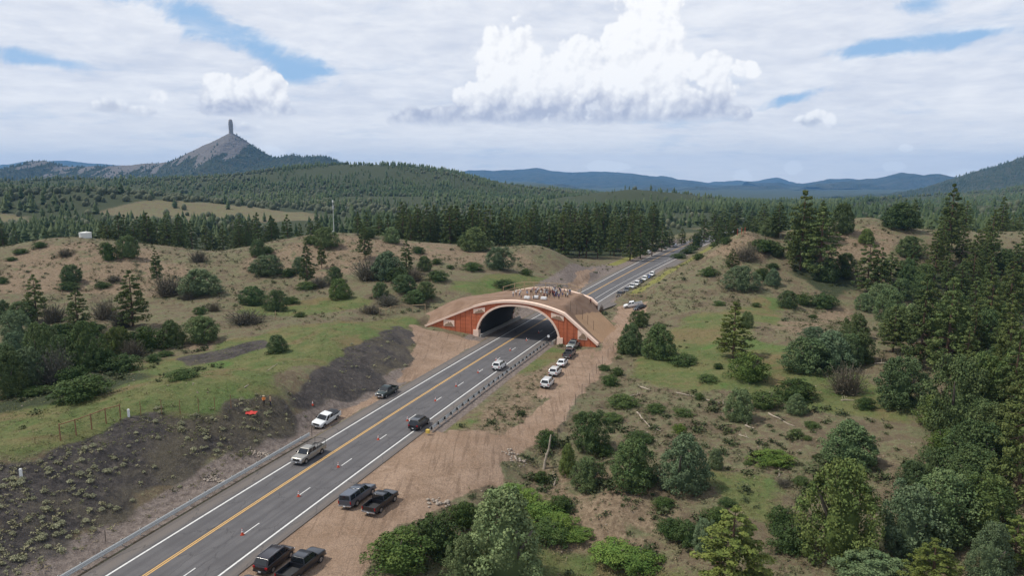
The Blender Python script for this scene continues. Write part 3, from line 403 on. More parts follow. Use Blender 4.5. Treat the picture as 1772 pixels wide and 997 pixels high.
def road_pt(y, d):
    m = road_m(y); k = math.sqrt(1 + m * m); return (road_x(y) + d / k, y - d * m / k)
# overpass frame: u across the road, v along it
BM = np.array([1.29, 173.1]); BU = np.array([0.9204, -0.3910]); BV = np.array([0.3910, 0.9204]); BLEN = 24.0
def bridge_uv(x, y): return (x - BM[0]) * BU[0] + (y - BM[1]) * BU[1], (x - BM[0]) * BV[0] + (y - BM[1]) * BV[1]
def coping(u):   # top line of the head wall
    u = np.asarray(u, float); a = np.abs(u)
    mid = 10.25 - 2.25 * (a / 12.6) ** 2.0
    left = 8.0 - (a - 12.6) * (8.0 - 1.7) / (27.0 - 12.6); right = 8.0 - (a - 12.6) * (8.0 - 1.1) / (21.3 - 12.6)
    return np.where(a < 12.6, mid, np.where(u < 0, left, right))
def deck_z(u, v):
    dm = np.where(u > 11, 9.5 - (u - 11) * 0.93, np.interp(u, [-40, -32, -22, -14, -6, 11], [1.2, 3.8, 7.2, 8.7, 9.5, 9.5]))
    cp = np.maximum(coping(u), 0.9) - 0.55
    dz = np.minimum(dm, np.minimum(cp + np.maximum(v - 1.2, 0) * 0.62, cp + np.maximum(BLEN - 1.2 - v, 0) * 0.62))
    back = dm - np.maximum(v - (BLEN - 3), 0) * 0.85
    return np.where(u > 14.2, np.minimum(np.minimum(dm, cp + np.maximum(v - 1.2, 0) * 0.62), back), dz)
def tps_fit(P, Z, lam=1e-3):
    n = len(P); S = 100.0; P = P / S
    d2 = ((P[:, None] - P[None]) ** 2).sum(-1); K = np.where(d2 > 0, 0.5 * d2 * np.log(d2 + 1e-12), 0) + lam * np.eye(n)
    Q = np.c_[np.ones(n), P]; A = np.block([[K, Q], [Q.T, np.zeros((3, 3))]])
    return P, np.linalg.solve(A, np.r_[Z, 0, 0, 0])
_T = tps_fit(np.array([(p[0], p[1]) for p in CP]), np.array([p[2] for p in CP]))
def tps(x, y):
    P, w = _T; x = np.asarray(x, float).ravel() / 100; y = np.asarray(y, float).ravel() / 100; out = np.empty(len(x))
    for i in range(0, len(x), 20000):
        X = x[i:i + 20000]; Y = y[i:i + 20000]
        d2 = (X[:, None] - P[None, :, 0]) ** 2 + (Y[:, None] - P[None, :, 1]) ** 2
        out[i:i + 20000] = (0.5 * d2 * np.log(d2 + 1e-12)) @ w[:len(P)] + w[-3] + w[-2] * X + w[-1] * Y
    return out
HILLS = [(-300, 1560, 70, 360, 330), (-950, 1400, 38, 520, 300), (-1700, 1300, 34, 600, 300), (150, 1700, 2, 420, 300), (205, 1120, 27, 130, 90), (-480, 760, 20, 170, 120), (-760, 900, 24, 240, 150),
         (-150, 1000, 14, 200, 130), (1150, 900, 36, 300, 260), (1900, 1700, 90, 600, 600), (640, 760, 10, 160, 120)]
def terrain_z(x, y):
    x = np.asarray(x, float); y = np.asarray(y, float); sh = np.broadcast(x, y).shape
    x = np.broadcast_to(x, sh); y = np.broadcast_to(y, sh)
    z = tps(np.clip(x, -330, 330), np.clip(y, 30, 470)).reshape(sh)
    far = np.maximum(sstep(y, 330, 470), sstep(np.abs(x), 230, 330) * 0.6)
    zf = 1.5 - 11 * sstep(y, 700, 1200)
    for (hx, hy, h, sx, sy) in HILLS: zf = zf + h * np.exp(-((x - hx) / sx) ** 2 - ((y - hy) / sy) ** 2)
    zf = zf - 0.028 * np.clip(y - 1250, 0, 2600) * sstep(x, 200, 700) + fbm(x, y, 160, 4, 5) * 9 * sstep(y, 420, 900)
    z = z * (1 - far) + zf * far
    dd = np.abs(road_d(x, y))
    amp = sstep(dd, 9, 30)
    z = z + amp * (fbm(x, y, 22, 4, 1) * 1.3 + fbm(x, y, 4.5, 3, 9) * 0.35)
    # eroded rills on the shale cut bank
    u, v = bridge_uv(x, y)
    rl = sstep(-road_d(x, y), 9.5, 13) * (1 - sstep(-road_d(x, y), 24, 30)) * (1 - sstep(y, 150, 175))
    z = z - rl * np.abs(vnoise(y + 0.35 * x, x * 0.15, 3.2, 33)) * 0.7
    # road bed
    z = z * sstep(dd, 8.3, 12.5) - 0.10 * (1 - sstep(dd, 7.6, 9.0))
    # keep clear below the overpass soil
    uw = (1 - sstep(np.abs(v - BLEN / 2), BLEN / 2 + 0.2, BLEN / 2 + 1.2))
    inside = uw * (1 - sstep(u, 18.5, 21.5)) * sstep(u, -30.5, -27.5)
    z = np.where(inside > 0.02, np.minimum(z, z * (1 - inside) + (np.maximum(deck_z(u, v), 0.0) - 0.5) * inside), z)
    tun = uw * (1 - sstep(np.abs(u), 11.6, 12.6))
    z = z * (1 - tun) - 0.10 * tun
    return z

# ------------------------------------------------------------------ materials
MATS = {}
def mat_simple(name, col, rough=0.7, metal=0.0, var=0.0, scale=4.0, bump=0.0, emit=None):
    if name in MATS: return MATS[name]
    m = bpy.data.materials.new(name); m.use_nodes = True; t = NT(m.node_tree)
    p = t.n('ShaderNodeBsdfPrincipled'); p.inputs['Roughness'].default_value = rough; p.inputs['Metallic'].default_value = metal
    p.inputs['Specular IOR Level'].default_value = 0.35
    tc = t.n('ShaderNodeTexCoord')
    nz = t.noise(tc.outputs['Object'], scale, 4)
    v = max(var, 0.06)
    c = t.mix(nz, tuple(min(1, a * (1 - v)) for a in col), tuple(min(1, a * (1 + v)) for a in col))
    t.set(p, 'Base Color', c)
    if bump:
        b = t.n('ShaderNodeBump', ins={'Height': nz}); b.inputs['Strength'].default_value = bump; b.inputs['Distance'].default_value = 0.05; t.set(p, 'Normal', b.outputs[0])
    t.n('ShaderNodeOutputMaterial', ins={0: p.outputs[0]})
    MATS[name] = m; return m

def mat_ground():
    m = bpy.data.materials.new('ground_soil_and_grass'); m.use_nodes = True; t = NT(m.node_tree)
    geo = t.n('ShaderNodeNewGeometry'); P = geo.outputs['Position']
    a1 = t.n('ShaderNodeAttribute', attribute_name='zone_a'); a2 = t.n('ShaderNodeAttribute', attribute_name='zone_b')
    s1 = t.n('ShaderNodeSeparateColor', ins={0: a1.outputs['Color']}); s2 = t.n('ShaderNodeSeparateColor', ins={0: a2.outputs['Color']})
    grass, red, shale = s1.outputs; track, gravel, yellow = s2.outputs
    forest = a2.outputs['Alpha']
    nL = t.noise(P, 0.035, 5, 0.6); nM = t.noise(P, 0.22, 5, 0.65, 0.3); nS = t.noise(P, 1.3, 5, 0.7); nF = t.noise(P, 6.0, 3, 0.7)
    soil = t.mix(t.ss(nM, 0.3, 0.7), (0.120, 0.094, 0.062), (0.210, 0.158, 0.104))
    drygrass = t.mix(t.ss(nS, 0.3, 0.7), (0.100, 0.108, 0.054), (0.165, 0.156, 0.088))
    base = t.mix(t.ss(t.m('ADD', nM, t.m('MULTIPLY', t.m('SUBTRACT', nS, 0.5), 0.8)), 0.40, 0.62), soil, drygrass)
    redc = t.mix(t.ss(nS, 0.3, 0.72), (0.165, 0.118, 0.078), (0.250, 0.188, 0.126))
    redc = t.mix(t.ss(t.m('ADD', nM, t.m('MULTIPLY', t.m('SUBTRACT', nF, 0.5), 0.5)), 0.52, 0.68), redc, drygrass)
    g1 = t.mix(t.ss(nM, 0.3, 0.7), (0.092, 0.124, 0.042), (0.150, 0.146, 0.062))
    g1 = t.mix(t.ss(nL, 0.50, 0.66), g1, (0.098, 0.140, 0.046))
    nO = t.noise(P, 0.075, 5, 0.62, 0.8); g1 = t.mix(t.m('MULTIPLY', t.ss(nO, 0.50, 0.64), 0.85), g1, (0.170, 0.128, 0.066)); g1 = t.mix(t.m('MULTIPLY', t.ss(nO, 0.40, 0.30), 0.8), g1, (0.085, 0.150, 0.040))
    g1 = t.mix(t.ss(nS, 0.55, 0.8), g1, (0.150, 0.128, 0.070))
    shl = t.mix(t.ss(nM, 0.3, 0.7), (0.042, 0.038, 0.037), (0.086, 0.075, 0.069))
    shl = t.mix(t.ss(nS, 0.45, 0.85), shl, (0.130, 0.110, 0.094))
    shl = t.mix(t.m('MULTIPLY', t.ss(t.m('ADD', nL, t.m('MULTIPLY', t.m('SUBTRACT', nM, 0.5), 0.6)), 0.46, 0.62), 0.5), shl, (0.098, 0.084, 0.052))
    trk = t.mix(t.ss(nM, 0.3, 0.7), (0.252, 0.172, 0.118), (0.325, 0.230, 0.166))
    trk = t.mix(t.ss(t.m('ADD', t.m('MULTIPLY', nL, 0.6), t.m('MULTIPLY', nS, 0.5)), 0.55, 0.75), trk, (0.205, 0.130, 0.086))
    mp = t.n('ShaderNodeMapping', ins={'Vector': P}); mp.inputs['Rotation'].default_value = (0, 0, R(24)); mp.inputs['Scale'].default_value = (1.5, 0.07, 1.0)
    rut = t.noise(mp.outputs[0], 1.0, 4, 0.6, 0.6); trk = t.mix(t.m('MULTIPLY', t.ss(rut, 0.52, 0.64), 0.45), trk, (0.150, 0.100, 0.070)); trk = t.mix(t.m('MULTIPLY', t.ss(nS, 0.58, 0.76), 0.5), trk, (0.360, 0.275, 0.215))
    grv = t.mix(t.ss(nS, 0.3, 0.7), (0.150, 0.120, 0.105), (0.225, 0.185, 0.160))
    ylw = t.mix(nS, (0.16, 0.165, 0.05), (0.23, 0.21, 0.07))
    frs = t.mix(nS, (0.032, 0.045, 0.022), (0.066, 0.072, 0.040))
    def edge(mk): return t.ss(t.m('ADD', mk, t.m('MULTIPLY', t.m('SUBTRACT', t.m('ADD', t.m('MULTIPLY', nM, 0.5), t.m('MULTIPLY', nS, 0.5)), 0.5), 1.15)), 0.32, 0.68)
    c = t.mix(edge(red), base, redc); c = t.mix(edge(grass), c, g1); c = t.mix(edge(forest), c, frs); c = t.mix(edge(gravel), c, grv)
    c = t.mix(edge(shale), c, shl); c = t.mix(edge(track), c, trk); c = t.mix(edge(yellow), c, ylw)
    spk = t.m('MULTIPLY', t.ss(nF, 0.25, 0.75, 0.72, 1.26), t.ss(nS, 0.25, 0.75, 0.84, 1.16))
    c = t.mix(1.0, c, t.n('ShaderNodeCombineColor', ins={0: spk, 1: spk, 2: spk}).outputs[0], 'MULTIPLY')
    p = t.n('ShaderNodeBsdfPrincipled', ins={'Base Color': c}); p.inputs['Roughness'].default_value = 0.95; p.inputs['Specular IOR Level'].default_value = 0.1
    h = t.m('ADD', t.m('MULTIPLY', nS, 1.0), t.m('MULTIPLY', nF, 0.45))
    b = t.n('ShaderNodeBump', ins={'Height': h}); b.inputs['Strength'].default_value = 0.8; b.inputs['Distance'].default_value = 0.45
    t.set(p, 'Normal', b.outputs[0])
    t.n('ShaderNodeOutputMaterial', ins={0: p.outputs[0]})
    return m

def mesh_from(name, verts, faces, mat=None, smooth=False, mats=None, fmat=None):
    me = bpy.data.meshes.new(name); me.from_pydata([tuple(map(float, v)) for v in verts], [], [tuple(f) for f in faces])
    for mm in (mats or ([mat] if mat else [])): me.materials.append(mm)
    if fmat is not None: me.polygons.foreach_set('material_index', fmat)
    if smooth: me.polygons.foreach_set('use_smooth', [True] * len(me.polygons))
    me.update(); return me
def link(name, me, parent=None, loc=None, rotz=None):
    o = bpy.data.objects.new(name, me); COL.objects.link(o)
    if parent is not None: o.parent = parent
    if loc is not None: o.location = loc
    if rotz is not None: o.rotation_euler = (0, 0, rotz)
    return o
def tag(o, label=None, cat=None, group=None, kind=None):
    if label: o['label'] = label
    if cat: o['category'] = cat
    if group: o['group'] = group
    if kind: o['kind'] = kind
    return o
def grid_faces(nr, nc):
    i = np.arange(nr - 1)[:, None] * nc + np.arange(nc - 1)[None]
    i = i.ravel(); return np.stack([i, i + 1, i + nc + 1, i + nc], 1)
def fast_mesh(name, V, Fq, mat=None, smooth=True):
    me = bpy.data.meshes.new(name); k = Fq.shape[1]
    me.vertices.add(len(V)); me.vertices.foreach_set('co', np.ascontiguousarray(V, dtype=np.float32).ravel())
    me.loops.add(len(Fq) * k); me.loops.foreach_set('vertex_index', np.ascontiguousarray(Fq, dtype=np.int32).ravel())
    me.polygons.add(len(Fq)); me.polygons.foreach_set('loop_start', np.arange(0, len(Fq) * k, k, dtype=np.int32))
    me.polygons.foreach_set('loop_total', np.full(len(Fq), k, dtype=np.int32))
    if smooth: me.polygons.foreach_set('use_smooth', np.ones(len(Fq), dtype=bool))
    if mat: me.materials.append(mat)
    me.update(calc_edges=True); return me

# ------------------------------------------------------------------ ground sheet
def axis(parts):
    out = []
    for a, b, st in parts: out += list(np.arange(a, b - 1e-6, st))
    return out
def growing(a, b, s0, k):
    out = []; x = a; s = s0
    while x < b: out.append(x); x += s; s *= k
    out.append(b); return out
ys = np.array(axis([(-80, 30, 4), (30, 130, 0.68), (130, 220, 0.85), (220, 330, 1.4)]) + growing(330, 15000, 2.0, 1.028))
xp = np.array(axis([(0, 70, 0.68), (70, 140, 1.0), (140, 250, 1.9)]) + growing(250, 15000, 3.0, 1.05))
xs = np.concatenate([-xp[:0:-1], xp])
GX, GY = np.meshgrid(xs, ys)
GZ = terrain_z(GX, GY)
def poly_mask(poly, w, amp=0.0, seed=0):
    P = np.array(poly, float); out = np.zeros(GX.shape)
    x0, y0 = P.min(0) - 3 * w - amp - 2; x1, y1 = P.max(0) + 3 * w + amp + 2
    sel = (GX > x0) & (GX < x1) & (GY > y0) & (GY < y1); x = GX[sel]; y = GY[sel]
    if len(x) == 0: return out
    n = len(P); ins = np.zeros(len(x), bool); dm = np.full(len(x), 1e9)
    for i in range(n):
        ax, ay = P[i]; bx, by = P[(i + 1) % n]
        c1 = ((ay > y) != (by > y)) & (x < (bx - ax) * (y - ay) / (by - ay + 1e-12) + ax); ins ^= c1
        ex, ey = bx - ax, by - ay; tt = np.clip(((x - ax) * ex + (y - ay) * ey) / (ex * ex + ey * ey + 1e-9), 0, 1)
        dm = np.minimum(dm, np.hypot(x - ax - tt * ex, y - ay - tt * ey))
    sd_ = np.where(ins, dm, -dm) + amp * 2 * fbm(x, y, max(amp * 4, 3), 3, seed)
    out[sel] = sstep(sd_, -w, w); return out
def zone(name, w, amp):
    r = np.zeros(GX.shape)
    for i, p in enumerate(ZONES[name]): r = np.maximum(r, poly_mask(p, w, amp, i * 7 + len(name)))
    return r
RD = road_d(GX, GY)
U_, V_ = bridge_uv(GX, GY)
m_gravel = np.maximum(sstep(RD, -15, -12.5) * (1 - sstep(RD, -9, -8)), sstep(RD, 6.0, 7.0) * (1 - sstep(RD, 9.5, 11)) ) * (1 - sstep(GY, 440, 480))
m_gravel = np.maximum(m_gravel, sstep(RD, -22, -16) * (1 - sstep(RD, -9, -8)) * sstep(GY, 200, 225) * (1 - sstep(GY, 330, 380)))
m_grass = zone('grass', 5.0, 5.0); m_red = zone('red', 7.0, 7.0); m_shale = zone('shale', 2.2, 2.2); m_track = zone('track', 0.9, 0.9)
m_grass = np.maximum(m_grass, 0.42 * zone('clearing', 30, 30))
m_yellow = sstep(RD, 13.0, 14.5) * (1 - sstep(RD, 18, 21)) * sstep(GY, 222, 240) * (1 - sstep(GY, 420, 450))
m_yellow = np.maximum(m_yellow, sstep(RD, -19, -17) * (1 - sstep(RD, -14, -12)) * sstep(GY, 318, 330) * (1 - sstep(GY, 390, 420)))
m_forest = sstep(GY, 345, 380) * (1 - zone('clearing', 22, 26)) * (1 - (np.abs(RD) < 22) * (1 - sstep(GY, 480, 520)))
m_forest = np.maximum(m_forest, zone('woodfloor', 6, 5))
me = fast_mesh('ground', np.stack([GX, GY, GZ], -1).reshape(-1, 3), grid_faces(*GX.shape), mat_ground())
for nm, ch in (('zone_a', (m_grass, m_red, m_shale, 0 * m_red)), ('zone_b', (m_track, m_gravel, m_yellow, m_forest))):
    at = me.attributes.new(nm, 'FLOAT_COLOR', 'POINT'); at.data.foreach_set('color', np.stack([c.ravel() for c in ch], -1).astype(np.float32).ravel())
tag(link('ground', me), kind='structure')
def gz(x, y): return float(terrain_z(np.array([x]), np.array([y]))[0])
def gzs(x, y): return terrain_z(np.asarray(x, float), np.asarray(y, float))

# ------------------------------------------------------------------ road and its painted lines
def mat_asphalt():
    m = bpy.data.materials.new('worn_asphalt'); m.use_nodes = True; t = NT(m.node_tree)
    geo = t.n('ShaderNodeNewGeometry'); at = t.n('ShaderNodeUVMap'); at.uv_map = 'lane'
    s = t.n('ShaderNodeSeparateXYZ', ins={0: at.outputs[0]}); d, l = s.outputs[0], s.outputs[1]
    n1 = t.noise(geo.outputs['Position'], 0.25, 5, 0.6); n2 = t.noise(geo.outputs['Position'], 9.0, 3, 0.7)
    st = t.noise(t.xyz(t.m('MULTIPLY', d, 1.6), t.m('MULTIPLY', l, 0.02), 0.0), 1.0, 4, 0.6)
    c = t.mix(t.ss(n1, 0.3, 0.7), (0.094, 0.089, 0.091), (0.122, 0.116, 0.117))
    c = t.mix(t.m('MULTIPLY', t.ss(st, 0.42, 0.68), 0.55), c, (0.082, 0.078, 0.081))
    # shoulders carry more dust
    dust = t.ss(t.m('ADD', t.m('ABSOLUTE', d), t.m('MULTIPLY', n1, 1.2)), 6.0, 7.4)
    c = t.mix(t.m('MULTIPLY', dust, 0.8), c, (0.150, 0.128, 0.112))
    # wheel paths, tar sealed cracks, old patches
    wp = t.m('COSINE', t.m('MULTIPLY', t.m('ADD', d, 0.3), 3.395)); c = t.mix(t.m('MULTIPLY', t.ss(wp, 0.2, 1.0), 0.30), c, (0.066, 0.062, 0.064))
    vo = t.n('ShaderNodeTexVoronoi', feature='DISTANCE_TO_EDGE'); t.set(vo, 'Vector', t.xyz(t.m('ADD', t.m('MULTIPLY', d, 0.30), t.m('MULTIPLY', n1, 0.5)), t.m('ADD', t.m('MULTIPLY', l, 0.11), t.m('MULTIPLY', st, 0.4)), 0.0)); vo.inputs['Scale'].default_value = 1.0
    c = t.mix(t.m('MULTIPLY', t.ss(vo.outputs[0], 0.012, 0.004), 0.6), c, (0.045, 0.043, 0.044))
    sp = t.ss(n2, 0.3, 0.7, 0.86, 1.14); c = t.mix(1.0, c, t.n('ShaderNodeCombineColor', ins={0: sp, 1: sp, 2: sp}).outputs[0], 'MULTIPLY')
    p = t.n('ShaderNodeBsdfPrincipled', ins={'Base Color': c}); p.inputs['Roughness'].default_value = 0.85; p.inputs['Specular IOR Level'].default_value = 0.25
    t.n('ShaderNodeOutputMaterial', ins={0: p.outputs[0]}); return m
def strip(name, y0, y1, d0, d1, z, mat, step=4.0, parent=None, nd=1, w1=None):
    n = max(2, int((y1 - y0) / step) + 1); V = []; UV = []
    for yy in np.linspace(y0, y1, n):
        a, b = d0, d1
        if callable(d0): a, b = d0(yy), d1(yy)
        for k in range(nd + 1):
            dd = a + (b - a) * k / nd; x, y = road_pt(yy, dd); V.append((x, y, z)); UV.append((dd, yy))
    V = np.array(V); F_ = grid_faces(n, nd + 1); me = fast_mesh(name, V, F_, mat, False)
    uv = me.uv_layers.new(name='lane'); UV = np.array(UV, np.float32); uv.data.foreach_set('uv', UV[F_.ravel()].ravel())
    return link(name, me, parent)
def rw(y): return 7.3 + 5.2 * float(sstep(y, 200, 235)) 
def lw(y): return -8.1 - 0.0 * y
road = tag(strip('road', -60, 560, lw, rw, 0.0, mat_asphalt(), 2.0, nd=8), kind='structure')
def mat_paint(name, col):
    m = bpy.data.materials.new(name); m.use_nodes = True; t = NT(m.node_tree)
    geo = t.n('ShaderNodeNewGeometry'); n = t.noise(geo.outputs['Position'], 3.0, 5, 0.7)
    c = t.mix(t.ss(n, 0.50, 0.68), col, tuple(0.5 * a + 0.08 for a in col))
    p = t.n('ShaderNodeBsdfPrincipled', ins={'Base Color': c}); p.inputs['Roughness'].default_value = 0.7
    t.n('ShaderNodeOutputMaterial', ins={0: p.outputs[0]}); return m
WPAINT = mat_paint('white_road_paint', (0.64, 0.63, 0.60)); YPAINT = mat_paint('yellow_road_paint', (0.62, 0.36, 0.10))
def widen(y): return 2.2 * float(sstep(y, 240, 400))
strip('edge_line', -60, 560, lambda y: -5.70 - widen(y), lambda y: -5.46 - widen(y), 0.004, WPAINT, 3, road)
strip('edge_line', -60, 560, lambda y: 5.40 + widen(y), lambda y: 5.64 + widen(y), 0.004, WPAINT, 3, road)
strip('centre_line', -60, 560, lambda y: -2.07 - widen(y) * .3, lambda y: -1.91 - widen(y) * .3, 0.004, YPAINT, 3, road)
strip('centre_line', -60, 560, lambda y: -1.77 - widen(y) * .3, lambda y: -1.61 - widen(y) * .3, 0.004, YPAINT, 3, road)
CONES = []
# dashes every 12.2 m along the lane line
DASH_Y = []
yy = 66.2
while yy < 236:
    strip('lane_dash', yy, yy + 2.6, 2.04, 2.18, 0.004, WPAINT, 1.5, road); DASH_Y.append(yy); yy += 9.72
strip('edge_line', 236, 560, lambda y: 2.6 + widen(y), lambda y: 2.75 + widen(y), 0.004, WPAINT, 3, road)

# ------------------------------------------------------------------ wildlife overpass
def mat_wall():
    m = bpy.data.materials.new('red_brown_cast_wall'); m.use_nodes = True; t = NT(m.node_tree)
    geo = t.n('ShaderNodeNewGeometry'); P = geo.outputs['Position']
    n1 = t.noise(P, 0.5, 4); n2 = t.noise(P, 7.0, 3, 0.7)
    c = t.mix(t.ss(n1, 0.3, 0.7), (0.490, 0.138, 0.064), (0.560, 0.170, 0.084)); c = t.mix(t.ss(n2, 0.5, 0.8), c, (0.29, 0.090, 0.050))
    mp = t.n('ShaderNodeMapping', ins={'Vector': P}); mp.inputs['Scale'].default_value = (1.6, 1.6, 0.12); st = t.noise(mp.outputs[0], 1.0, 4, 0.6)
    c = t.mix(t.m('MULTIPLY', t.ss(st, 0.52, 0.75), 0.55), c, (0.205, 0.072, 0.045)); c = t.mix(t.m('MULTIPLY', t.ss(st, 0.42, 0.25), 0.35), c, (0.47, 0.20, 0.13))
    p = t.n('ShaderNodeBsdfPrincipled', ins={'Base Color': c}); p.inputs['Roughness'].default_value = 0.9; p.inputs['Specular IOR Level'].default_value = 0.15
    b = t.n('ShaderNodeBump', ins={'Height': n2}); b.inputs['Strength'].default_value = 0.6; b.inputs['Distance'].default_value = 0.06; t.set(p, 'Normal', b.outputs[0])
    t.n('ShaderNodeOutputMaterial', ins={0: p.outputs[0]}); return m
WALLM = mat_wall()
JOINTM = mat_simple('wall_joint', (0.16, 0.055, 0.032), 0.95)
CREAM = mat_simple('cream_concrete', (0.86, 0.63, 0.50), 0.85, var=0.12, scale=1.2)
CONC = mat_simple('grey_concrete', (0.30, 0.285, 0.26), 0.9, var=0.18, scale=1.0)
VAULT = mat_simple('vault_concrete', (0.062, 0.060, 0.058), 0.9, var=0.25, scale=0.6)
RELIEF = mat_simple('brown_relief', (0.30, 0.20, 0.13), 0.9)
def B(u, v, z): p = BM + BU * u + BV * v; return (p[0], p[1], z)
AR, AH, AE_ = 11.25, 8.75, 2.35
def arch_low(u, r=AR, h=AH):
    q = abs(u) / r
    return h * (1 - q ** AE_) ** (1 / 2.05) if q < 1 else -1.0
over = bpy.data.objects.new('wildlife_overpass', None); COL.objects.link(over); over.location = B(0, 0, 0); over.rotation_euler = (0, 0, math.atan2(BU[1], BU[0]))
tag(over, 'red brown arched wildlife overpass with cream coping spanning the highway', 'bridge')
# local frame of the overpass: x = u, y = v, z up
def prism(name, top, bot, v0, v1, mat, parent):
    # closed slab between two polylines given as lists of (u, z), from v0 (front) to v1 (back)
    n = len(top); V = []; F = []
    for v in (v0, v1): V += [(u, v, z) for u, z in bot] + [(u, v, z) for u, z in top]
    o = 2 * n
    for i in range(n - 1):
        F.append((i, i + 1, n + i + 1, n + i)); F.append((o + i + 1, o + i, o + n + i, o + n + i + 1))
        F.append((n + i, n + i + 1, o + n + i + 1, o + n + i)); F.append((i + 1, i, o + i, o + i + 1))
    F.append((0, n, o + n, o)); F.append((n - 1, o + n - 1, o + 2 * n - 1, 2 * n - 1))
    return link(name, mesh_from(name, V, F, mat), parent)
US_ = np.concatenate([np.linspace(-27.0, -12.6, 13), np.linspace(-12.6, 12.6, 41)[1:], np.linspace(12.6, 21.3, 11)[1:]])
def head_wall(vf, sgn, name):
    # sgn -1: faces the camera; +1: far side
    core = link(name, bpy.data.meshes.new(name), over)
    US = US_ if sgn < 0 else US_[US_ < 15.0]; UMAX = US[-1]
    V0, V1 = (vf + 0.12, vf + 0.9) if sgn < 0 else (vf - 0.9, vf - 0.12)
    top = [(u, float(coping(u)) - 0.35) for u in US]; seg = []
    bm = bmesh.new()
    fine = np.unique(np.round(np.concatenate([US, np.linspace(-AR, AR, 61)]), 4))
    def low(u): return max(arch_low(u), -0.3)
    for a, b in zip(fine[:-1], fine[1:]):
        za0, zb0 = low(a), low(b); za1, zb1 = float(coping(a)) - 0.35, float(coping(b)) - 0.35
        if za1 <= za0 and zb1 <= zb0: continue
        vs_ = [bm.verts.new(p) for p in ((a, V0, za0), (b, V0, zb0), (b, V0, max(zb1, zb0)), (a, V0, max(za1, za0)), (a, V1, za0), (b, V1, zb0), (b, V1, max(zb1, zb0)), (a, V1, max(za1, za0)))]
        for f in ((0, 1, 2, 3), (5, 4, 7, 6), (1, 0, 4, 5), (3, 2, 6, 7)): bm.faces.new([vs_[i] for i in f])
    bmesh.ops.recalc_face_normals(bm, faces=bm.faces)
    bm.to_mesh(core.data); bm.free(); core.data.materials.append(JOINTM)
    # cast panels, each a piece of its own
    vp = vf if sgn < 0 else vf - 0.125
    pu = list(np.arange(-26.4, -13.2, 1.46)) + [-13.0] + list(np.arange(-13.0 + 1.42, 13.3, 1.42)) + list(np.arange(13.6, 21.5, 1.46))
    zr = list(np.arange(-0.2, 10.5, 1.05))
    for a, b in zip(pu[:-1], pu[1:]):
        if b > UMAX + 0.6: continue
        b2 = b - 0.04; a2 = a + 0.04
        us = np.linspace(a2, b2, 5)
        for z0, z1 in zip(zr[:-1], zr[1:]):
            lo = [max(z0 + 0.025, arch_low(u, AR + 0.36, AH + 0.4) if abs(u) < AR + 0.36 else -9) for u in us]; hi = [min(z1 - 0.025, float(coping(u)) - 0.5) for u in us]
            k = [i for i in range(5) if hi[i] - lo[i] > 0.02]
            if len(k) < 2 or k != list(range(k[0], k[-1] + 1)): continue
            uu = [us[i] for i in k]
            pr = prism('panel', [(u, hi[i]) for u, i in zip(uu, k)], [(u, lo[i]) for u, i in zip(uu, k)], vp, vp + 0.125, WALLM, core)
    # arch ring of voussoirs
    ring = link('arch_ring', bpy.data.meshes.new('arch_ring'), core); bm = bmesh.new()
    ths = [i / 48 for i in range(49)]
    pts = []
    for q in ths:
        u = -AR * math.cos(math.pi * q); pts.append((u, max(arch_low(u * 0.9999), 0.0)))
    v0, v1 = (vf - 0.14, vf + 0.9) if sgn < 0 else (vf - 0.9, vf + 0.14)
    inn = []; outp = []
    for i, (u, z) in enumerate(pts):
        a = pts[max(0, i - 1)]; b = pts[min(len(pts) - 1, i + 1)]; tx, tz = b[0] - a[0], b[1] - a[1]; L = math.hypot(tx, tz) or 1
        inn.append((u, z)); outp.append((u - tz / L * 0.5, z + tx / L * 0.5 if i not in (0, len(pts) - 1) else z))
    vv = [[bm.verts.new((p[0], v, p[1])) for p in pl] for pl, v in ((inn, v0), (outp, v0), (inn, v1), (outp, v1))]
    for i in range(len(pts) - 1):
        for q in ((0, 1), (1, 3), (3, 2), (2, 0)): bm.faces.new((vv[q[0]][i], vv[q[0]][i + 1], vv[q[1]][i + 1], vv[q[1]][i]))
    bmesh.ops.recalc_face_normals(bm, faces=bm.faces); bm.to_mesh(ring.data); bm.free(); ring.data.materials.append(CREAM)
    for s in (-1, 1):
        u0 = s * (AR + 0.35); pr = prism('plinth', [(u0 - 0.75, 1.75), (u0 + 0.75, 1.75)], [(u0 - 0.8, -0.2), (u0 + 0.8, -0.2)], v0 - 0.12, v1 + 0.12, CREAM, core)
        up = s * 13.15; prism('pilaster', [(up - 0.14, float(coping(up)) - 0.4), (up + 0.14, float(coping(up)) - 0.4)], [(up - 0.14, -0.2), (up + 0.14, -0.2)], (vf - 0.06 if sgn < 0 else vf - 0.2), (vf + 0.2 if sgn < 0 else vf + 0.06), WALLM, core)
    c0, c1 = (vf - 0.28, vf + 1.0) if sgn < 0 else (vf - 1.0, vf + 0.28)
    prism('coping', [(u, float(coping(u))) for u in US], [(u, float(coping(u)) - 0.60) for u in US], c0, c1, CREAM, core)
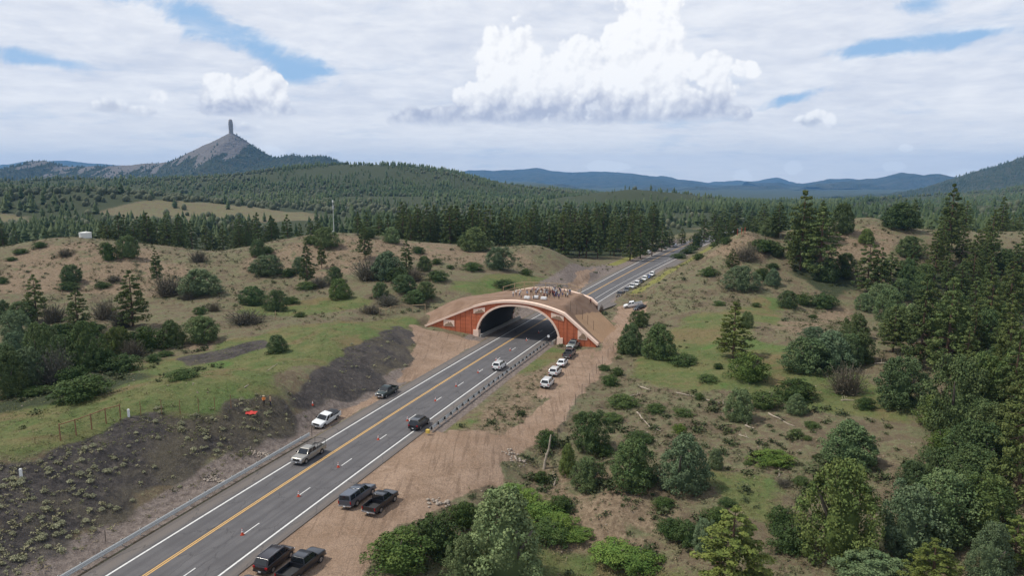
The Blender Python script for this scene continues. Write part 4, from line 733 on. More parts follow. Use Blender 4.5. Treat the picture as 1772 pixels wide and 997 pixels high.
    if sgn < 0:
        # four cream plaques with a raised mountain outline
        for pts_ in PLAQUES:
            pl = prism('plaque', [pts_[3], pts_[2]], [pts_[0], pts_[1]], vf - 0.10, vf + 0.02, CREAM, core)
            cu = sum(p[0] for p in pts_) / 4; cz = sum(p[1] for p in pts_) / 4
            (ax, az_), (bx, bz) = pts_[0], pts_[1]
            sil = [(0.10, 0.08), (0.22, 0.26), (0.36, 0.34), (0.46, 0.60), (0.54, 0.46), (0.68, 0.62), (0.82, 0.30), (0.92, 0.10)]
            h = pts_[3][1] - pts_[0][1]
            low_ = [(ax + (bx - ax) * s_, az_ + (bz - az_) * s_ + 0.08 * h) for s_, _ in sil]; up_ = [(ax + (bx - ax) * s_, az_ + (bz - az_) * s_ + (0.10 + k) * h) for s_, k in sil]
            link('mountain_relief', None, pl) if False else prism('mountain_relief', up_, low_, vf - 0.15, vf - 0.09, RELIEF, pl)
PLAQUES = [[(-12.3, 6.0), (-9.0, 6.6), (-9.0, 7.9), (-12.3, 7.2)], [(-21.2, 2.0), (-18.0, 2.0), (-18.0, 3.7), (-21.2, 3.7)],
           [(9.2, 6.6), (12.5, 6.0), (12.5, 7.2), (9.2, 7.9)], [(16.2, 1.7), (18.6, 1.7), (18.6, 3.0), (16.2, 4.2)]]
head_wall(0.0, -1, 'front_wall'); head_wall(BLEN, 1, 'back_wall')
# barrel vault between the two walls
bm = bmesh.new(); nn = 40; nv = 14; rows = []
for j in range(nv + 1):
    v = 0.5 + (BLEN - 1.0) * j / nv; row = []
    for i in range(nn + 1):
        u = -AR * math.cos(math.pi * i / nn) * 1.002; row.append(bm.verts.new((u, v, max(arch_low(u * 0.9975), -0.15) + 0.02 * (j % 2))))
    rows.append(row)
for j in range(nv):
    for i in range(nn): bm.faces.new((rows[j][i], rows[j][i + 1], rows[j + 1][i + 1], rows[j + 1][i]))
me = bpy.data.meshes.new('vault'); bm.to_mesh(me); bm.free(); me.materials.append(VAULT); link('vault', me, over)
for s in (-1, 1): prism('barrier', [(s * 9.9 - 0.15, 0.82), (s * 9.9 + 0.15, 0.82)], [(s * 9.9 - 0.32, -0.15), (s * 9.9 + 0.32, -0.15)], -1.0, BLEN + 2, CONC, over)
# soil carried over the arch
def mat_fill():
    m = bpy.data.materials.new('overpass_soil'); m.use_nodes = True; t = NT(m.node_tree)
    geo = t.n('ShaderNodeNewGeometry'); P = geo.outputs['Position']; at = t.n('ShaderNodeAttribute', attribute_name='sand')
    n1 = t.noise(P, 0.3, 5, 0.6); n2 = t.noise(P, 2.5, 4, 0.7)
    c = t.mix(t.ss(n1, 0.3, 0.7), (0.185, 0.118, 0.082), (0.250, 0.168, 0.120)); sand = t.mix(t.ss(n2, 0.3, 0.7), (0.370, 0.232, 0.135), (0.440, 0.285, 0.175))
    k = t.ss(t.m('ADD', at.outputs['Fac'], t.m('MULTIPLY', t.m('SUBTRACT', n1, 0.5), 0.6)), 0.4, 0.6); c = t.mix(k, c, sand)
    p = t.n('ShaderNodeBsdfPrincipled', ins={'Base Color': c}); p.inputs['Roughness'].default_value = 0.95; p.inputs['Specular IOR Level'].default_value = 0.1
    b = t.n('ShaderNodeBump', ins={'Height': n2}); b.inputs['Strength'].default_value = 0.5; b.inputs['Distance'].default_value = 0.2; t.set(p, 'Normal', b.outputs[0])
    t.n('ShaderNodeOutputMaterial', ins={0: p.outputs[0]}); return m
du = np.arange(-36, 24.01, 0.5); dv = np.linspace(0.75, BLEN - 0.75, 46)
DU, DV = np.meshgrid(du, dv); DZ = deck_z(DU, DV)
wx = BM[0] + BU[0] * DU + BV[0] * DV; wy = BM[1] + BU[1] * DU + BV[1] * DV
DZ = DZ + fbm(wx, wy, 6, 4, 71) * 0.6 * sstep(DV, 1.2, 3.0) * (1 - sstep(DV, BLEN - 3, BLEN - 1.2))
DZ = np.where(DU < -27.0, DZ - (-27.0 - DU) * 0.25, DZ)
DZ = np.maximum(DZ, -0.4)
nr, nc = DU.shape; top = np.stack([DU, DV, DZ], -1).reshape(-1, 3)
me = fast_mesh('soil_deck', top, grid_faces(nr, nc), mat_fill())
at = me.attributes.new('sand', 'FLOAT', 'POINT')
at.data.foreach_set('value', (sstep(DU - 0.12 * DV, 12.0, 14.5) * sstep(DV, 3.2, 5.0)).ravel().astype(np.float32))
link('soil_deck', me, over)
def deck_at(u, v): return float(deck_z(np.array([u]), np.array([v]))[0])

du2 = np.arange(11.7, 24.01, 0.5); dv2 = np.linspace(BLEN - 0.75, BLEN + 12, 20); DU2, DV2 = np.meshgrid(du2, dv2)
wx2 = BM[0] + BU[0] * DU2 + BV[0] * DV2; wy2 = BM[1] + BU[1] * DU2 + BV[1] * DV2; DZ2 = np.maximum(np.minimum(np.where(DU2 > 11, 9.5 - (DU2 - 11) * 0.93, 9.5) - np.maximum(DV2 - (BLEN - 3), 0) * 0.85, (DU2 - 12.6) * 1.0) + fbm(wx2, wy2, 5, 3, 71) * 0.25, -0.6)
me = fast_mesh('soil_flank', np.stack([DU2, DV2, DZ2], -1).reshape(-1, 3), grid_faces(*DU2.shape), me.materials[0])
at = me.attributes.new('sand', 'FLOAT', 'POINT'); at.data.foreach_set('value', (1 - sstep(DV2, BLEN + 1, BLEN + 5)).ravel().astype(np.float32)); link('soil_flank', me, over)

# ------------------------------------------------------------------ far mountains
def mat_mountain(name, c1, c2, c3, scale, rockattr=False):
    m = bpy.data.materials.new(name); m.use_nodes = True; t = NT(m.node_tree)
    geo = t.n('ShaderNodeNewGeometry'); P = geo.outputs['Position']
    n1 = t.noise(P, scale, 5, 0.6); n2 = t.noise(P, scale * 7, 4, 0.7)
    c = t.mix(t.ss(n1, 0.35, 0.65), c1, c2); c = t.mix(t.ss(n2, 0.35, 0.75), c, c3)
    if rockattr:
        at = t.n('ShaderNodeAttribute', attribute_name='bare'); k = t.ss(t.m('ADD', at.outputs['Fac'], t.m('MULTIPLY', t.m('SUBTRACT', n2, 0.5), 0.7)), 0.4, 0.6)
        c = t.mix(k, c, t.mix(n2, (0.115, 0.104, 0.098), (0.215, 0.192, 0.176)))
    p = t.n('ShaderNodeBsdfPrincipled', ins={'Base Color': c}); p.inputs['Roughness'].default_value = 0.95; p.inputs['Specular IOR Level'].default_value = 0.05
    b = t.n('ShaderNodeBump', ins={'Height': n2}); b.inputs['Strength'].default_value = 0.8; b.inputs['Distance'].default_value = 0.15 / scale; t.set(p, 'Normal', b.outputs[0])
    t.n('ShaderNodeOutputMaterial', ins={0: p.outputs[0]}); return m
FARM = mat_mountain('far_forest_slope', (0.024, 0.034, 0.024), (0.042, 0.052, 0.034), (0.075, 0.076, 0.056), 0.0012)
MIDM = mat_mountain('mountain_forest_slope', (0.030, 0.045, 0.024), (0.050, 0.062, 0.034), (0.085, 0.080, 0.055), 0.004, True)
MOUNT = {}
def mountain(name, Yc, crest, base, W, dx, rough, mat, lab, bare=None, ny=34, pw=1.25):
    cx = np.array([p[0] for p in crest]); cz = np.array([p[1] for p in crest])
    xs_ = np.arange(cx[0], cx[-1], dx); top = np.interp(xs_, cx, cz)
    k = max(1, int(0.004 * len(xs_))); ker = np.ones(2 * k + 1) / (2 * k + 1); top = np.convolve(np.pad(top, k, mode='edge'), ker, 'valid') if bare is None else top
    top = top + (fbm(xs_, xs_ * 0, 1500 if Yc > 7000 else 120, 5, 29) * (120 if Yc > 7000 else 4))
    t_ = np.concatenate([-np.linspace(1, 0, ny) ** 1.3, np.linspace(0, 1, ny // 2)[1:]])
    X, T = np.meshgrid(xs_, t_); TP = np.broadcast_to(top, X.shape)
    Wl = W * (0.75 + 0.5 * np.clip((TP - base) / max(1, top.max() - base), 0, 1))
    meand = fbm(X, X * 0, W * 0.9, 3, 3) * W * 0.35
    Yy = Yc + T * Wl + meand * (np.abs(T))
    pr = (1 - np.abs(T)) ** pw
    gul = fbm(X, Yy, W * 0.33, 5, 11)
    Zz = base - 25 + (TP - base + 25) * pr + gul * rough * (1 - pr * 0.72) * 2 * np.sqrt(np.abs(T) * (1 - np.abs(T)) * 4 + 0.02) + fbm(X, Yy, rough * 1.2, 3, 19) * rough * 0.10
    me = fast_mesh(name, np.stack([X, Yy, Zz], -1).reshape(-1, 3), grid_faces(*X.shape), mat)
    at = me.attributes.new('bare', 'FLOAT', 'POINT'); bv = np.zeros(X.shape) if bare is None else bare(X, T, Zz)
    at.data.foreach_set('value', bv.ravel().astype(np.float32))
    o = tag(link(name, me), kind='structure'); MOUNT[name] = (X, Yy, Zz, bv, T); return o
def bare_chimney(X, T, Zz):
    u = X - CHIM_X; cr_ = np.interp(X, [p[0] for p in CREST['g']], [p[1] for p in CREST['g']])
    line = np.where(u > 55, 112 + (u - 55) * 3.2, np.where(u < -90, np.minimum(112, cr_ - 46), 112.0))
    jag = 120 * fbm(X, Zz * 0.15, 55, 3, 3) + 70 * fbm(X, Zz * 0.12, 17, 2, 6)
    b = sstep(Zz - line - jag, -9, 9) * (T <= 0.03)
    b = b * np.where(X < -2350, 0.75 * (fbm(X, Zz * 2, 70, 3, 8) > -0.1), 1.0) * np.where(u > 120, 0.0, 1.0)
    return np.clip(b * (0.62 + 0.9 * sstep(fbm(X, Zz * 0.5, 26, 3, 91), -0.25, 0.15)), 0, 1)
mountain('far_range', 12500, CREST['a'], -60, 2600, 55, 110, FARM, '')
mountain('far_range', 12500, CREST['b'], -60, 2400, 55, 90, FARM, '')
mountain('near_blue_ridge', 8200, CREST['c'], -60, 1500, 45, 60, FARM, '')
mountain('mesa', 9000, CREST['d'], -60, 1800, 40, 90, FARM, '')
mountain('far_peak', 11500, CREST['e'], -60, 1500, 50, 70, FARM, '')
mountain('forested_mountain', 3600, CREST['f'], -60, 1300, 18, 45, MIDM, '')
mountain('rock_pillar_mountain', 4000, CREST['g'], 0, 620, 8, 44, MIDM, '', bare_chimney, 46, 1.05)
# the rock pillar on its summit
def rock_pillar():
    bm = bmesh.new(); n = 20; prof = [(0, 1.45), (0.07, 1.2), (0.16, 1.02), (0.30, 0.95), (0.42, 0.99), (0.50, 0.90), (0.56, 0.97), (0.70, 1.02), (0.84, 0.98), (0.93, 0.80), (0.98, 0.5), (1.0, 0.0)]
    rings = []
    for z, r in prof:
        ring = []
        for i in range(n):
            a = 2 * math.pi * i / n; k = 1 + 0.16 * mnoise.noise(Vector((math.cos(a) * 1.7, math.sin(a) * 1.7, z * 5))) + 0.05 * mnoise.noise(Vector((math.cos(a) * 6, math.sin(a) * 6, z * 20)))
            ring.append(bm.verts.new((11.3 * r * k * math.cos(a), 15 * r * k * math.sin(a), 92 * z)))
        rings.append(ring)
    for a, b in zip(rings[:-1], rings[1:]):
        for i in range(n): bm.faces.new((a[i], a[(i + 1) % n], b[(i + 1) % n], b[i]))
    me = bpy.data.meshes.new('rock_pillar'); bm.to_mesh(me); bm.free(); me.materials.append(mat_simple('pillar_sandstone', (0.25, 0.21, 0.18), 0.95, var=0.35, scale=0.08, bump=0.5))
    o = link('rock_pillar', me, loc=(CHIM_X, 4000, CHIM_Z - 12)); tag(o, 'tall grey rock pillar on the summit of the pointed mountain', 'rock')
rock_pillar()

# ------------------------------------------------------------------ far woods
def mat_leaf(name, attr=True, dark=0.78, light=1.22):
    m = bpy.data.materials.new(name); m.use_nodes = True; t = NT(m.node_tree)
    oi = t.n('ShaderNodeObjectInfo'); at = t.n('ShaderNodeAttribute', attribute_name='tone')
    k = t.ss(at.outputs['Fac'], 0.0, 1.0, dark, light)
    hue = t.n('ShaderNodeHueSaturation', ins={'Hue': t.m('ADD', 0.5, t.m('MULTIPLY', t.m('SUBTRACT', at.outputs['Fac'], 0.5), -0.05)), 'Value': k, 'Color': oi.outputs['Color']})
    p = t.n('ShaderNodeBsdfPrincipled', ins={'Base Color': hue.outputs[0]}); p.inputs['Roughness'].default_value = 0.75; p.inputs['Specular IOR Level'].default_value = 0.12
    t.n('ShaderNodeOutputMaterial', ins={0: p.outputs[0]}); return m
LEAF = mat_leaf('foliage')
def cone_tree(rng, tiers, sides):
    V = []; F = []
    for k in range(tiers):
        z0 = 0.06 + 0.80 * k / tiers; z1 = min(1.0, z0 + 1.15 / tiers + 0.12); r = 0.5 * (1 - (k / tiers) ** 2.0) * (0.8 + 0.2 * min(1, k)) * rng.uniform(0.85, 1.1) + 0.03
        b = len(V); V.append((rng.uniform(-.03, .03), rng.uniform(-.03, .03), z1 if k < tiers - 1 else 1.0))
        for i in range(sides):
            a = 2 * math.pi * (i + 0.5 * (k % 2)) / sides; rr = r * rng.uniform(0.62, 1.12); V.append((rr * math.cos(a), rr * math.sin(a), z0 - rng.uniform(0, 0.05)))
        for i in range(sides): F.append((b, b + 1 + i, b + 1 + (i + 1) % sides))
    return np.array(V), np.array(F)
def round_tree(rng, sides=7):
    V = [(0, 0, 1)]; F = []
    prof = [(0.80, 0.30), (0.45, 0.50), (0.06, 0.36)]
    for z, r in prof:
        for i in range(sides):
            a = 2 * math.pi * i / sides; k = rng.uniform(0.75, 1.2); V.append((r * k * math.cos(a), r * k * math.sin(a), z + rng.uniform(-.06, .06)))
    for i in range(sides): F.append((0, 1 + i, 1 + (i + 1) % sides))
    for q in range(2):
        for i in range(sides):
            a = 1 + q * sides; F.append((a + i, a + sides + i, a + sides + (i + 1) % sides)); F.append((a + i, a + sides + (i + 1) % sides, a + (i + 1) % sides))
    return np.array(V), np.array(F)
def scatter(name, P, Hh, Ww, protos, label, seed, color):
    rng = np.random.default_rng(seed); VV = []; FF = []; TT = []; off = 0
    pick = rng.integers(0, len(protos), len(P)); ang = rng.uniform(0, 6.283, len(P)); tone = np.clip(rng.uniform(0, 1, len(P)) * 0.6 + 0.2 + fbm(P[:, 0], P[:, 1], 90, 2, 5) * 0.6, 0, 1)
    for q, (v, f) in enumerate(protos):
        sel = np.where(pick == q)[0]
        if len(sel) == 0: continue
        c, s = np.cos(ang[sel])[:, None], np.sin(ang[sel])[:, None]
        X = (v[None, :, 0] * c - v[None, :, 1] * s) * Ww[sel][:, None] + P[sel, 0][:, None]; Y = (v[None, :, 0] * s + v[None, :, 1] * c) * Ww[sel][:, None] + P[sel, 1][:, None]
        Z_ = v[None, :, 2] * Hh[sel][:, None] + P[sel, 2][:, None]
        VV.append(np.stack([X, Y, Z_], -1).reshape(-1, 3)); FF.append((f[None] + (np.arange(len(sel)) * len(v))[:, None, None]).reshape(-1, 3) + off); off += len(sel) * len(v)
        TT.append(np.repeat(tone[sel], len(v)))
    me = fast_mesh(name, np.concatenate(VV), np.concatenate(FF), LEAF, False)
    at = me.attributes.new('tone', 'FLOAT', 'POINT'); at.data.foreach_set('value', np.concatenate(TT).astype(np.float32))
    o = link(name, me); o.color = (*color, 1); tag(o, label, 'forest', kind='stuff'); return o
prng = random.Random(4)
CON_HI = [cone_tree(prng, 6, 9) for _ in range(6)]; CON_LO = [cone_tree(prng, 3, 6) for _ in range(6)]; RND = [round_tree(prng) for _ in range(6)]
def in_polys(x, y, polys):
    r = np.zeros(len(x), bool)
    for P in polys:
        P = np.array(P); ins = np.zeros(len(x), bool)
        for i in range(len(P)):
            ax, ay = P[i]; bx, by = P[(i + 1) % len(P)]; ins ^= ((ay > y) != (by > y)) & (x < (bx - ax) * (y - ay) / (by - ay + 1e-12) + ax)
        r |= ins
    return r
def far_woods():
    rng = np.random.default_rng(8); n = 108000
    Y = np.exp(math.log(400) + (math.log(3300) - math.log(400)) * rng.uniform(0, 1, n) ** 0.72); X = rng.uniform(-0.86, 0.86, n) * (Y + 60)
    keep = ~in_polys(X + 22 * fbm(X, Y, 50, 2, 61), Y + 30 * fbm(X, Y, 50, 2, 62), ZONES['clearing']) | (rng.uniform(0, 1, n) < 0.10)
    keep &= ~((np.abs(road_d(X, Y)) < 26) & (Y < 620))
    sparse = np.maximum(np.exp(-((X + 420) / 190) ** 2 - ((Y - 700) / 110) ** 2), 0.9 * np.exp(-((X + 620) / 160) ** 2 - ((Y - 620) / 130) ** 2))
    sparse = np.maximum(sparse, 0.85 * np.exp(-((X + 230) / 160) ** 2 - ((Y - 800) / 70) ** 2))
    patch = np.clip(fbm(X, Y, 170, 4, 41) * 2.4 + 0.70, 0.05, 1)
    dens = patch * (1 - 0.72 * sparse)
    dens = dens * np.clip((Y / 700) ** 0.0, 0, 1)
    keep &= rng.uniform(0, 1, n) < dens * np.where(Y > 1100, 0.66, 0.42)
    X, Y, sp = X[keep], Y[keep], sparse[keep]
    Zt = terrain_z(X, Y); P = np.stack([X, Y, Zt - 0.3], -1)
    rnd = (rng.uniform(0, 1, len(X)) < np.clip(0.16 + 0.75 * sp + 0.9 * fbm(X, Y, 130, 2, 55), 0.02, 0.95))
    Hh = np.where(rnd, rng.uniform(4, 7.5, len(X)), rng.uniform(6, 14, len(X)) * np.where(Y > 1000, 0.78, 1.0) * np.clip(1 + fbm(X, Y, 60, 2, 3) * 0.5, 0.7, 1.3)); Ww = np.where(rnd, Hh * rng.uniform(0.8, 1.15, len(X)), Hh * rng.uniform(0.42, 0.62, len(X)))
    a = ~rnd & (Y < 900); b = ~rnd & (Y >= 900)
    scatter('pine_forest', P[a], Hh[a], Ww[a], CON_HI, 'dense dark pine forest filling the valley beyond the red hills', 1, (0.050, 0.072, 0.029))
    scatter('distant_pine_forest', P[b], Hh[b], Ww[b], CON_LO, 'hazy green pine forest covering the far rolling hills', 2, (0.062, 0.088, 0.038))
    scatter('juniper_scrub', P[rnd], Hh[rnd], Ww[rnd], RND, 'grey green juniper scrub dotted over the open valley slopes', 3, (0.085, 0.095, 0.056))
far_woods()
def mountain_woods(name, n, label, seed, hmin, hmax):
    X, Y, Zz, bv, T = MOUNT[name]; rng = np.random.default_rng(seed)
    nr_, nc_ = X.shape; fr = np.where(T[:, 0] <= 0.25)[0].max()
    i = rng.integers(0, fr, n); j = rng.integers(0, nc_ - 1, n); fx = rng.uniform(0, 1, n); fy = rng.uniform(0, 1, n)
    def bl(A): return (A[i, j] * (1 - fx) + A[i, j + 1] * fx) * (1 - fy) + (A[i + 1, j] * (1 - fx) + A[i + 1, j + 1] * fx) * fy
    P = np.stack([bl(X), bl(Y), bl(Zz) - 0.5], -1); k = rng.uniform(0, 1, n) > bl(bv) * 1.15; P = P[k]
    Hh = rng.uniform(hmin, hmax, len(P)); scatter(name + '_woods', P, Hh, Hh * rng.uniform(0.45, 0.7, len(P)), CON_LO, label, seed, (0.050, 0.068, 0.036))
mountain_woods('rock_pillar_mountain', 9000, 'dark pines clothing the lower flanks of the pointed mountain', 21, 9, 17)
mountain_woods('forested_mountain', 7000, 'dark woods on the slope of the mountain at the edge', 22, 8, 16)

# ------------------------------------------------------------------ haze: one closed box of air
def build_haze():
    x0, x1, y0, y1, z0, z1 = -15500, 15500, -400, 15500, -260, 520
    V = [(x, y, z) for z in (z0, z1) for y in (y0, y1) for x in (x0, x1)]
    F = [(0, 2, 3, 1), (4, 5, 7, 6), (0, 1, 5, 4), (2, 6, 7, 3), (0, 4, 6, 2), (1, 3, 7, 5)]
    m = bpy.data.materials.new('haze_air'); m.use_nodes = True; t = NT(m.node_tree)
    pv = t.n('ShaderNodeVolumePrincipled'); pv.inputs['Color'].default_value = (0.24, 0.54, 1.0, 1); pv.inputs['Density'].default_value = HAZE
    pv.inputs['Anisotropy'].default_value = 0.0
    o_ = t.n('ShaderNodeOutputMaterial'); t.set(o_, 'Volume', pv.outputs[0])
    o = link('haze', mesh_from('haze', V, F, m)); tag(o, kind='stuff'); o['label'] = 'thin blue haze filling the air over the valley'
HAZE = 5.6e-5
build_haze()

# ------------------------------------------------------------------ trees and shrubs (unit models, height 1 and crown width 1)
def leaf_cloud(name, puffs, per, lsize, seed, up=0.25, flat=1.0, core=None, zs=1.0):
    rng = np.random.default_rng(seed); C = np.array([p[:3] for p in puffs]); Rr = np.array([p[3] for p in puffs])
    n = len(puffs) * per; idx = np.repeat(np.arange(len(puffs)), per)
    d = rng.normal(size=(n, 3)); d[:, 2] += up; d /= np.linalg.norm(d, axis=1)[:, None]
    rad = Rr[idx] * (0.55 + 0.5 * rng.uniform(0, 1, n) ** 0.5)
    pos = C[idx] + d * rad[:, None] * np.array([1, 1, flat])
    nrm = d + rng.normal(size=(n, 3)) * 0.55; nrm /= np.linalg.norm(nrm, axis=1)[:, None]
    a = np.cross(nrm, rng.normal(size=(n, 3))); a /= np.linalg.norm(a, axis=1)[:, None]; b = np.cross(nrm, a)
    s = lsize * rng.uniform(0.6, 1.35, n)[:, None]; e = rng.uniform(0.55, 1.0, n)[:, None]
    a[:, 2] *= zs; b[:, 2] *= zs
    V = np.stack([pos + a * s, pos + b * s * e, pos - a * s, pos - b * s * e], 1).reshape(-1, 3)
    F_ = np.arange(4 * n).reshape(n, 4)
    tone = np.repeat(np.clip(0.5 * rng.uniform(0, 1, len(puffs))[idx] + 0.5 * rng.uniform(0, 1, n), 0, 1), 4)
    if core is not None:
        cv, cf = core; F_ = np.concatenate([F_, cf + len(V)]); V = np.concatenate([V, cv]); tone = np.concatenate([tone, np.full(len(cv), 0.35)])
    me = fast_mesh(name, V, F_, LEAF, False)
    at = me.attributes.new('tone', 'FLOAT', 'POINT'); at.data.foreach_set('value', tone.astype(np.float32)); return me
def lathe_core(prof, sides, seed):
    rng = random.Random(seed); V = []; Fc = []
    for z, r in prof:
        for i in range(sides):
            a = 2 * math.pi * i / sides; k = rng.uniform(0.8, 1.05); V.append((r * k * math.cos(a), r * k * math.sin(a), z))
    for q in range(len(prof) - 1):
        for i in range(sides): Fc.append((q * sides + i, q * sides + (i + 1) % sides, (q + 1) * sides + (i + 1) % sides, (q + 1) * sides + i))
    return np.array(V), np.array(Fc)
def juniper(seed):
    rng = random.Random(seed); pf = []; pk = rng.uniform(0.24, 0.45); tp = rng.uniform(0.55, 1.0)
    lob = [(rng.uniform(0, 6.28), rng.uniform(0.06, 0.2), rng.randint(1, 4)) for _ in range(4)]
    def prof(z, a):
        r = 0.47 * (0.80 + 0.20 * z / pk) if z < pk else 0.47 * ((1 - (z - pk) / (1.02 - pk)) ** (0.62 * tp))
        for la, lk, q in lob: r *= 1 + lk * math.cos(q * (a - la)) * (0.4 + 0.6 * z)
        return r
    for k in range(150):
        z = 0.04 + 0.90 * ((k + rng.random()) / 150) ** 1.12; a = k * 2.39996 + rng.uniform(-.35, .35); pr_ = rng.uniform(0.055, 0.115) * (1.05 - 0.3 * z); r = max(0, prof(z, a) - pr_ * 0.8) * (rng.uniform(0.86, 1.04) if k % 5 else rng.uniform(0.4, 0.8))
        if k % 13 == 5: r *= 1.14
        pf.append((r * math.cos(a), r * math.sin(a), z, pr_))
    for q in range(rng.randint(1, 3)):
        a = rng.uniform(0, 6.28); zz_ = rng.uniform(0.62, 0.9); rr_ = prof(zz_, a) * rng.uniform(0.5, 0.9)
        for w_ in range(5): pf.append((rr_ * math.cos(a) + rng.uniform(-.05, .05), rr_ * math.sin(a) + rng.uniform(-.05, .05), zz_ - 0.05 + 0.035 * w_, 0.075 - 0.009 * w_))
    core = lathe_core([(0.03, 0.14), (0.2, 0.20), (0.45, 0.18), (0.62, 0.10), (0.74, 0.02)], 9, seed)
    return leaf_cloud('juniper_crown', pf, 92, 0.0135, seed, 0.35, 1.0, core)
def pine(seed):
    rng = random.Random(seed); pf = []; lv = 13; z0 = rng.uniform(0.16, 0.26); fat = rng.uniform(0.7, 1.0)
    for q in range(lv):
        f = q / (lv - 1); z = z0 + (0.97 - z0) * f; L = 0.5 * ((1 - f) ** (0.75 * fat)) * (0.72 + 0.28 * min(1, f * 5)) + 0.03
        nb = 7 if f < 0.6 else 5; a0 = rng.uniform(0, 6.28)
        for i in range(nb):
            if rng.random() < 0.10: continue
            a = a0 + 6.283 * i / nb + rng.uniform(-.35, .35); LL = L * rng.uniform(0.62, 1.08); dz = rng.uniform(-0.03, 0.015)
            for s in ((0.98, 0.62) if LL > 0.2 else (0.9,)):
                pf.append((LL * s * math.cos(a), LL * s * math.sin(a), z + dz - 0.03 * s * (1 - f), rng.uniform(0.055, 0.085) * (1.15 - 0.45 * f)))
    pf.append((0, 0, 0.965, 0.035)); 
    return leaf_cloud('pine_crown', pf, 84, 0.020, seed, 0.3, 0.36, None, 0.42)
def shrub(seed, per=85, ls=0.019):
    rng = random.Random(seed); pf = []
    for k in range(58):
        a = k * 2.39996 + rng.uniform(-.3, .3); rr_ = math.sqrt((k + 0.5) / 58) * 0.42; top = math.sqrt(max(0.02, 1 - (rr_ / 0.5) ** 2)) * rng.uniform(0.70, 1.0)
        z = top * (0.86 if k % 3 else rng.uniform(0.2, 0.6)); pf.append((rr_ * math.cos(a) * rng.uniform(.75, 1.22), rr_ * math.sin(a) * rng.uniform(.75, 1.22), max(0.06, z - 0.08), rng.uniform(0.085, 0.135)))
    core = lathe_core([(0.0, 0.26), (0.3, 0.26), (0.5, 0.17), (0.62, 0.04)], 8, seed)
    return leaf_cloud('shrub_crown', pf, per, ls, seed, 0.4, 0.9, core)
def bare_shrub(seed):
    rng = np.random.default_rng(seed); V = []; Fq = []; tone = []
    for k in range(380):
        a = rng.uniform(0, 6.283); t_ = rng.uniform(0.1, 1.5); L = rng.uniform(0.45, 1.0); b = np.array([rng.uniform(-.22, .22), rng.uniform(-.22, .22), 0.0]); 
        dv_ = np.array([math.cos(a) * math.sin(t_) * 0.5, math.sin(a) * math.sin(t_) * 0.5, math.cos(t_) * 0.85 + 0.1]) * L
        m_ = b + dv_ * 0.55 + rng.normal(size=3) * 0.03; e = b + dv_ + rng.normal(size=3) * 0.05; sd_ = np.cross(dv_, rng.normal(size=3)); sd_ = sd_ / np.linalg.norm(sd_) * 0.006
        o = len(V); V += [b - sd_, b + sd_, m_ + sd_ * .8, m_ - sd_ * .8, e + sd_ * .5, e - sd_ * .5]; Fq += [(o, o + 1, o + 2, o + 3), (o + 3, o + 2, o + 4, o + 5)]; tone += [rng.uniform(0, 1)] * 6
    n = 3600
    P = np.array(V)[rng.integers(0, len(V), n)] * rng.uniform(0.75, 1.05, (n, 1)); P[:, 2] = np.maximum(P[:, 2], 0.05)
    a = rng.normal(size=(n, 3)); a /= np.linalg.norm(a, axis=1)[:, None]; b = np.cross(a, rng.normal(size=(n, 3))); b /= np.linalg.norm(b, axis=1)[:, None]
    s = 0.017; o = len(V); LV = np.stack([P + a * s, P + b * s * .7, P - a * s, P - b * s * .7], 1).reshape(-1, 3)
    me = fast_mesh('bare_crown', np.concatenate([np.array(V), LV]), np.concatenate([np.array(Fq), np.arange(4 * n).reshape(n, 4) + o]), LEAF, False)
    at = me.attributes.new('tone', 'FLOAT', 'POINT'); at.data.foreach_set('value', np.concatenate([np.array(tone), np.repeat(rng.uniform(0, 1, n), 4)]).astype(np.float32)); return me
BARK = mat_simple('rough_bark', (0.115, 0.075, 0.050), 0.95, var=0.4, scale=3.0, bump=0.6)
GREYBARK = mat_simple('grey_bark', (0.15, 0.125, 0.10), 0.95, var=0.4, scale=3.0, bump=0.6)
def tube(bm, p0, p1, r0, r1, n=7):
    p0, p1 = Vector(p0), Vector(p1); d = (p1 - p0); q = d.to_track_quat('Z', 'Y'); ra = []; rb = []
    for i in range(n):
        a = 2 * math.pi * i / n; c = Vector((math.cos(a), math.sin(a), 0)); ra.append(bm.verts.new(p0 + q @ (c * r0))); rb.append(bm.verts.new(p1 + q @ (c * r1)))
    for i in range(n): bm.faces.new((ra[i], ra[(i + 1) % n], rb[(i + 1) % n], rb[i]))
    bm.faces.new(ra[::-1]); bm.faces.new(rb)
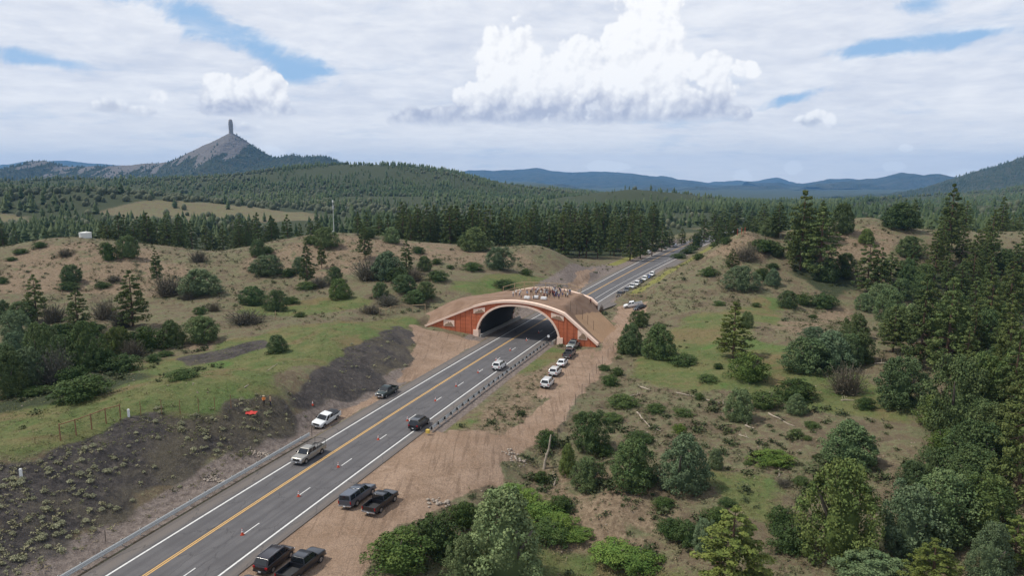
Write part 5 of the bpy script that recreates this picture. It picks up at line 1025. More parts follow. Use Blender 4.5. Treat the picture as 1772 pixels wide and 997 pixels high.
def trunk_mesh(name, kind, seed, mat):
    rng = random.Random(seed); bm = bmesh.new()
    if kind == 'pine':
        p = [(0, 0, -0.02), (rng.uniform(-.01, .01), rng.uniform(-.01, .01), 0.3), (rng.uniform(-.015, .015), rng.uniform(-.015, .015), 0.65), (0, 0, 0.95)]; rs = (0.035, 0.028, 0.018, 0.004)
        for i in range(3): tube(bm, p[i], p[i + 1], rs[i], rs[i + 1])
        for q in range(26):
            z = rng.uniform(0.14, 0.85); a = rng.uniform(0, 6.28); L = 0.40 * (1 - z) + 0.05; tube(bm, (0, 0, z), (L * math.cos(a), L * math.sin(a), z + rng.uniform(-.03, .02)), 0.010 * (1.1 - z), 0.003, 4)
    else:
        for q in range(4 if kind == 'shrub' else 3):
            a = rng.uniform(0, 6.28); k = rng.uniform(0.04, 0.16); m_ = (k * math.cos(a), k * math.sin(a), 0.35); e = (2.0 * k * math.cos(a + .4), 2.0 * k * math.sin(a + .4), rng.uniform(0.55, 0.75))
            tube(bm, (0.3 * m_[0], 0.3 * m_[1], -0.03), m_, 0.05 if kind != 'shrub' else 0.022, 0.032 if kind != 'shrub' else 0.016, 6); tube(bm, m_, e, 0.03 if kind != 'shrub' else 0.016, 0.008, 5)
    me = bpy.data.meshes.new(name); bm.to_mesh(me); bm.free(); me.materials.append(mat); return me
JUN = [juniper(100 + i) for i in range(9)]; PIN = [pine(200 + i) for i in range(6)]; SHR = [shrub(300 + i) for i in range(6)]; DED = [bare_shrub(400 + i) for i in range(3)]
TJ = [trunk_mesh('juniper_trunk', 'juniper', i, GREYBARK) for i in range(3)]; TPn = [trunk_mesh('pine_trunk', 'pine', 10 + i, BARK) for i in range(3)]; TS = [trunk_mesh('shrub_stem', 'shrub', 20 + i, GREYBARK) for i in range(2)]
TINT = {'J': (0.098, 0.136, 0.054), 'P': (0.094, 0.124, 0.042), 'S': (0.064, 0.096, 0.030), 'D': (0.118, 0.108, 0.078), 'G': (0.105, 0.165, 0.034)}
TMOD = {'-': (1, 1, 1), 'p': (1.45, 1.40, 1.55), 'y': (1.14, 1.12, 0.85), 'b': (1.20, 1.18, 1.50), 'd': (0.82, 0.88, 0.80), '*': (1, 1, 1), 'w': (0.9, 0.95, 0.9)}
KIND_NAME = {'J': 'juniper_tree', 'P': 'pine_tree', 'S': 'oak_shrub', 'D': 'bare_shrub', 'G': 'green_shrub'}
trng = random.Random(77)
ALLTREES = []
def plant(code, x, y, h, w, z=None):
    k, tn = code[0], code[1]
    r = bpy.data.objects.new(KIND_NAME[k], None); COL.objects.link(r); r.empty_display_size = 0.3
    z = gz(x, y) if z is None else z
    r.location = (x, y, z - 0.12); r.rotation_euler = (0, 0, trng.uniform(0, 6.283)); w *= 1.30 if k in 'JSGD' else 1.12; h *= 1.10; q_ = trng.uniform(0.88, 1.14); r.scale = (w * q_, w / q_, h * trng.uniform(0.94, 1.08))
    cm = trng.choice({'J': JUN, 'P': PIN, 'S': SHR, 'D': DED, 'G': SHR}[k]); tm = trng.choice({'J': TJ, 'P': TPn}.get(k, TS))
    c_ = link('crown', cm, r); link('trunk' if k in 'JP' else 'stem', tm, r)
    b = TINT[k]; m_ = TMOD[tn]; v = trng.uniform(0.80, 1.22); hs = trng.uniform(-0.06, 0.06)
    c_.color = (b[0] * m_[0] * v * (1 + hs), b[1] * m_[1] * v, b[2] * m_[2] * v * (1 - hs), 1)
    ALLTREES.append((r, code, x, y, h, w)); return r
_xs = np.array([t[1] for t in TREES] + [t[0] for t in PINE_BELT] + [t[1] for t in WOOD]); _ys = np.array([t[2] for t in TREES] + [t[1] for t in PINE_BELT] + [t[2] for t in WOOD])
_zz = gzs(_xs, _ys); _i = 0
for t_ in TREES: plant(*t_, z=float(_zz[_i])); _i += 1
N_HAND = len(ALLTREES)
for t_ in PINE_BELT: plant('P*', *t_, z=float(_zz[_i])); _i += 1
N_BELT = len(ALLTREES)
for t_ in WOOD: plant(*t_, z=float(_zz[_i])); _i += 1

# ------------------------------------------------------------------ vehicles
def paint(name, col, rough=0.28, metal=0.0):
    if name in MATS: return MATS[name]
    m = bpy.data.materials.new(name); m.use_nodes = True; t = NT(m.node_tree)
    geo = t.n('ShaderNodeNewGeometry'); tc = t.n('ShaderNodeTexCoord'); n = t.noise(tc.outputs['Object'], 2.2, 4)
    sp = t.n('ShaderNodeSeparateXYZ', ins={0: tc.outputs['Object']})
    dust = t.m('MULTIPLY', t.ss(t.m('ADD', sp.outputs[2], t.m('MULTIPLY', n, 0.4)), 0.80, 0.30), 0.12)
    c = t.mix(dust, col, (0.20, 0.15, 0.115))
    p = t.n('ShaderNodeBsdfPrincipled', ins={'Base Color': c, 'Roughness': t.m('ADD', rough, t.m('MULTIPLY', dust, 0.6))}); p.inputs['Metallic'].default_value = metal
    p.inputs['Coat Weight'].default_value = 0.5; p.inputs['Coat Roughness'].default_value = 0.12
    t.n('ShaderNodeOutputMaterial', ins={0: p.outputs[0]}); MATS[name] = m; return m
GLASS = mat_simple('dark_vehicle_glass', (0.012, 0.014, 0.016), 0.06); MATS['dark_vehicle_glass'].node_tree.nodes['Principled BSDF'].inputs['Specular IOR Level'].default_value = 0.7
TYRE = mat_simple('tyre_rubber', (0.02, 0.019, 0.018), 0.9); RIM = mat_simple('alloy_rim', (0.42, 0.42, 0.43), 0.35, 0.8); TRIM = mat_simple('black_trim', (0.022, 0.022, 0.023), 0.6)
CHROME = mat_simple('bright_bumper', (0.50, 0.50, 0.51), 0.25, 0.9); HEADL = mat_simple('headlamp_lens', (0.75, 0.76, 0.78), 0.12); TAILL = mat_simple('red_lamp_lens', (0.34, 0.012, 0.012), 0.2); PLATE = mat_simple('plate', (0.70, 0.71, 0.70), 0.5)
BEDL = mat_simple('bed_liner', (0.035, 0.034, 0.034), 0.85, var=0.3)
def ring_pts(x, z0, z1, hw, r, n=4):
    pts = []; r = min(r, (z1 - z0) / 2, hw)
    for cy, cz, a0 in ((hw - r, z1 - r, 0), (-hw + r, z1 - r, 90), (-hw + r, z0 + r, 180), (hw - r, z0 + r, 270)):
        for k in range(n): a = R(a0 + 90 * k / (n - 1)); pts.append((x, cy + r * math.cos(a), cz + r * math.sin(a)))
    return pts
def finish(bm, name, mat, parent, sharp=40):
    bmesh.ops.recalc_face_normals(bm, faces=bm.faces); me = bpy.data.meshes.new(name); bm.to_mesh(me); bm.free(); me.materials.append(mat)
    me.polygons.foreach_set('use_smooth', [True] * len(me.polygons)); me.set_sharp_from_angle(angle=R(sharp)); return link(name, me, parent)
def loft(name, st, mat, parent):
    bm = bmesh.new(); rings = [[bm.verts.new(p) for p in ring_pts(*s)] for s in st]
    n = len(rings[0])
    for a, b in zip(rings[:-1], rings[1:]):
        for i in range(n): bm.faces.new((a[i], a[(i + 1) % n], b[(i + 1) % n], b[i]))
    bm.faces.new(rings[0]); bm.faces.new(rings[-1][::-1]); return finish(bm, name, mat, parent)
def boxm(bm, x0, x1, y0, y1, z0, z1):
    v = [bm.verts.new(p) for p in ((x0, y0, z0), (x1, y0, z0), (x1, y1, z0), (x0, y1, z0), (x0, y0, z1), (x1, y0, z1), (x1, y1, z1), (x0, y1, z1))]
    for f in ((0, 3, 2, 1), (4, 5, 6, 7), (0, 1, 5, 4), (1, 2, 6, 5), (2, 3, 7, 6), (3, 0, 4, 7)): bm.faces.new([v[i] for i in f])
def boxp(name, dims, mat, parent, bev=0.02):
    bm = bmesh.new(); boxm(bm, *dims)
    if bev: bmesh.ops.bevel(bm, geom=list(bm.edges), offset=bev, segments=2, affect='EDGES')
    return finish(bm, name, mat, parent)
def quad_part(name, q, mat, parent, off=0.012, shrink=0.86):
    q = [Vector(p) for p in q]; c = sum(q, Vector()) / 4; nr_ = (q[1] - q[0]).cross(q[3] - q[0]).normalized()
    a = [c + (p - c) * shrink + nr_ * off for p in q]; b = [c + (p - c) * shrink - nr_ * 0.02 for p in q]
    return link(name, mesh_from(name, a + b, [(0, 1, 2, 3), (7, 6, 5, 4), (0, 4, 5, 1), (1, 5, 6, 2), (2, 6, 7, 3), (3, 7, 4, 0)], mat), parent)
def lerp(a, b, t): return tuple(a[i] + (b[i] - a[i]) * t for i in range(3))
def greenhouse(root, xr, xf, zb, zt, hwb, hwt, rr_, rf, mat, panes, name='cabin'):
    # xr..xf at belt; rr_, rf = rake of rear and front glass at roof level
    b = [(xr, -hwb, zb), (xf, -hwb, zb), (xf, hwb, zb), (xr, hwb, zb)]; t_ = [(xr + rr_, -hwt, zt), (xf - rf, -hwt, zt), (xf - rf, hwt, zt), (xr + rr_, hwt, zt)]
    bm = bmesh.new(); vb = [bm.verts.new(p) for p in b]; vt = [bm.verts.new(p) for p in t_]
    for i in range(4): bm.faces.new((vb[i], vb[(i + 1) % 4], vt[(i + 1) % 4], vt[i]))
    bm.faces.new(vt); bm.faces.new(vb[::-1])
    bmesh.ops.bevel(bm, geom=[e for e in bm.edges if any(v.co.z > zb + 0.05 for v in e.verts)], offset=0.07, segments=3, affect='EDGES')
    cab = finish(bm, name, mat, root, 50)
    quad_part('windshield', [b[1], b[2], t_[2], t_[1]], GLASS, root, 0.014, 0.88); quad_part('rear_window', [b[3], b[0], t_[0], t_[3]], GLASS, root, 0.014, 0.80)
    for s in (0, 1):
        B0, B1, T1, T0 = (b[0], b[1], t_[1], t_[0]) if s == 0 else (b[2], b[3], t_[3], t_[2])
        for k in range(panes):
            f0, f1 = k / panes, (k + 1) / panes
            quad_part('side_window', [lerp(B0, B1, f0), lerp(B0, B1, f1), lerp(T0, T1, f1), lerp(T0, T1, f0)], GLASS, root, 0.012, 0.84)
    return cab
def wheel(root, x, y, r, w):
    bm = bmesh.new(); n = 20; prof = [(-w / 2, r * 0.62), (-w / 2, r * 0.93), (-w / 2 + 0.03, r), (w / 2 - 0.03, r), (w / 2, r * 0.93), (w / 2, r * 0.62)]; rings = []
    for yy_, rad in prof: rings.append([bm.verts.new((rad * math.cos(2 * math.pi * i / n), yy_, rad * math.sin(2 * math.pi * i / n))) for i in range(n)])
    for a, b in zip(rings[:-1], rings[1:]):
        for i in range(n): bm.faces.new((a[i], a[(i + 1) % n], b[(i + 1) % n], b[i]))
    bm.faces.new(rings[0]); bm.faces.new(rings[-1][::-1])
    wo = finish(bm, 'wheel', TYRE, root); wo.location = (x, y, r)
    s = 1 if y > 0 else -1; bm = bmesh.new(); c = bm.verts.new((0, s * (w / 2 + 0.01), 0)); vs_ = []
    for i in range(20): a = 2 * math.pi * i / 20; k = 0.60 if i % 4 < 2 else 0.56; vs_.append(bm.verts.new((r * k * math.cos(a), s * (w / 2 + (0.025 if i % 4 < 2 else 0.006)), r * k * math.sin(a))))
    for i in range(20): bm.faces.new((c, vs_[i], vs_[(i + 1) % 20]))
    ri = finish(bm, 'rim', RIM, wo); return wo
def arch(root, x, s, hw, r, mat=TRIM):
    bm = bmesh.new(); n = 14; ri = r * 1.02; ro = r * 1.20; a0 = -0.15; pin = []; pout = []
    V = []
    for i in range(n + 1):
        a = a0 + (math.pi - 2 * a0) * i / n; V.append((bm.verts.new((x + ri * math.cos(a) * 0.2, s * (hw + 0.006), r + ri * math.sin(a) * 0.2)), bm.verts.new((x + ro * math.cos(a), s * (hw + 0.006), r + ro * math.sin(a))), bm.verts.new((x + ro * math.cos(a), s * (hw - 0.05), r + ro * math.sin(a)))))
    for a, b in zip(V[:-1], V[1:]): bm.faces.new((a[0], b[0], b[1], a[1])); bm.faces.new((a[1], b[1], b[2], a[2]))
    return finish(bm, 'wheel_arch', mat, root)
def vehicle(kind, name, label, cat, x, y, z, rz, col, L=None, group=None, extras=(), trim=None, tilt=(0, 0)):
    root = bpy.data.objects.new(name, None); COL.objects.link(root); root.location = (x, y, z); root.rotation_euler = (tilt[0], tilt[1], rz); tag(root, label, cat, group)
    P = col
    if kind == 'pickup':
        L = L or 5.95; W = 0.99; h = L / 2; r = 0.40; xc0 = -0.55; xf = h - 1.75
        loft('body', [(-0.62, 0.42, 1.18, W, 0.06), (-0.3, 0.36, 1.20, W, 0.08), (xf - 0.1, 0.36, 1.22, W, 0.09), (xf + 0.35, 0.38, 1.20, W, 0.12), (h - 0.35, 0.40, 1.14, W - 0.02, 0.14), (h - 0.08, 0.46, 1.06, W - 0.06, 0.14), (h - 0.02, 0.52, 0.98, W - 0.12, 0.12)], P, root)
        greenhouse(root, -0.62, xf + 0.42, 1.17, 1.86, W - 0.04, W - 0.20, 0.10, 0.72, P, 2)
        bm = bmesh.new(); xb0, xb1 = -h + 0.06, -0.64; t_ = 0.07
        boxm(bm, xb0, xb1, W - t_, W, 0.46, 1.20); boxm(bm, xb0, xb1, -W, -W + t_, 0.46, 1.20); boxm(bm, xb1 - t_, xb1, -W + t_ + 0.002, W - t_ - 0.002, 0.50, 1.20)
        bmesh.ops.bevel(bm, geom=list(bm.edges), offset=0.018, segments=2, affect='EDGES'); finish(bm, 'bed', P, root)
        boxp('bed_floor', (xb0 + 0.02, xb1 - t_ - 0.002, -W + t_ + 0.002, W - t_ - 0.002, 0.62, 0.70), BEDL, root, 0)
        boxp('tailgate', (-h + 0.02, -h + 0.085, -W + t_ + 0.006, W - t_ - 0.006, 0.62, 1.19), P, root, 0.015)
        boxp('bumper', (-h - 0.14, -h + 0.05, -W + 0.02, W - 0.02, 0.44, 0.62), CHROME if trim is None else trim, root, 0.04)
        boxp('bumper', (h - 0.12, h + 0.06, -W + 0.04, W - 0.04, 0.40, 0.62), CHROME if trim is None else trim, root, 0.05)
        boxp('grille', (h - 0.05, h + 0.012, -0.56, 0.56, 0.68, 0.98), TRIM, root, 0.02)
        hl_z = (0.74, 0.98); tl = (-h + 0.0, -h + 0.06, 0.78, 1.16); wx = (h - 1.02, -h + 1.22); belt = 1.2; mz = (1.22, 1.42); mx = xf + 0.1; plz = 0.66
    else:
        L = L or (4.85 if kind == 'suv' else 4.7); W = 0.95 if kind == 'suv' else 0.90; h = L / 2; r = 0.37 if kind == 'suv' else 0.33
        zh, zb, zt = (1.05, 1.12, 1.76) if kind == 'suv' else (0.86, 0.95, 1.45)
        xf = h - 1.30
        rb = zb - 0.02 if kind == 'suv' else zb - 0.03
        loft('body', [(-h + 0.02, 0.48, rb - 0.14, W - 0.12, 0.12), (-h + 0.12, 0.40, rb - 0.03, W - 0.05, 0.14), (-h + 0.45, 0.30, rb, W, 0.12), (-0.2, 0.28, zb, W, 0.10), (xf - 0.1, 0.28, zb + 0.01, W, 0.10), (xf + 0.3, 0.30, zh + 0.02, W - 0.01, 0.14), (h - 0.4, 0.32, zh - 0.10, W - 0.04, 0.16), (h - 0.1, 0.40, zh - 0.22, W - 0.12, 0.14), (h, 0.48, zh - 0.32, W - 0.22, 0.10)], P, root)
        if kind == 'suv': greenhouse(root, -h + 0.10, xf + 0.42, zb - 0.02, zt, W - 0.05, W - 0.20, 0.34, 0.82, P, 3)
        else: greenhouse(root, -h + 0.72, xf + 0.30, zb - 0.02, zt, W - 0.06, W - 0.24, 0.62, 0.92, P, 2)
        boxp('bumper', (-h - 0.05, -h + 0.10, -W + 0.08, W - 0.08, 0.36, 0.60), TRIM if trim is None else trim, root, 0.05); boxp('bumper', (h - 0.12, h + 0.03, -W + 0.14, W - 0.14, 0.34, 0.54), TRIM if trim is None else trim, root, 0.05)
        boxp('grille', (h - 0.06, h + 0.01, -0.42, 0.42, 0.56, zh - 0.36), TRIM, root, 0.02)
        hl_z = (zh - 0.42, zh - 0.28); tl = (-h + 0.0, -h + 0.12, zb - 0.32, zb - 0.10); wx = (h - 0.92, -h + 0.95); belt = zb; mz = (zb, zb + 0.17); mx = xf - 0.05; plz = 0.72
        if 'rails' in extras:
            for s in (-1, 1): boxp('roof_rail', (-h + 0.7, xf - 0.55, s * (W - 0.27) - 0.02, s * (W - 0.27) + 0.02, zt - 0.005, zt + 0.06), CHROME, root, 0.012)
    for s in (-1, 1):
        a, b = sorted((s * (W - 0.42), s * (W - 0.10))); boxp('headlight', (h - (0.10 if kind == 'pickup' else 0.22), h + (0.006 if kind == 'pickup' else -0.04), a, b, *hl_z), HEADL, root, 0.02)
        a, b = sorted((s * (W - 0.02 if kind == 'pickup' else W - 0.06), s * (W - 0.16 if kind == 'pickup' else W - 0.34))); boxp('tail_light', (tl[0] - 0.005, tl[1], a, b, tl[2], tl[3]), TAILL, root, 0.012)
        a, b = sorted((s * (W - 0.02), s * (W + 0.20))); boxp('mirror', (mx - 0.07, mx + 0.07, a, b, *mz), TRIM if kind == 'pickup' else P, root, 0.03)
        for x_ in wx: wheel(root, x_, s * (W - 0.115), r, 0.25); arch(root, x_, s, W, r)
    boxp('licence_plate', (-h - 0.155 if kind == 'pickup' else -h - 0.065, -h - 0.142 if kind == 'pickup' else -h - 0.052, -0.16, 0.16, 0.46 if kind == 'pickup' else 0.40, 0.61 if kind == 'pickup' else 0.55), PLATE, root, 0)
    boxp('licence_plate', (h + 0.063 if kind == 'pickup' else h + 0.033, h + 0.075 if kind == 'pickup' else h + 0.045, -0.16, 0.16, 0.44, 0.58), PLATE, root, 0)
    if 'camper' in extras:
        c2 = greenhouse(root, -h + 0.08, -0.60, 1.19, 1.84, W - 0.03, W - 0.14, 0.14, 0.02, P, 2, 'camper_shell')
    if 'rack' in extras:
        bm = bmesh.new()
        for x_ in (-h + 0.15, -0.9):
            for s in (-1, 1): tube(bm, (x_, s * (W - 0.05), 1.19), (x_, s * (W - 0.08), 2.05), 0.028, 0.028, 6)
            tube(bm, (x_, -W + 0.08, 2.05), (x_, W - 0.08, 2.05), 0.028, 0.028, 6)
        for s in (-1, 1): tube(bm, (-h + 0.05, s * (W - 0.08), 2.05), (xf - 0.3, s * (W - 0.12), 2.05), 0.028, 0.028, 6)
        finish(bm, 'ladder_rack', TRIM, root)
        bm = bmesh.new(); boxm(bm, -h + 0.5, -0.9, -0.5, 0.4, 0.71, 1.25); finish(bm, 'tool_load', mat_simple('tool_chest', (0.16, 0.15, 0.14), 0.5), root)
    if 'tarp' in extras:
        V = []; 
        for i in range(7):
            for j in range(5):
                x_ = -h + 0.15 + (h - 0.9) * i / 6; y_ = -W + 0.1 + (2 * W - 0.2) * j / 4; V.append((x_, y_, 1.20 + 0.42 * math.sin(math.pi * i / 7 + 0.3) * math.sin(math.pi * (j + 0.6) / 5.2) + 0.06 * math.sin(i * 2.1 + j * 3.7)))
        link('tarp', mesh_from('tarp', V, [tuple(f) for f in grid_faces(7, 5)], mat_simple('black_tarp', (0.030, 0.031, 0.036), 0.5), True), root)
    if 'cargo' in extras:
        bm = bmesh.new(); boxm(bm, -0.45, 0.35, -0.62, 0.62, 1.87, 2.05); finish(bm, 'roof_cargo', TRIM, root)
    return root
C_BLACK = paint('black_car_paint', (0.010, 0.011, 0.015)); C_MAROON = paint('dark_maroon_paint', (0.014, 0.008, 0.010)); C_WHITE = paint('white_car_paint', (0.72, 0.72, 0.71)); C_SILVER = paint('silver_car_paint', (0.30, 0.285, 0.255), 0.35, 0.4)
C_GREEN = paint('dark_green_car_paint', (0.010, 0.022, 0.019)); C_BLUE = paint('slate_blue_paint', (0.055, 0.065, 0.085)); C_SAGE = paint('pale_sage_paint', (0.30, 0.33, 0.31), 0.35, 0.3); C_SKY = paint('blue_car_paint', (0.06, 0.11, 0.28)); C_GREY = paint('grey_car_paint', (0.10, 0.10, 0.105))
PAINTS = dict(black=C_BLACK, maroon=C_MAROON, white=C_WHITE, silver=C_SILVER, green=C_GREEN, slate=C_BLUE, sage=C_SAGE, blue=C_SKY, grey=C_GREY)
for (kind, nm, lab, cat, x, y, rz, pc, L, ex, grp) in CARS:
    z = 0.0 if -8.0 < float(road_d(x, y)) < rw(y) - 0.2 else gz(x, y)
    # lean with the ground under the wheels
    fx, fy = math.cos(rz), math.sin(rz)
    if z == 0.0: tl_ = (0, 0)
    else:
        za, zb_ = gz(x + fx * 1.6, y + fy * 1.6), gz(x - fx * 1.6, y - fy * 1.6); zl, zr_ = gz(x - fy * 0.85, y + fx * 0.85), gz(x + fy * 0.85, y - fx * 0.85)
        tl_ = (math.atan2(zl - zr_, 1.7), -math.atan2(za - zb_, 3.2)); z = (za + zb_ + zl + zr_) / 4
    vehicle(kind, nm, lab, cat, x, y, z + 0.005, rz, PAINTS[pc], L, grp, ex, tilt=tl_)
# white camping trailer far up the road
def trailer(x, y, rz):
    root = bpy.data.objects.new('camping_trailer', None); COL.objects.link(root); root.location = (x, y, gz(x, y)); root.rotation_euler = (0, 0, rz); tag(root, 'white camping trailer parked under the roadside pines far up the highway', 'trailer')
    wm = paint('trailer_white', (0.74, 0.73, 0.70)); loft('body', [(-3.6, 0.7, 2.75, 1.1, 0.25), (-3.4, 0.55, 2.95, 1.22, 0.2), (3.0, 0.55, 2.95, 1.22, 0.2), (3.6, 0.8, 2.6, 1.15, 0.3)], wm, root)
    for s in (-1, 1):
        for x_ in (-0.5, 0.4): wheel(root, x_, s * 1.12, 0.36, 0.22)
        for x_ in (-2.4, 0.2, 2.2): boxp('window', (x_ - 0.5, x_ + 0.5, *sorted((s * 1.205, s * 1.235)), 1.5, 2.2), GLASS, root, 0)
    boxp('drawbar', (3.5, 4.9, -0.08, 0.08, 0.5, 0.62), TRIM, root, 0)
trailer(*TRAILER)

# ------------------------------------------------------------------ guardrails
STEEL = mat_simple('galvanised_steel', (0.52, 0.52, 0.50), 0.55, 0.25, var=0.15); POSTW = mat_simple('dark_timber_block', (0.030, 0.026, 0.024), 0.9); ORANGE = mat_simple('cone_orange', (0.60, 0.075, 0.03), 0.6); WHITE = mat_simple('reflective_white', (0.80, 0.80, 0.79), 0.5); YELLOWM = mat_simple('terminal_yellow', (0.62, 0.45, 0.10), 0.5)
def guardrail(name, label, y0, y1, d, face, spacing, endcap=None):
    # face: +1 the corrugated side looks to +d
    root = bpy.data.objects.new(name, None); COL.objects.link(root); bx, by = road_pt(y0, d); root.location = (bx, by, 0); tag(root, label, 'guardrail')
    prof = [(0.0, 0.32), (0.08, 0.40), (0.08, 0.50), (0.0, 0.58), (0.08, 0.68), (0.0, 0.76), (0.08, 0.84), (0.0, 0.92)]; n = int((y1 - y0) / 2) + 2; V = []
    for yy_ in np.linspace(y0, y1, n):
        for off, z in prof: x, y = road_pt(yy_, d + face * off); V.append((x - bx, y - by, z))
        for off, z in prof[::-1]: x, y = road_pt(yy_, d + face * off - face * 0.012); V.append((x - bx, y - by, z))
    m_ = len(prof) * 2; F_ = []
    for i in range(n - 1):
        for k in range(m_): F_.append((i * m_ + k, i * m_ + (k + 1) % m_, (i + 1) * m_ + (k + 1) % m_, (i + 1) * m_ + k))
    link('beam', mesh_from('beam', V, F_, STEEL), root)
    bm = bmesh.new(); boxm(bm, -0.06, 0.06, -0.06, 0.06, -0.5, 0.84); pm = bpy.data.meshes.new('post'); bm.to_mesh(pm); bm.free(); pm.materials.append(STEEL)
    bm = bmesh.new(); boxm(bm, -0.10, 0.10, -0.10, 0.10, 0.42, 0.90); km = bpy.data.meshes.new('block'); bm.to_mesh(km); bm.free(); km.materials.append(POSTW)
    yy_ = y0 + 0.5
    while yy_ < y1:
        x, y = road_pt(yy_, d - face * 0.33); p = link('post', pm, root, (x - bx, y - by, 0), math.atan2(1, road_m(yy_)))
        x2, y2 = road_pt(yy_, d - face * 0.13); k = link('block', km, p); k.parent = p; k.location = (0, 0.20 * (1 if face < 0 else -1), 0); yy_ += spacing
    return root
guardrail('guardrail', 'pale steel guardrail along the shoulder below the shale bank', 50, 102.6, -8.75, 1, 2.4)
guardrail('guardrail', 'steel guardrail with black blocks running along the shoulder into the tunnel', 110.5, 171.5, 8.35, -1, 2.4)
# delineator posts and end marker
def stick(name, label, cat, x, y, z, h, r, mat, group=None, cap=None):
    bm = bmesh.new(); tube(bm, (0, 0, -0.2), (0.01, 0, h * 0.9), r, r, 6); tube(bm, (0.01, 0, h * 0.9), (0.012, 0, h), r * 1.05, r * 0.4, 6)
    me = bpy.data.meshes.new(name); bm.to_mesh(me); bm.free(); me.materials.append(mat); o = link(name, me, loc=(x, y, z)); tag(o, label, cat, group); return o
x, y = road_pt(103.4, -8.9); stick('marker_post', 'thin dark marker post at the end of the pale guardrail', 'post', x, y, 0, 1.5, 0.04, POSTW)
x, y = road_pt(69.5, -11.2); stick('marker_post', 'thin dark marker post behind the pale guardrail near the bottom', 'post', x, y, gz(x, y), 1.4, 0.035, POSTW)
x, y = road_pt(109.6, 8.5); 
def terminal(x, y, rz):
    root = bpy.data.objects.new('rail_terminal', None); COL.objects.link(root); root.location = (x, y, gz(x, y)); root.rotation_euler = (0, 0, rz); tag(root, 'yellow end terminal of the guardrail behind the black SUV', 'terminal')
    boxp('impact_head', (-0.25, 0.25, -0.3, 0.3, 0.35, 0.95), YELLOWM, root, 0.03); boxp('post', (-0.06, 0.06, -0.06, 0.06, -0.3, 0.36), STEEL, root, 0)
terminal(x, y, 1.2)

# ------------------------------------------------------------------ cones
def cone_meshes():
    bm = bmesh.new(); boxm(bm, -0.24, 0.24, -0.24, 0.24, 0.0, 0.05); base = bpy.data.meshes.new('base'); bm.to_mesh(base); bm.free(); base.materials.append(mat_simple('cone_base_rubber', (0.35, 0.05, 0.02), 0.8))
    def seg(nm, z0, z1, mat):
        bm = bmesh.new(); tube(bm, (0, 0, z0), (0, 0, z1), 0.18 - 0.155 * z0 / 0.95, 0.18 - 0.155 * z1 / 0.95, 14); m_ = bpy.data.meshes.new(nm); bm.to_mesh(m_); bm.free(); m_.materials.append(mat); return m_
    return base, seg('cone_body', 0.05, 0.95, ORANGE), None
CB, CC, _ = cone_meshes()
def collar(z0, z1):
    bm = bmesh.new(); tube(bm, (0, 0, z0), (0, 0, z1), 0.187 - 0.155 * z0 / 0.95, 0.187 - 0.155 * z1 / 0.95, 14); m_ = bpy.data.meshes.new('reflective_band'); bm.to_mesh(m_); bm.free(); m_.materials.append(WHITE); return m_
CR1, CR2 = collar(0.42, 0.62), collar(0.70, 0.84)
ORD = ['first', 'second', 'third', 'fourth', 'fifth', 'sixth', 'seventh', 'eighth', 'ninth', 'tenth', 'eleventh', 'twelfth', 'thirteenth', 'fourteenth', 'fifteenth', 'sixteenth', 'seventeenth', 'eighteenth', 'nineteenth', 'twentieth']
def cone(x, y, z, label, group=None):
    r = bpy.data.objects.new('traffic_cone', None); COL.objects.link(r); r.location = (x, y, z); r.rotation_euler = (0, 0, trng.uniform(0, 1.5)); r.scale = (0.86, 0.86, 0.86); tag(r, label, 'cone', group)
    link('base', CB, r); c = link('cone_body', CC, r); link('reflective_band', CR1, c); link('reflective_band', CR2, c)
for k, yy_ in enumerate(DASH_Y[1:13]):
    x, y = road_pt(yy_ - 0.2 + 0.5 * math.sin(k * 2.7), 2.1 + 0.18 * math.sin(k * 1.9)); cone(x, y, 0.0, ORD[k] + ' orange and white cone counted from the bottom along the lane dashes', 'cones along the lane line')
cone(*PT['cone'], gz(*PT['cone']), 'orange and white cone standing behind the tarped white pickup')

# ------------------------------------------------------------------ fences
RAWWOOD = mat_simple('raw_fence_wood', (0.36, 0.265, 0.16), 0.9, var=0.25, scale=2.0); OLDWOOD = mat_simple('brown_fence_wood', (0.24, 0.13, 0.07), 0.9, var=0.25, scale=2.0); TPOST = mat_simple('rusty_steel_post', (0.10, 0.07, 0.05), 0.8); WIRE = mat_simple('fence_wire', (0.22, 0.20, 0.18), 0.6, 0.5)
def fence(name, label, pts, h, rp, mat, rails=(), wires=(), zf=None):
    zf = zf or gz; P = [(x, y, zf(x, y)) for x, y in pts]; b = P[0]
    root = bpy.data.objects.new(name, None); COL.objects.link(root); root.location = b; tag(root, label, 'fence')
    bm = bmesh.new(); tube(bm, (0, 0, -0.3), (0, 0, h), rp, rp * 0.92, 7); pm = bpy.data.meshes.new('post'); bm.to_mesh(pm); bm.free(); pm.materials.append(mat)
    for i, p in enumerate(P): link('post', pm, root, (p[0] - b[0], p[1] - b[1], p[2] - b[2]))
    for a, c in zip(P[:-1], P[1:]):
        for hz_ in rails:
            bm = bmesh.new(); tube(bm, (a[0] - b[0], a[1] - b[1], a[2] - b[2] + hz_), (c[0] - b[0], c[1] - b[1], c[2] - b[2] + hz_), rp * 0.85, rp * 0.8, 6); me = bpy.data.meshes.new('rail'); bm.to_mesh(me); bm.free(); me.materials.append(mat); link('rail', me, root)
    if wires:
        bm = bmesh.new()
        for a, c in zip(P[:-1], P[1:]):
            for hz_ in wires: tube(bm, (a[0] - b[0], a[1] - b[1], a[2] - b[2] + hz_), (c[0] - b[0], c[1] - b[1], c[2] - b[2] + hz_), 0.006, 0.006, 3)
        me = bpy.data.meshes.new('wire'); bm.to_mesh(me); bm.free(); me.materials.append(WIRE); link('wire', me, root)
    return root
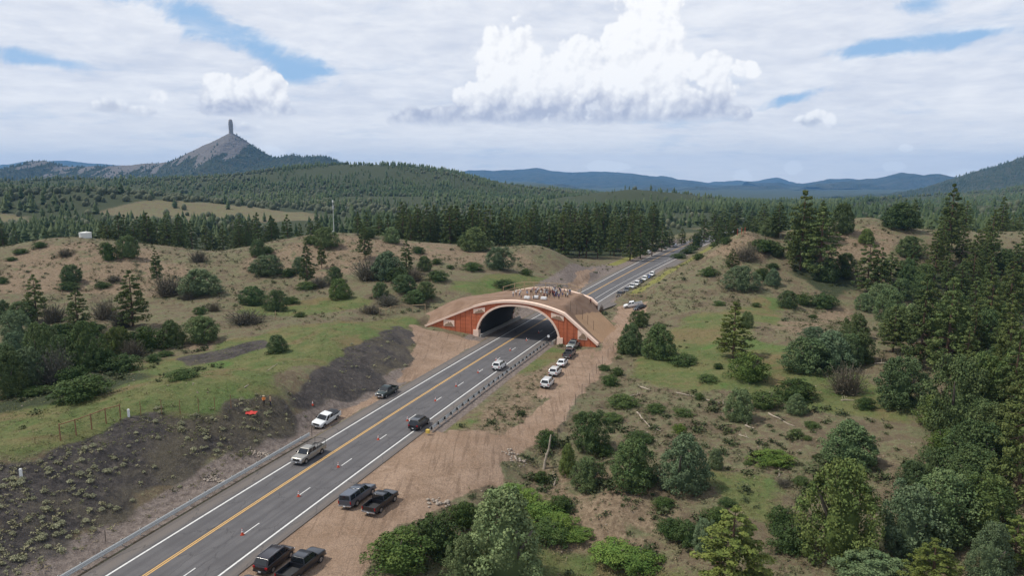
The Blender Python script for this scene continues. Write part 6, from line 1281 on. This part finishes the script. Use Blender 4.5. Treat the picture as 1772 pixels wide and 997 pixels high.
WS = [0.15, 0.4, 0.65, 0.9, 1.15, 1.4, 1.65, 1.9, 2.15]
fence('pole_fence', 'brown wooden pole fence along the crest of the sage bank', FENCES['wood_meadow'], 2.3, 0.085, OLDWOOD, (2.15,), WS)
fence('wire_fence', 'thin wire fence crossing the green meadow past the pole fence', FENCES['wire_meadow'], 2.2, 0.05, OLDWOOD, (), WS)
fence('pole_fence', 'pale new pole fence on the bank behind the overpass wing', FENCES['wood_hill'], 2.3, 0.10, RAWWOOD, (2.15,), WS)
fence('wire_fence', 'rusty post wire fence along the outer edge of the dirt track', FENCES['track'], 2.2, 0.045, TPOST, (), WS)
fence('pole_fence', 'pale pole fence beside the white pickup beyond the overpass', FENCES['far_rail'], 2.3, 0.10, RAWWOOD, (2.15,), WS)
def knoll_posts():
    for i, (x, y) in enumerate(FENCES['knoll']): stick('stake', ['red stake on the bare knoll top, lowest of three', 'red stake on the bare knoll top, middle of three', 'red stake on the bare knoll top, highest of three'][i], 'post', x, y, gz(x, y), 2.6, 0.09, mat_simple('red_stake', (0.40, 0.07, 0.04), 0.8), 'stakes on the knoll')
knoll_posts()
def deck_world(u, v): p = BM + BU * u + BV * v; return float(p[0]), float(p[1])
def deck_h(x, y):
    u, v = bridge_uv(x, y); return deck_at(float(u), float(v))
fence('pole_fence', 'pale pole fence on the overpass behind the crowd', [deck_world(u, v) for u, v in FENCES['deck_back']], 2.4, 0.11, RAWWOOD, (2.2, 0.9), WS, deck_h)
fence('wire_fence', 'row of steel fence posts stepping down the overpass sand slope', [deck_world(u, v) for u, v in FENCES['deck_side'] if u is not None], 2.3, 0.05, TPOST, (), WS, deck_h)

# ------------------------------------------------------------------ people
SKIN = mat_simple('skin', (0.42, 0.24, 0.16), 0.6)
def cloth(n, c): return mat_simple('cloth_' + n, c, 0.9, var=0.1)
SHIRTS = [cloth(*a) for a in (('white', (0.70, 0.69, 0.66)), ('black', (0.02, 0.02, 0.022)), ('red', (0.32, 0.03, 0.03)), ('blue', (0.06, 0.10, 0.24)), ('tan', (0.42, 0.32, 0.20)), ('grey', (0.22, 0.22, 0.22)), ('maroon', (0.13, 0.03, 0.04)), ('pale_blue', (0.30, 0.38, 0.52)), ('purple', (0.13, 0.09, 0.22)))]
TROUSERS = [cloth(*a) for a in (('navy', (0.025, 0.03, 0.06)), ('dark', (0.02, 0.02, 0.02)), ('khaki', (0.30, 0.23, 0.15)), ('denim', (0.07, 0.10, 0.18)))]
HAIRS = [mat_simple('hair_' + n, c, 0.8) for n, c in (('brown', (0.06, 0.035, 0.02)), ('black', (0.012, 0.01, 0.009)), ('grey', (0.30, 0.28, 0.26)), ('straw_hat', (0.55, 0.45, 0.30)))]
VEST = cloth('hi_vis_orange', (0.80, 0.26, 0.05))
def body_mesh(name, J, hands=True):
    # J: joint -> (x, y, z, radius); one skin over the whole skeleton, fingers included
    E_ = [('pel', 'wai'), ('wai', 'che'), ('che', 'nec'), ('nec', 'jaw'), ('jaw', 'cro')]
    for s in 'lr': E_ += [('che', 'sh' + s), ('sh' + s, 'el' + s), ('el' + s, 'wr' + s), ('wr' + s, 'pa' + s), ('pel', 'hi' + s), ('hi' + s, 'kn' + s), ('kn' + s, 'an' + s), ('an' + s, 'to' + s)]
    J = dict(J)
    for s in 'lr':
        px, py, pz, pr = J['pa' + s]; wx_, wy_, wz_, _ = J['wr' + s]; d = Vector((px - wx_, py - wy_, pz - wz_)).normalized(); side = d.cross(Vector((0, 1, 0))).normalized()
        for k, (o, L) in enumerate(((-0.030, 0.072), (-0.010, 0.085), (0.010, 0.080), (0.030, 0.062))):
            b = Vector((px, py, pz)) + d * 0.02 + Vector((0, 1, 0)) * o; t_ = b + d * L + side * 0.015; J['f%d%s' % (k, s)] = (*b, 0.010); J['g%d%s' % (k, s)] = (*t_, 0.008); E_ += [('pa' + s, 'f%d%s' % (k, s)), ('f%d%s' % (k, s), 'g%d%s' % (k, s))]
        tb = Vector((wx_, wy_, wz_)) + d * 0.03 + Vector((0, 0.035, 0)); J['t' + s] = (*(tb + d * 0.05 + Vector((0, 0.02, 0))), 0.010); E_ += [('wr' + s, 't' + s)]
    ks = list(J); ix = {k: i for i, k in enumerate(ks)}
    me = bpy.data.meshes.new(name); me.from_pydata([J[k][:3] for k in ks], [(ix[a], ix[b]) for a, b in E_], []); o = bpy.data.objects.new('tmp', me); COL.objects.link(o)
    md = o.modifiers.new('skin', 'SKIN'); md.use_smooth_shade = True
    for i, k in enumerate(ks):
        sv = me.skin_vertices[0].data[i]; r_ = J[k][3]; fl = {'pel': (1.25, 0.85), 'wai': (1.2, 0.8), 'che': (1.35, 0.8)}.get(k, (1, 1)); sv.radius = (r_ * fl[0], r_ * fl[1]); sv.use_root = (k == 'pel')
    sb = o.modifiers.new('sub', 'SUBSURF'); sb.levels = 1
    dg = bpy.context.evaluated_depsgraph_get(); out = bpy.data.meshes.new_from_object(o.evaluated_get(dg)); bpy.data.objects.remove(o); bpy.data.meshes.remove(me); out.name = name
    out.materials.clear(); 
    for m_ in (SKIN, SHIRTS[0], TROUSERS[0], HAIRS[1]): out.materials.append(m_)
    zc = np.empty(len(out.vertices) * 3); out.vertices.foreach_get('co', zc); zc = zc.reshape(-1, 3)
    for p in out.polygons:
        c = p.center
        if c.z < 0.10: k = 3
        elif c.z < 0.94 and abs(c.y) < 0.25 and math.hypot(c.x, c.y) < 0.42 and not any((Vector(J['pa' + s][:3]) - c).length < 0.16 for s in 'lr'): k = 2
        elif c.z > J['nec'][2] - 0.02 or any((Vector(J['pa' + s][:3]) - c).length < 0.17 for s in 'lr') : k = 0
        else: k = 1
        p.material_index = k; p.use_smooth = True
    return out
def pose(st=0.0, al=0.0, ar=0.0, bend=0.0):
    J = dict(pel=(0, 0, 0.95, 0.125), wai=(0.01, 0, 1.10, 0.115), che=(0.01 + bend * .3, 0, 1.33, 0.125), nec=(0.02 + bend * .4, 0, 1.50, 0.055), jaw=(0.045 + bend * .45, 0, 1.575, 0.070), cro=(0.03 + bend * .5, 0, 1.68, 0.085))
    for s, sg, a in (('l', 1, al), ('r', -1, ar)):
        J['sh' + s] = (0.01 + bend * .3, sg * 0.185, 1.42, 0.058); e = Vector((0.02 + bend * .3 + 0.26 * math.sin(a * 0.6), sg * 0.235, 1.42 - 0.28 * math.cos(a * 0.6))); J['el' + s] = (*e, 0.042)
        w_ = e + Vector((0.04 + 0.24 * math.sin(a * 1.5), -sg * 0.03 * a, -0.24 * math.cos(a * 1.5))); J['wr' + s] = (*w_, 0.030); pa = w_ + (w_ - e).normalized() * 0.07; J['pa' + s] = (*pa, 0.032)
        f = sg * st; J['hi' + s] = (0, sg * 0.095, 0.88, 0.092); J['kn' + s] = (0.03 + f * 0.16, sg * 0.105, 0.49, 0.062); J['an' + s] = (f * 0.25 - 0.01, sg * 0.11, 0.085, 0.042); J['to' + s] = (f * 0.25 + 0.16, sg * 0.125, 0.035, 0.032)
    return J
BODY = [body_mesh('body_standing', pose()), body_mesh('body_striding', pose(0.8, 0.3, -0.2)), body_mesh('body_holding', pose(0.1, 1.1, 1.0)), body_mesh('body_pointing', pose(0.2, 0.1, 1.3, 0.05))]
HEADX = [(0.035, 1.65), (0.035, 1.65), (0.035, 1.65), (0.055, 1.65)]
def hair_mesh(brim):
    bm = bmesh.new(); bmesh.ops.create_uvsphere(bm, u_segments=12, v_segments=8, radius=0.102)
    for v in list(bm.verts):
        if v.co.z < -0.03 and v.co.x > -0.02: v.co.z = -0.02; 
        v.co.x *= 1.06
    bmesh.ops.delete(bm, geom=[v for v in bm.verts if v.co.z < -0.07], context='VERTS')
    if brim:
        tube(bm, (0, 0, 0.02), (0, 0, 0.03), 0.19, 0.18, 14)
    me = bpy.data.meshes.new('hat' if brim else 'hair'); bm.to_mesh(me); bm.free(); me.materials.append(HAIRS[0]); me.polygons.foreach_set('use_smooth', [True] * len(me.polygons)); return me
HAIR_M, HAT_M = hair_mesh(False), hair_mesh(True)
def face_mesh():
    bm = bmesh.new()
    tube(bm, (0.095, 0, 0.0), (0.115, 0, -0.035), 0.008, 0.014, 6)
    for s in (-1, 1): tube(bm, (0.088, s * 0.032, 0.012), (0.094, s * 0.032, 0.012), 0.010, 0.008, 6); tube(bm, (0.0, s * 0.085, -0.02), (-0.005, s * 0.098, 0.01), 0.02, 0.014, 6)
    tube(bm, (0.088, -0.02, -0.062), (0.088, 0.02, -0.062), 0.006, 0.006, 5)
    me = bpy.data.meshes.new('face'); bm.to_mesh(me); bm.free(); me.materials.append(SKIN); return me
FACE_M = face_mesh()
def person(x, y, z, rz, pz, shirt, trs, hair, label, group=None, hat=False, h=1.0):
    o = link('person', BODY[pz], loc=(x, y, z), rotz=rz); o.scale = (h, h, h); tag(o, label, 'person', group)
    for i, m_ in ((1, shirt), (2, trs)):
        o.material_slots[i].link = 'OBJECT'; o.material_slots[i].material = m_
    hx, hz_ = HEADX[pz]; hr = link('hat' if hat else 'hair', HAT_M if hat else HAIR_M, o, (hx - 0.008, 0, hz_ + 0.02)); hr.material_slots[0].link = 'OBJECT'; hr.material_slots[0].material = hair
    link('face', FACE_M, o, (hx, 0, hz_)); return o
prg = random.Random(31)
SN = ['white', 'black', 'red', 'blue', 'tan', 'grey', 'maroon', 'pale blue', 'purple']
for i, (u, v) in enumerate(CROWD):
    x, y = deck_world(u, v); q = prg.choices(range(9), (6, 5, 2, 3, 4, 3, 2, 3, 1))[0]; hat = prg.random() < 0.3; tr = prg.randrange(4)
    lab = 'person in a %s shirt standing in the crowd on the overpass' % SN[q]
    if hat: lab = 'person in a %s shirt and straw hat in the crowd on the overpass' % SN[q]
    if i == 0: lab = 'person in %s standing apart at the crowd edge farthest from the far road' % SN[q]
    person(x, y, deck_at(u, v) - 0.02, prg.uniform(0, 6.28), prg.randrange(4), SHIRTS[q], TROUSERS[tr], HAIRS[3] if hat else HAIRS[prg.randrange(3)], lab, 'crowd on the overpass', hat, prg.uniform(0.93, 1.06))
u, v = PT['lone']; x, y = deck_world(u, v); person(x, y, deck_at(u, v), 2.2, 1, SHIRTS[6], TROUSERS[1], HAIRS[1], 'person in dark clothes walking alone on the sand slope of the overpass')
x, y = PT['flagger']; person(x, y, gz(x, y), -1.2, 2, VEST, TROUSERS[1], HAIRS[3], 'person in orange vest standing on the sage bank nearer the red cloth', None, True)
x, y = PT['helper']; x += 0.5; y += 0.3; person(x, y, gz(x, y), -2.4, 0, SHIRTS[4], TROUSERS[0], HAIRS[0], 'person in tan shirt standing beside the orange vested person')
# folding tables under white cloths
def table(u, v, lab):
    x, y = deck_world(u, v); root = bpy.data.objects.new('folding_table', None); COL.objects.link(root); root.location = (x, y, deck_at(u, v)); root.rotation_euler = (0, 0, math.atan2(BU[1], BU[0])); tag(root, lab, 'table', 'white tables on the overpass')
    boxp('table_top', (-0.7, 0.7, -0.36, 0.36, 0.72, 0.76), WHITE, root, 0.01)
    V = []; n = 28
    for k in range(n):
        a = 2 * math.pi * k / n; cx = max(-0.73, min(0.73, 1.1 * math.cos(a))); cy = max(-0.41, min(0.41, 0.62 * math.sin(a)))
        V.append((cx, cy, 0.765)); V.append((cx * (1 + 0.03 * math.sin(k * 2.3)), cy * (1.05 + 0.05 * math.sin(k * 2.3)), 0.18))
    F_ = [(2 * k, 2 * ((k + 1) % n), 2 * ((k + 1) % n) + 1, 2 * k + 1) for k in range(n)] + [tuple(2 * k for k in range(n))]
    link('cloth', mesh_from('cloth', V, F_, WHITE), root)
    for sx in (-0.6, 0.6):
        for sy in (-0.28, 0.28): boxp('leg', (sx - 0.02, sx + 0.02, sy - 0.02, sy + 0.02, 0.0, 0.719), STEEL, root, 0)
for (u, v), l in zip(TABLES, ('white clothed table at the crowd edge nearest the red hills', 'middle of the three white clothed tables before the crowd', 'white clothed table nearest the middle of the crowd')): table(u, v, l)

# ------------------------------------------------------------------ tank, tower, sign, cloth, posts
def tank():
    x, y = PT['tank']; root = bpy.data.objects.new('water_tank', None); COL.objects.link(root); root.location = (x, y, gz(x, y) - 0.2); tag(root, 'white cylindrical water tank on the crest of the red hill', 'tank')
    m_ = mat_simple('tank_white', (0.68, 0.68, 0.64), 0.6, var=0.1)
    bm = bmesh.new(); tube(bm, (0, 0, 0), (0, 0, 2.3), 2.3, 2.3, 28); finish(bm, 'shell', m_, root)
    bm = bmesh.new(); tube(bm, (0, 0, 2.3), (0, 0, 2.62), 2.38, 0.25, 28); finish(bm, 'roof', m_, root)
    bm = bmesh.new(); tube(bm, (0.6, 0, 2.5), (0.6, 0, 2.85), 0.3, 0.3, 12); finish(bm, 'hatch', STEEL, root)
    x, y = PT['box']; b = bpy.data.objects.new('utility_cabinet', None); COL.objects.link(b); b.location = (x, y, gz(x, y) - 0.1); tag(b, 'small white utility cabinet beside the water tank', 'cabinet'); boxp('cabinet_body', (-0.6, 0.6, -0.5, 0.5, 0, 1.5), m_, b, 0.03); boxp('door', (-0.5, 0.5, -0.53, -0.505, 0.15, 1.4), STEEL, b, 0); bm = bmesh.new(); tube(bm, (0.3, 0.2, 1.5), (0.3, 0.2, 4.5), 0.04, 0.03, 6); finish(bm, 'mast', STEEL, b)
tank()
def tower():
    x, y = PT['tower']; root = bpy.data.objects.new('mast_tower', None); COL.objects.link(root); root.location = (x, y, gz(x, y) - 0.2); tag(root, 'slender pale mast with lamp head on the red hill crest', 'tower')
    bm = bmesh.new(); tube(bm, (0, 0, 0), (0, 0, 13.6), 0.17, 0.09, 10); finish(bm, 'pole', mat_simple('mast_paint', (0.55, 0.56, 0.55), 0.5), root)
    bm = bmesh.new(); tube(bm, (0, 0, 13.3), (0, 0, 14.2), 0.24, 0.18, 12); finish(bm, 'lamp_head', WHITE, root)
    bm = bmesh.new(); boxm(bm, -0.7, -0.1, -0.3, 0.3, 0, 1.5); finish(bm, 'base_cabinet', mat_simple('tank_white', (0.68, 0.68, 0.64)), root)
    bm = bmesh.new(); boxm(bm, -0.35, 0.35, -0.05, 0.05, 10.5, 11.9); finish(bm, 'antenna_panel', STEEL, root)
tower()
def sign():
    x, y = PT['sign']; root = bpy.data.objects.new('marker_sign', None); COL.objects.link(root); root.location = (x, y, 0); root.rotation_euler = (0, 0, -0.4); tag(root, 'round white marker sign on a post at the tunnel mouth', 'sign')
    boxp('post', (-0.05, 0.05, 0.0, 0.06, -0.2, 2.2), POSTW, root, 0)
    bm = bmesh.new(); tube(bm, (0, -0.012, 2.2), (0, -0.045, 2.2), 0.34, 0.34, 20); finish(bm, 'sign_disc', WHITE, root)
sign()
def red_cloth():
    x, y = PT['tarp']; V = []; n = 11; m_ = 7
    for i in range(n):
        for j in range(m_):
            u = (i / (n - 1) - 0.5) * 2.0; v = (j / (m_ - 1) - 0.5) * 1.3; q = min(1, (u / 1.0) ** 2 + (v / 0.65) ** 2); V.append((u, v, 0.16 + 0.20 * (1 - q) ** 0.7 + 0.06 * math.sin(7 * u + 5 * v) - 0.08 * q))
    me = mesh_from('red_cloth', V, [tuple(f) for f in grid_faces(n, m_)], mat_simple('bright_red_cloth', (0.50, 0.045, 0.035), 0.8), True)
    o = link('red_cloth', me, loc=(x, y, gz(x, y))); tag(o, 'bright red cloth draped over brush on the sage bank', 'cloth')
red_cloth()
for k, lab in (('post1', 'short white post at the end of the brown pole fence'), ('post2', 'short white post low on the sage bank by the frame edge')):
    x, y = PT[k]; o = boxp('marker_post', (-0.14, 0.14, -0.14, 0.14, -0.2, 1.15), WHITE, None, 0.05); o.location = (x, y, gz(x, y)); tag(o, lab, 'post')
x, y = PT['stake']; stick('stake', 'pale wooden stake among the grey bushes below the red hill', 'post', x, y, gz(x, y), 2.2, 0.10, RAWWOOD)

# ------------------------------------------------------------------ fallen logs, dead trunk
DEADW = mat_simple('bleached_wood', (0.36, 0.30, 0.235), 0.9, var=0.3, scale=2.0, bump=0.4)
def log_mesh(name, a, b, r, seed):
    rng = random.Random(seed); a, b = Vector(a), Vector(b); bm = bmesh.new(); n = 5; pts = [a.lerp(b, i / n) + Vector((rng.uniform(-.12, .12), rng.uniform(-.12, .12), rng.uniform(-.04, .06))) * (0 if i in (0,) else 1) for i in range(n + 1)]
    for i in range(n): tube(bm, pts[i], pts[i + 1], r * (1 - 0.12 * i), r * (1 - 0.12 * (i + 1)), 8)
    for q in range(4):
        p = pts[rng.randrange(1, n)]; d = Vector((rng.uniform(-1, 1), rng.uniform(-1, 1), rng.uniform(0.1, 1))).normalized() * rng.uniform(0.4, 1.1); tube(bm, p, p + d, r * 0.35, r * 0.12, 5)
    return finish(bm, name, DEADW, None)
LOGLAB = ['thick pale log lying at the edge of the grass by the round junipers', 'dark log end lying just below the thick pale log', 'long thin log on the grass left of the small lone bush', 'long thin log reaching from the small bush to the pale juniper',
          'long pale log on bare ground right of the pale juniper', 'curved grey branch lying above the two big round junipers', 'lower fork of the curved branch above the round junipers', 'short thick log just below the pale juniper',
          'short thin log on bare soil below the pale juniper', 'stout straight log beside the big yellow green juniper', 'thin dark stick on red soil near the round juniper', 'dark log in the shade under the tall right pines', 'grey log under the bare grey bush',
          'very long fallen pole on the meadow slope above the shale', 'short white log standing in the gully bank', 'crooked white branch below the yellow green bush']
for i, ((a, b, r), lab) in enumerate(zip(LOGS, LOGLAB)):
    o = log_mesh('fallen_log', (a[0], a[1], gz(*a) + r * 0.8), (b[0], b[1], gz(*b) + r * 0.9), r, i); tag(o, lab, 'log')
x, y = PT['snag']; o = log_mesh('dead_trunk', (x, y, gz(x, y) - 0.2), (x + 1.1, y + 0.6, gz(x, y) + 5.2), 0.24, 99); tag(o, 'leaning dead trunk standing in the gully by the track', 'trunk')
plant('P-', *PT['sapling'], 2.4, 1.5, z=deck_h(*PT['sapling']) if 0.9 < float(bridge_uv(*PT['sapling'])[1]) < 23 else None); SAPLING = ALLTREES.pop()[0]; SAPLING.children[0].color = (0.10, 0.06, 0.03, 1); tag(SAPLING, 'tiny rusty brown sapling on the sand slope of the overpass', 'tree')

# ------------------------------------------------------------------ rocks, sage and low scrub
def rock_proto(seed):
    rng = random.Random(seed); bm = bmesh.new(); bmesh.ops.create_icosphere(bm, subdivisions=1, radius=0.5)
    for v in bm.verts: v.co *= rng.uniform(0.75, 1.2); v.co.z *= 0.75
    bm.verts.ensure_lookup_table(); V = np.array([v.co[:] for v in bm.verts]); F_ = np.array([[v.index for v in f.verts] for f in bm.faces]); bm.free(); return V, F_
RK = [rock_proto(i) for i in range(5)]
def scatter_obj(name, P, Hh, Ww, protos, label, seed, mat, color=None, cat='rocks'):
    o = scatter(name, P, Hh, Ww, protos, label, seed, color or (1, 1, 1)); o.data.materials.clear(); o.data.materials.append(mat); o['category'] = cat; return o
ROCKM = mat_simple('pale_riprap', (0.33, 0.275, 0.225), 0.9, var=0.35, scale=0.7, bump=0.4)
def rock_row(a, b, n, w, seed, lab, s0=0.16, s1=0.42):
    rng = np.random.default_rng(seed); t_ = rng.uniform(0, 1, n); d = np.array(b) - np.array(a); nn_ = np.array([-d[1], d[0]]) / (np.linalg.norm(d) + 1e-6)
    xy = np.array(a)[None] + d[None] * t_[:, None] + nn_[None] * rng.normal(0, w, n)[:, None]; z = gzs(xy[:, 0], xy[:, 1]); s = rng.uniform(s0, s1, n)
    scatter_obj('rock_pile', np.c_[xy, z + s * 0.2], s, s, RK, lab, seed, ROCKM)
rock_row(PT['rocks1a'], PT['rocks1b'], 70, 0.35, 1, 'row of pale check dam rocks behind the guardrail, upper of two')
rock_row(PT['rocks2a'], PT['rocks2b'], 70, 0.35, 2, 'row of pale check dam rocks behind the guardrail, lower of two')
q = PT['rocks3']; rock_row((q[0] - 0.8, q[1] + 1.2), (q[0] + 2.2, q[1] - 1.4), 40, 0.8, 3, 'heap of pale rocks at the gully head beside the track', 0.2, 0.55)
q = PT['rocks4']; rock_row((q[0] - 1.2, q[1] - 0.4), (q[0] + 1.8, q[1] + 0.6), 26, 0.6, 4, 'pale boulders at the corner of the dirt pullout', 0.25, 0.6)
def tuft_proto(seed, n, spread, up):
    rng = np.random.default_rng(seed); P = rng.normal(size=(n, 3)) * np.array([spread, spread, 0]) * 0.5; P[:, 2] = rng.uniform(0.15, 0.75, n); nrm = rng.normal(size=(n, 3)) + np.array([0, 0, up]); nrm /= np.linalg.norm(nrm, axis=1)[:, None]
    a = np.cross(nrm, rng.normal(size=(n, 3))); a /= np.linalg.norm(a, axis=1)[:, None]; b = np.cross(nrm, a); s = rng.uniform(0.13, 0.26, n)[:, None]
    V = np.stack([P + a * s, P + b * s, P - (a + b) * 0.7 * s], 1).reshape(-1, 3); V[:, 2] = np.maximum(V[:, 2], -0.05); return V, np.arange(3 * n).reshape(n, 3)
TUFT = [tuft_proto(i, 16, 0.62, 0.6) for i in range(6)]; FINE = [tuft_proto(20 + i, 9, 0.8, 0.4) for i in range(5)]
def mask_at(A, x, y):
    i = np.clip(np.searchsorted(ys, y) - 1, 0, len(ys) - 2); j = np.clip(np.searchsorted(xs, x) - 1, 0, len(xs) - 2); return A[i, j]
def field(n, y0, y1, seed, cond):
    rng = np.random.default_rng(seed); Y = np.exp(rng.uniform(math.log(y0), math.log(y1), n)); X = rng.uniform(-0.80, 0.80, n) * (Y + 8); u, v = bridge_uv(X, Y)
    k = (np.abs(road_d(X, Y)) > 11.5) & ~((v > -1.5) & (v < BLEN + 1.5) & (u > -30) & (u < 25)) & (mask_at(m_track, X, Y) < 0.25)
    k &= rng.uniform(0, 1, n) < cond(X, Y); return X[k], Y[k]
SAGE_MESH = [leaf_cloud('sage_crown', [(0.25 * math.cos(a), 0.25 * math.sin(a), 0.30, 0.24) for a in np.arange(0, 6.2, 1.05)] + [(0, 0, 0.55, 0.26)], 40, 0.06, 500 + i, 0.5, 0.9) for i in range(3)]
X, Y = field(60000, 55, 175, 61, lambda x, y: np.clip(mask_at(m_shale, x, y), 0, 1) * (0.25 + 0.75 * (fbm(x, y, 9, 3, 77) > 0.0)) * (road_d(x, y) < -12) * np.where(y < 118, 0.30, 0.05))
srg = np.random.default_rng(9)
for k in range(min(150, len(X))):
    s = float(srg.uniform(0.45, 1.1)) ; o = link('sage_clump', SAGE_MESH[k % 3], loc=(X[k], Y[k], gz(X[k], Y[k]) - 0.05), rotz=float(srg.uniform(0, 6))); o.scale = (s, s, s * 0.75); c = float(srg.uniform(0.8, 1.25)); o.color = (0.29 * c, 0.285 * c, 0.175 * c, 1); tag(o, 'pale sage clump growing on the dark shale bank', 'shrub', 'sage clumps on the shale bank')
X2, Y2 = X[150:], Y[150:]; s = srg.uniform(0.3, 0.85, len(X2)); scatter_obj('sage_brush', np.c_[X2, Y2, gzs(X2, Y2) - 0.05], s * 0.8, s, TUFT, 'scattered small sage and weeds covering the shale bank', 5, LEAF, (0.240, 0.225, 0.130), 'brush')
X, Y = field(110000, 55, 330, 62, lambda x, y: 0.40 * np.clip(0.5 + 1.6 * fbm(x, y, 26, 3, 88), 0.04, 1) * (mask_at(m_grass, x, y) < 0.4) * (mask_at(m_shale, x, y) < 0.4)); s = (0.22 + 0.85 * srg.uniform(0, 1, len(X)) ** 2.2) * (1 + 0.5 * (Y > 180))
scatter_obj('low_scrub', np.c_[X, Y, gzs(X, Y) - 0.06], s * 0.75, s, TUFT, 'low grey green scrub dotted over the dry hillsides', 6, LEAF, (0.125, 0.122, 0.064), 'scrub')
X, Y = field(60000, 55, 260, 63, lambda x, y: 0.6 * (mask_at(m_grass, x, y) > 0.35) * np.clip(0.5 + 1.5 * fbm(x, y, 12, 3, 99), 0.1, 1)); s = srg.uniform(0.25, 0.6, len(X))
scatter_obj('meadow_grass', np.c_[X, Y, gzs(X, Y) - 0.04], s * 0.7, s, FINE, 'short green and yellow grass of the meadow', 7, LEAF, (0.140, 0.150, 0.055), 'grass')
print('N scrub', len(X))

X, Y = field(26000, 55, 200, 64, lambda x, y: 0.35 * np.clip(0.35 + 1.8 * fbm(x, y, 18, 3, 123), 0.0, 1)); s = 0.08 + 0.3 * srg.uniform(0, 1, len(X)) ** 3
scatter_obj('loose_stones', np.c_[X, Y, gzs(X, Y)], s, s, RK[:3], 'small loose stones littering the slopes', 8, mat_simple('loose_stone', (0.27, 0.215, 0.165), 0.95, var=0.4, scale=0.3), None, 'stones')

BRUSH = [tuft_proto(60 + i, 46, 0.7, 0.5) for i in range(6)]
BRUSH = [(v * np.array([1, 1, 1]) * 1.0, f) for v, f in BRUSH]
X, Y = field(26000, 58, 320, 65, lambda x, y: 0.16 * np.clip(0.2 + 2.4 * fbm(x, y, 34, 3, 140), 0.0, 1) * ~((road_d(x, y) < 0) & (road_d(x, y) > -34) & (y < 185)) * (mask_at(m_shale, x, y) < 0.3) * np.where(mask_at(m_grass, x, y) > 0.4, 0.25, 1.0)); s = (0.6 + 1.1 * srg.uniform(0, 1, len(X)) ** 2)
scatter_obj('brush_clumps', np.c_[X, Y, gzs(X, Y) - 0.1], s * 0.85, s, BRUSH, 'dark green and brown brush scattered between the trees on both slopes', 9, LEAF, (0.070, 0.084, 0.036), 'brush')
print('brush', len(X))

X, Y = field(105000, 55, 300, 66, lambda x, y: 0.20 * np.clip(0.45 + 1.6 * fbm(x, y, 15, 3, 150), 0.05, 1) * (mask_at(m_shale, x, y) < 0.5)); s = 0.25 + 0.55 * srg.uniform(0, 1, len(X)) ** 2
scatter_obj('dry_grass', np.c_[X, Y, gzs(X, Y) - 0.04], s * 0.7, s, FINE, 'dry straw coloured bunch grass over the open ground', 10, LEAF, (0.190, 0.160, 0.088), 'grass')

# ------------------------------------------------------------------ labels of the trees and shrubs
KN = {'J': ('juniper', 'tree'), 'P': ('pine', 'tree'), 'S': ('oak bush', 'shrub'), 'D': ('bare grey bush', 'shrub'), 'G': ('bright green bush', 'shrub')}
TN = {'-': '', 'p': 'pale ', 'y': 'yellow green ', 'b': 'blue grey ', 'd': 'dark '}
def region(x, y):
    d = float(road_d(x, y))
    if d < 0:
        if y > 330: return 'on the flat beyond the red hills'
        if y > 272: return 'on the crest of the red hill'
        if y > 222: return 'on the upper slope of the red hill'
        if y > 178: return 'on the lower slope of the red hill'
        if x < -75: return 'in the thicket above the green meadow'
        return 'on the green meadow'
    if y > 330: return 'behind the bare knoll by the far road'
    if y > 225: return 'on the bare knoll and its ridge'
    if y > 170: return 'on the slope below the bare knoll'
    if x > 78: return 'at the edge of the thick wood'
    if y > 125: return 'on the green slope past the track fence'
    if x < 14 and y < 112: return 'in the gully beside the dirt pullout'
    if y > 95: return 'on the brown slope with fallen logs'
    if x < 14: return 'in the gully beside the dirt pullout'
    return 'on the near slope at the bottom'
bins = {}
for (r, code, x, y, h, w) in ALLTREES[:N_HAND]: bins.setdefault((code[0], code[1], region(x, y)), []).append((math.atan2(x, y), r, h, w))
for (k, tn, reg), items in bins.items():
    items.sort(key=lambda q: q[0]); nm, cat = KN[k]; n = len(items); big = max(items, key=lambda q: q[2] * q[3])
    for i, (a, r, h, w) in enumerate(items):
        if n == 1: lab = f'the one {TN[tn]}{nm} {reg}'
        elif n == 2: lab = f'{"larger" if r is big[1] else "smaller"} of the two {TN[tn]}{nm}s {reg}' if not nm.endswith('bush') else f'{"larger" if r is big[1] else "smaller"} of the two {TN[tn]}{nm}es {reg}'
        else: lab = f'{TN[tn]}{nm} {reg}, {ORD[i] if i < 20 else "last"} from left'
        tag(r, lab, cat, f'{nm}s {reg}' if not nm.endswith('bush') else f'{nm}es {reg}')
for (r, code, x, y, h, w) in ALLTREES[N_HAND:N_BELT]:
    a = x / y
    s = 'behind the red hill by the water tank' if a < -0.27 else 'behind the middle of the red hill' if a < -0.16 else 'in the tall belt behind the overpass' if a < 0.02 else 'in the tall belt lining the far road' if a < 0.23 else 'behind the bare knoll' if a < 0.42 else 'on the skyline behind the thick wood'
    tag(r, f'dark pine standing {s}', 'tree', f'pines {s}')
wb = {}
for (r, code, x, y, h, w) in ALLTREES[N_BELT:]:
    s = 'upper part of the thick wood' if y > 190 else 'middle of the thick wood' if y > 130 else 'near edge of the thick wood'
    wb.setdefault((code[0], s), []).append((x / y, r))
for (k, s), items in wb.items():
    items.sort(key=lambda q: q[0])
    for i, (a, r) in enumerate(items): tag(r, f'{"dark pine" if k == "P" else "green juniper"} in the {s}, {ORD[i] if i < 20 else "one of the last"} from left', 'tree', f'{"pines" if k == "P" else "junipers"} in the {s}')
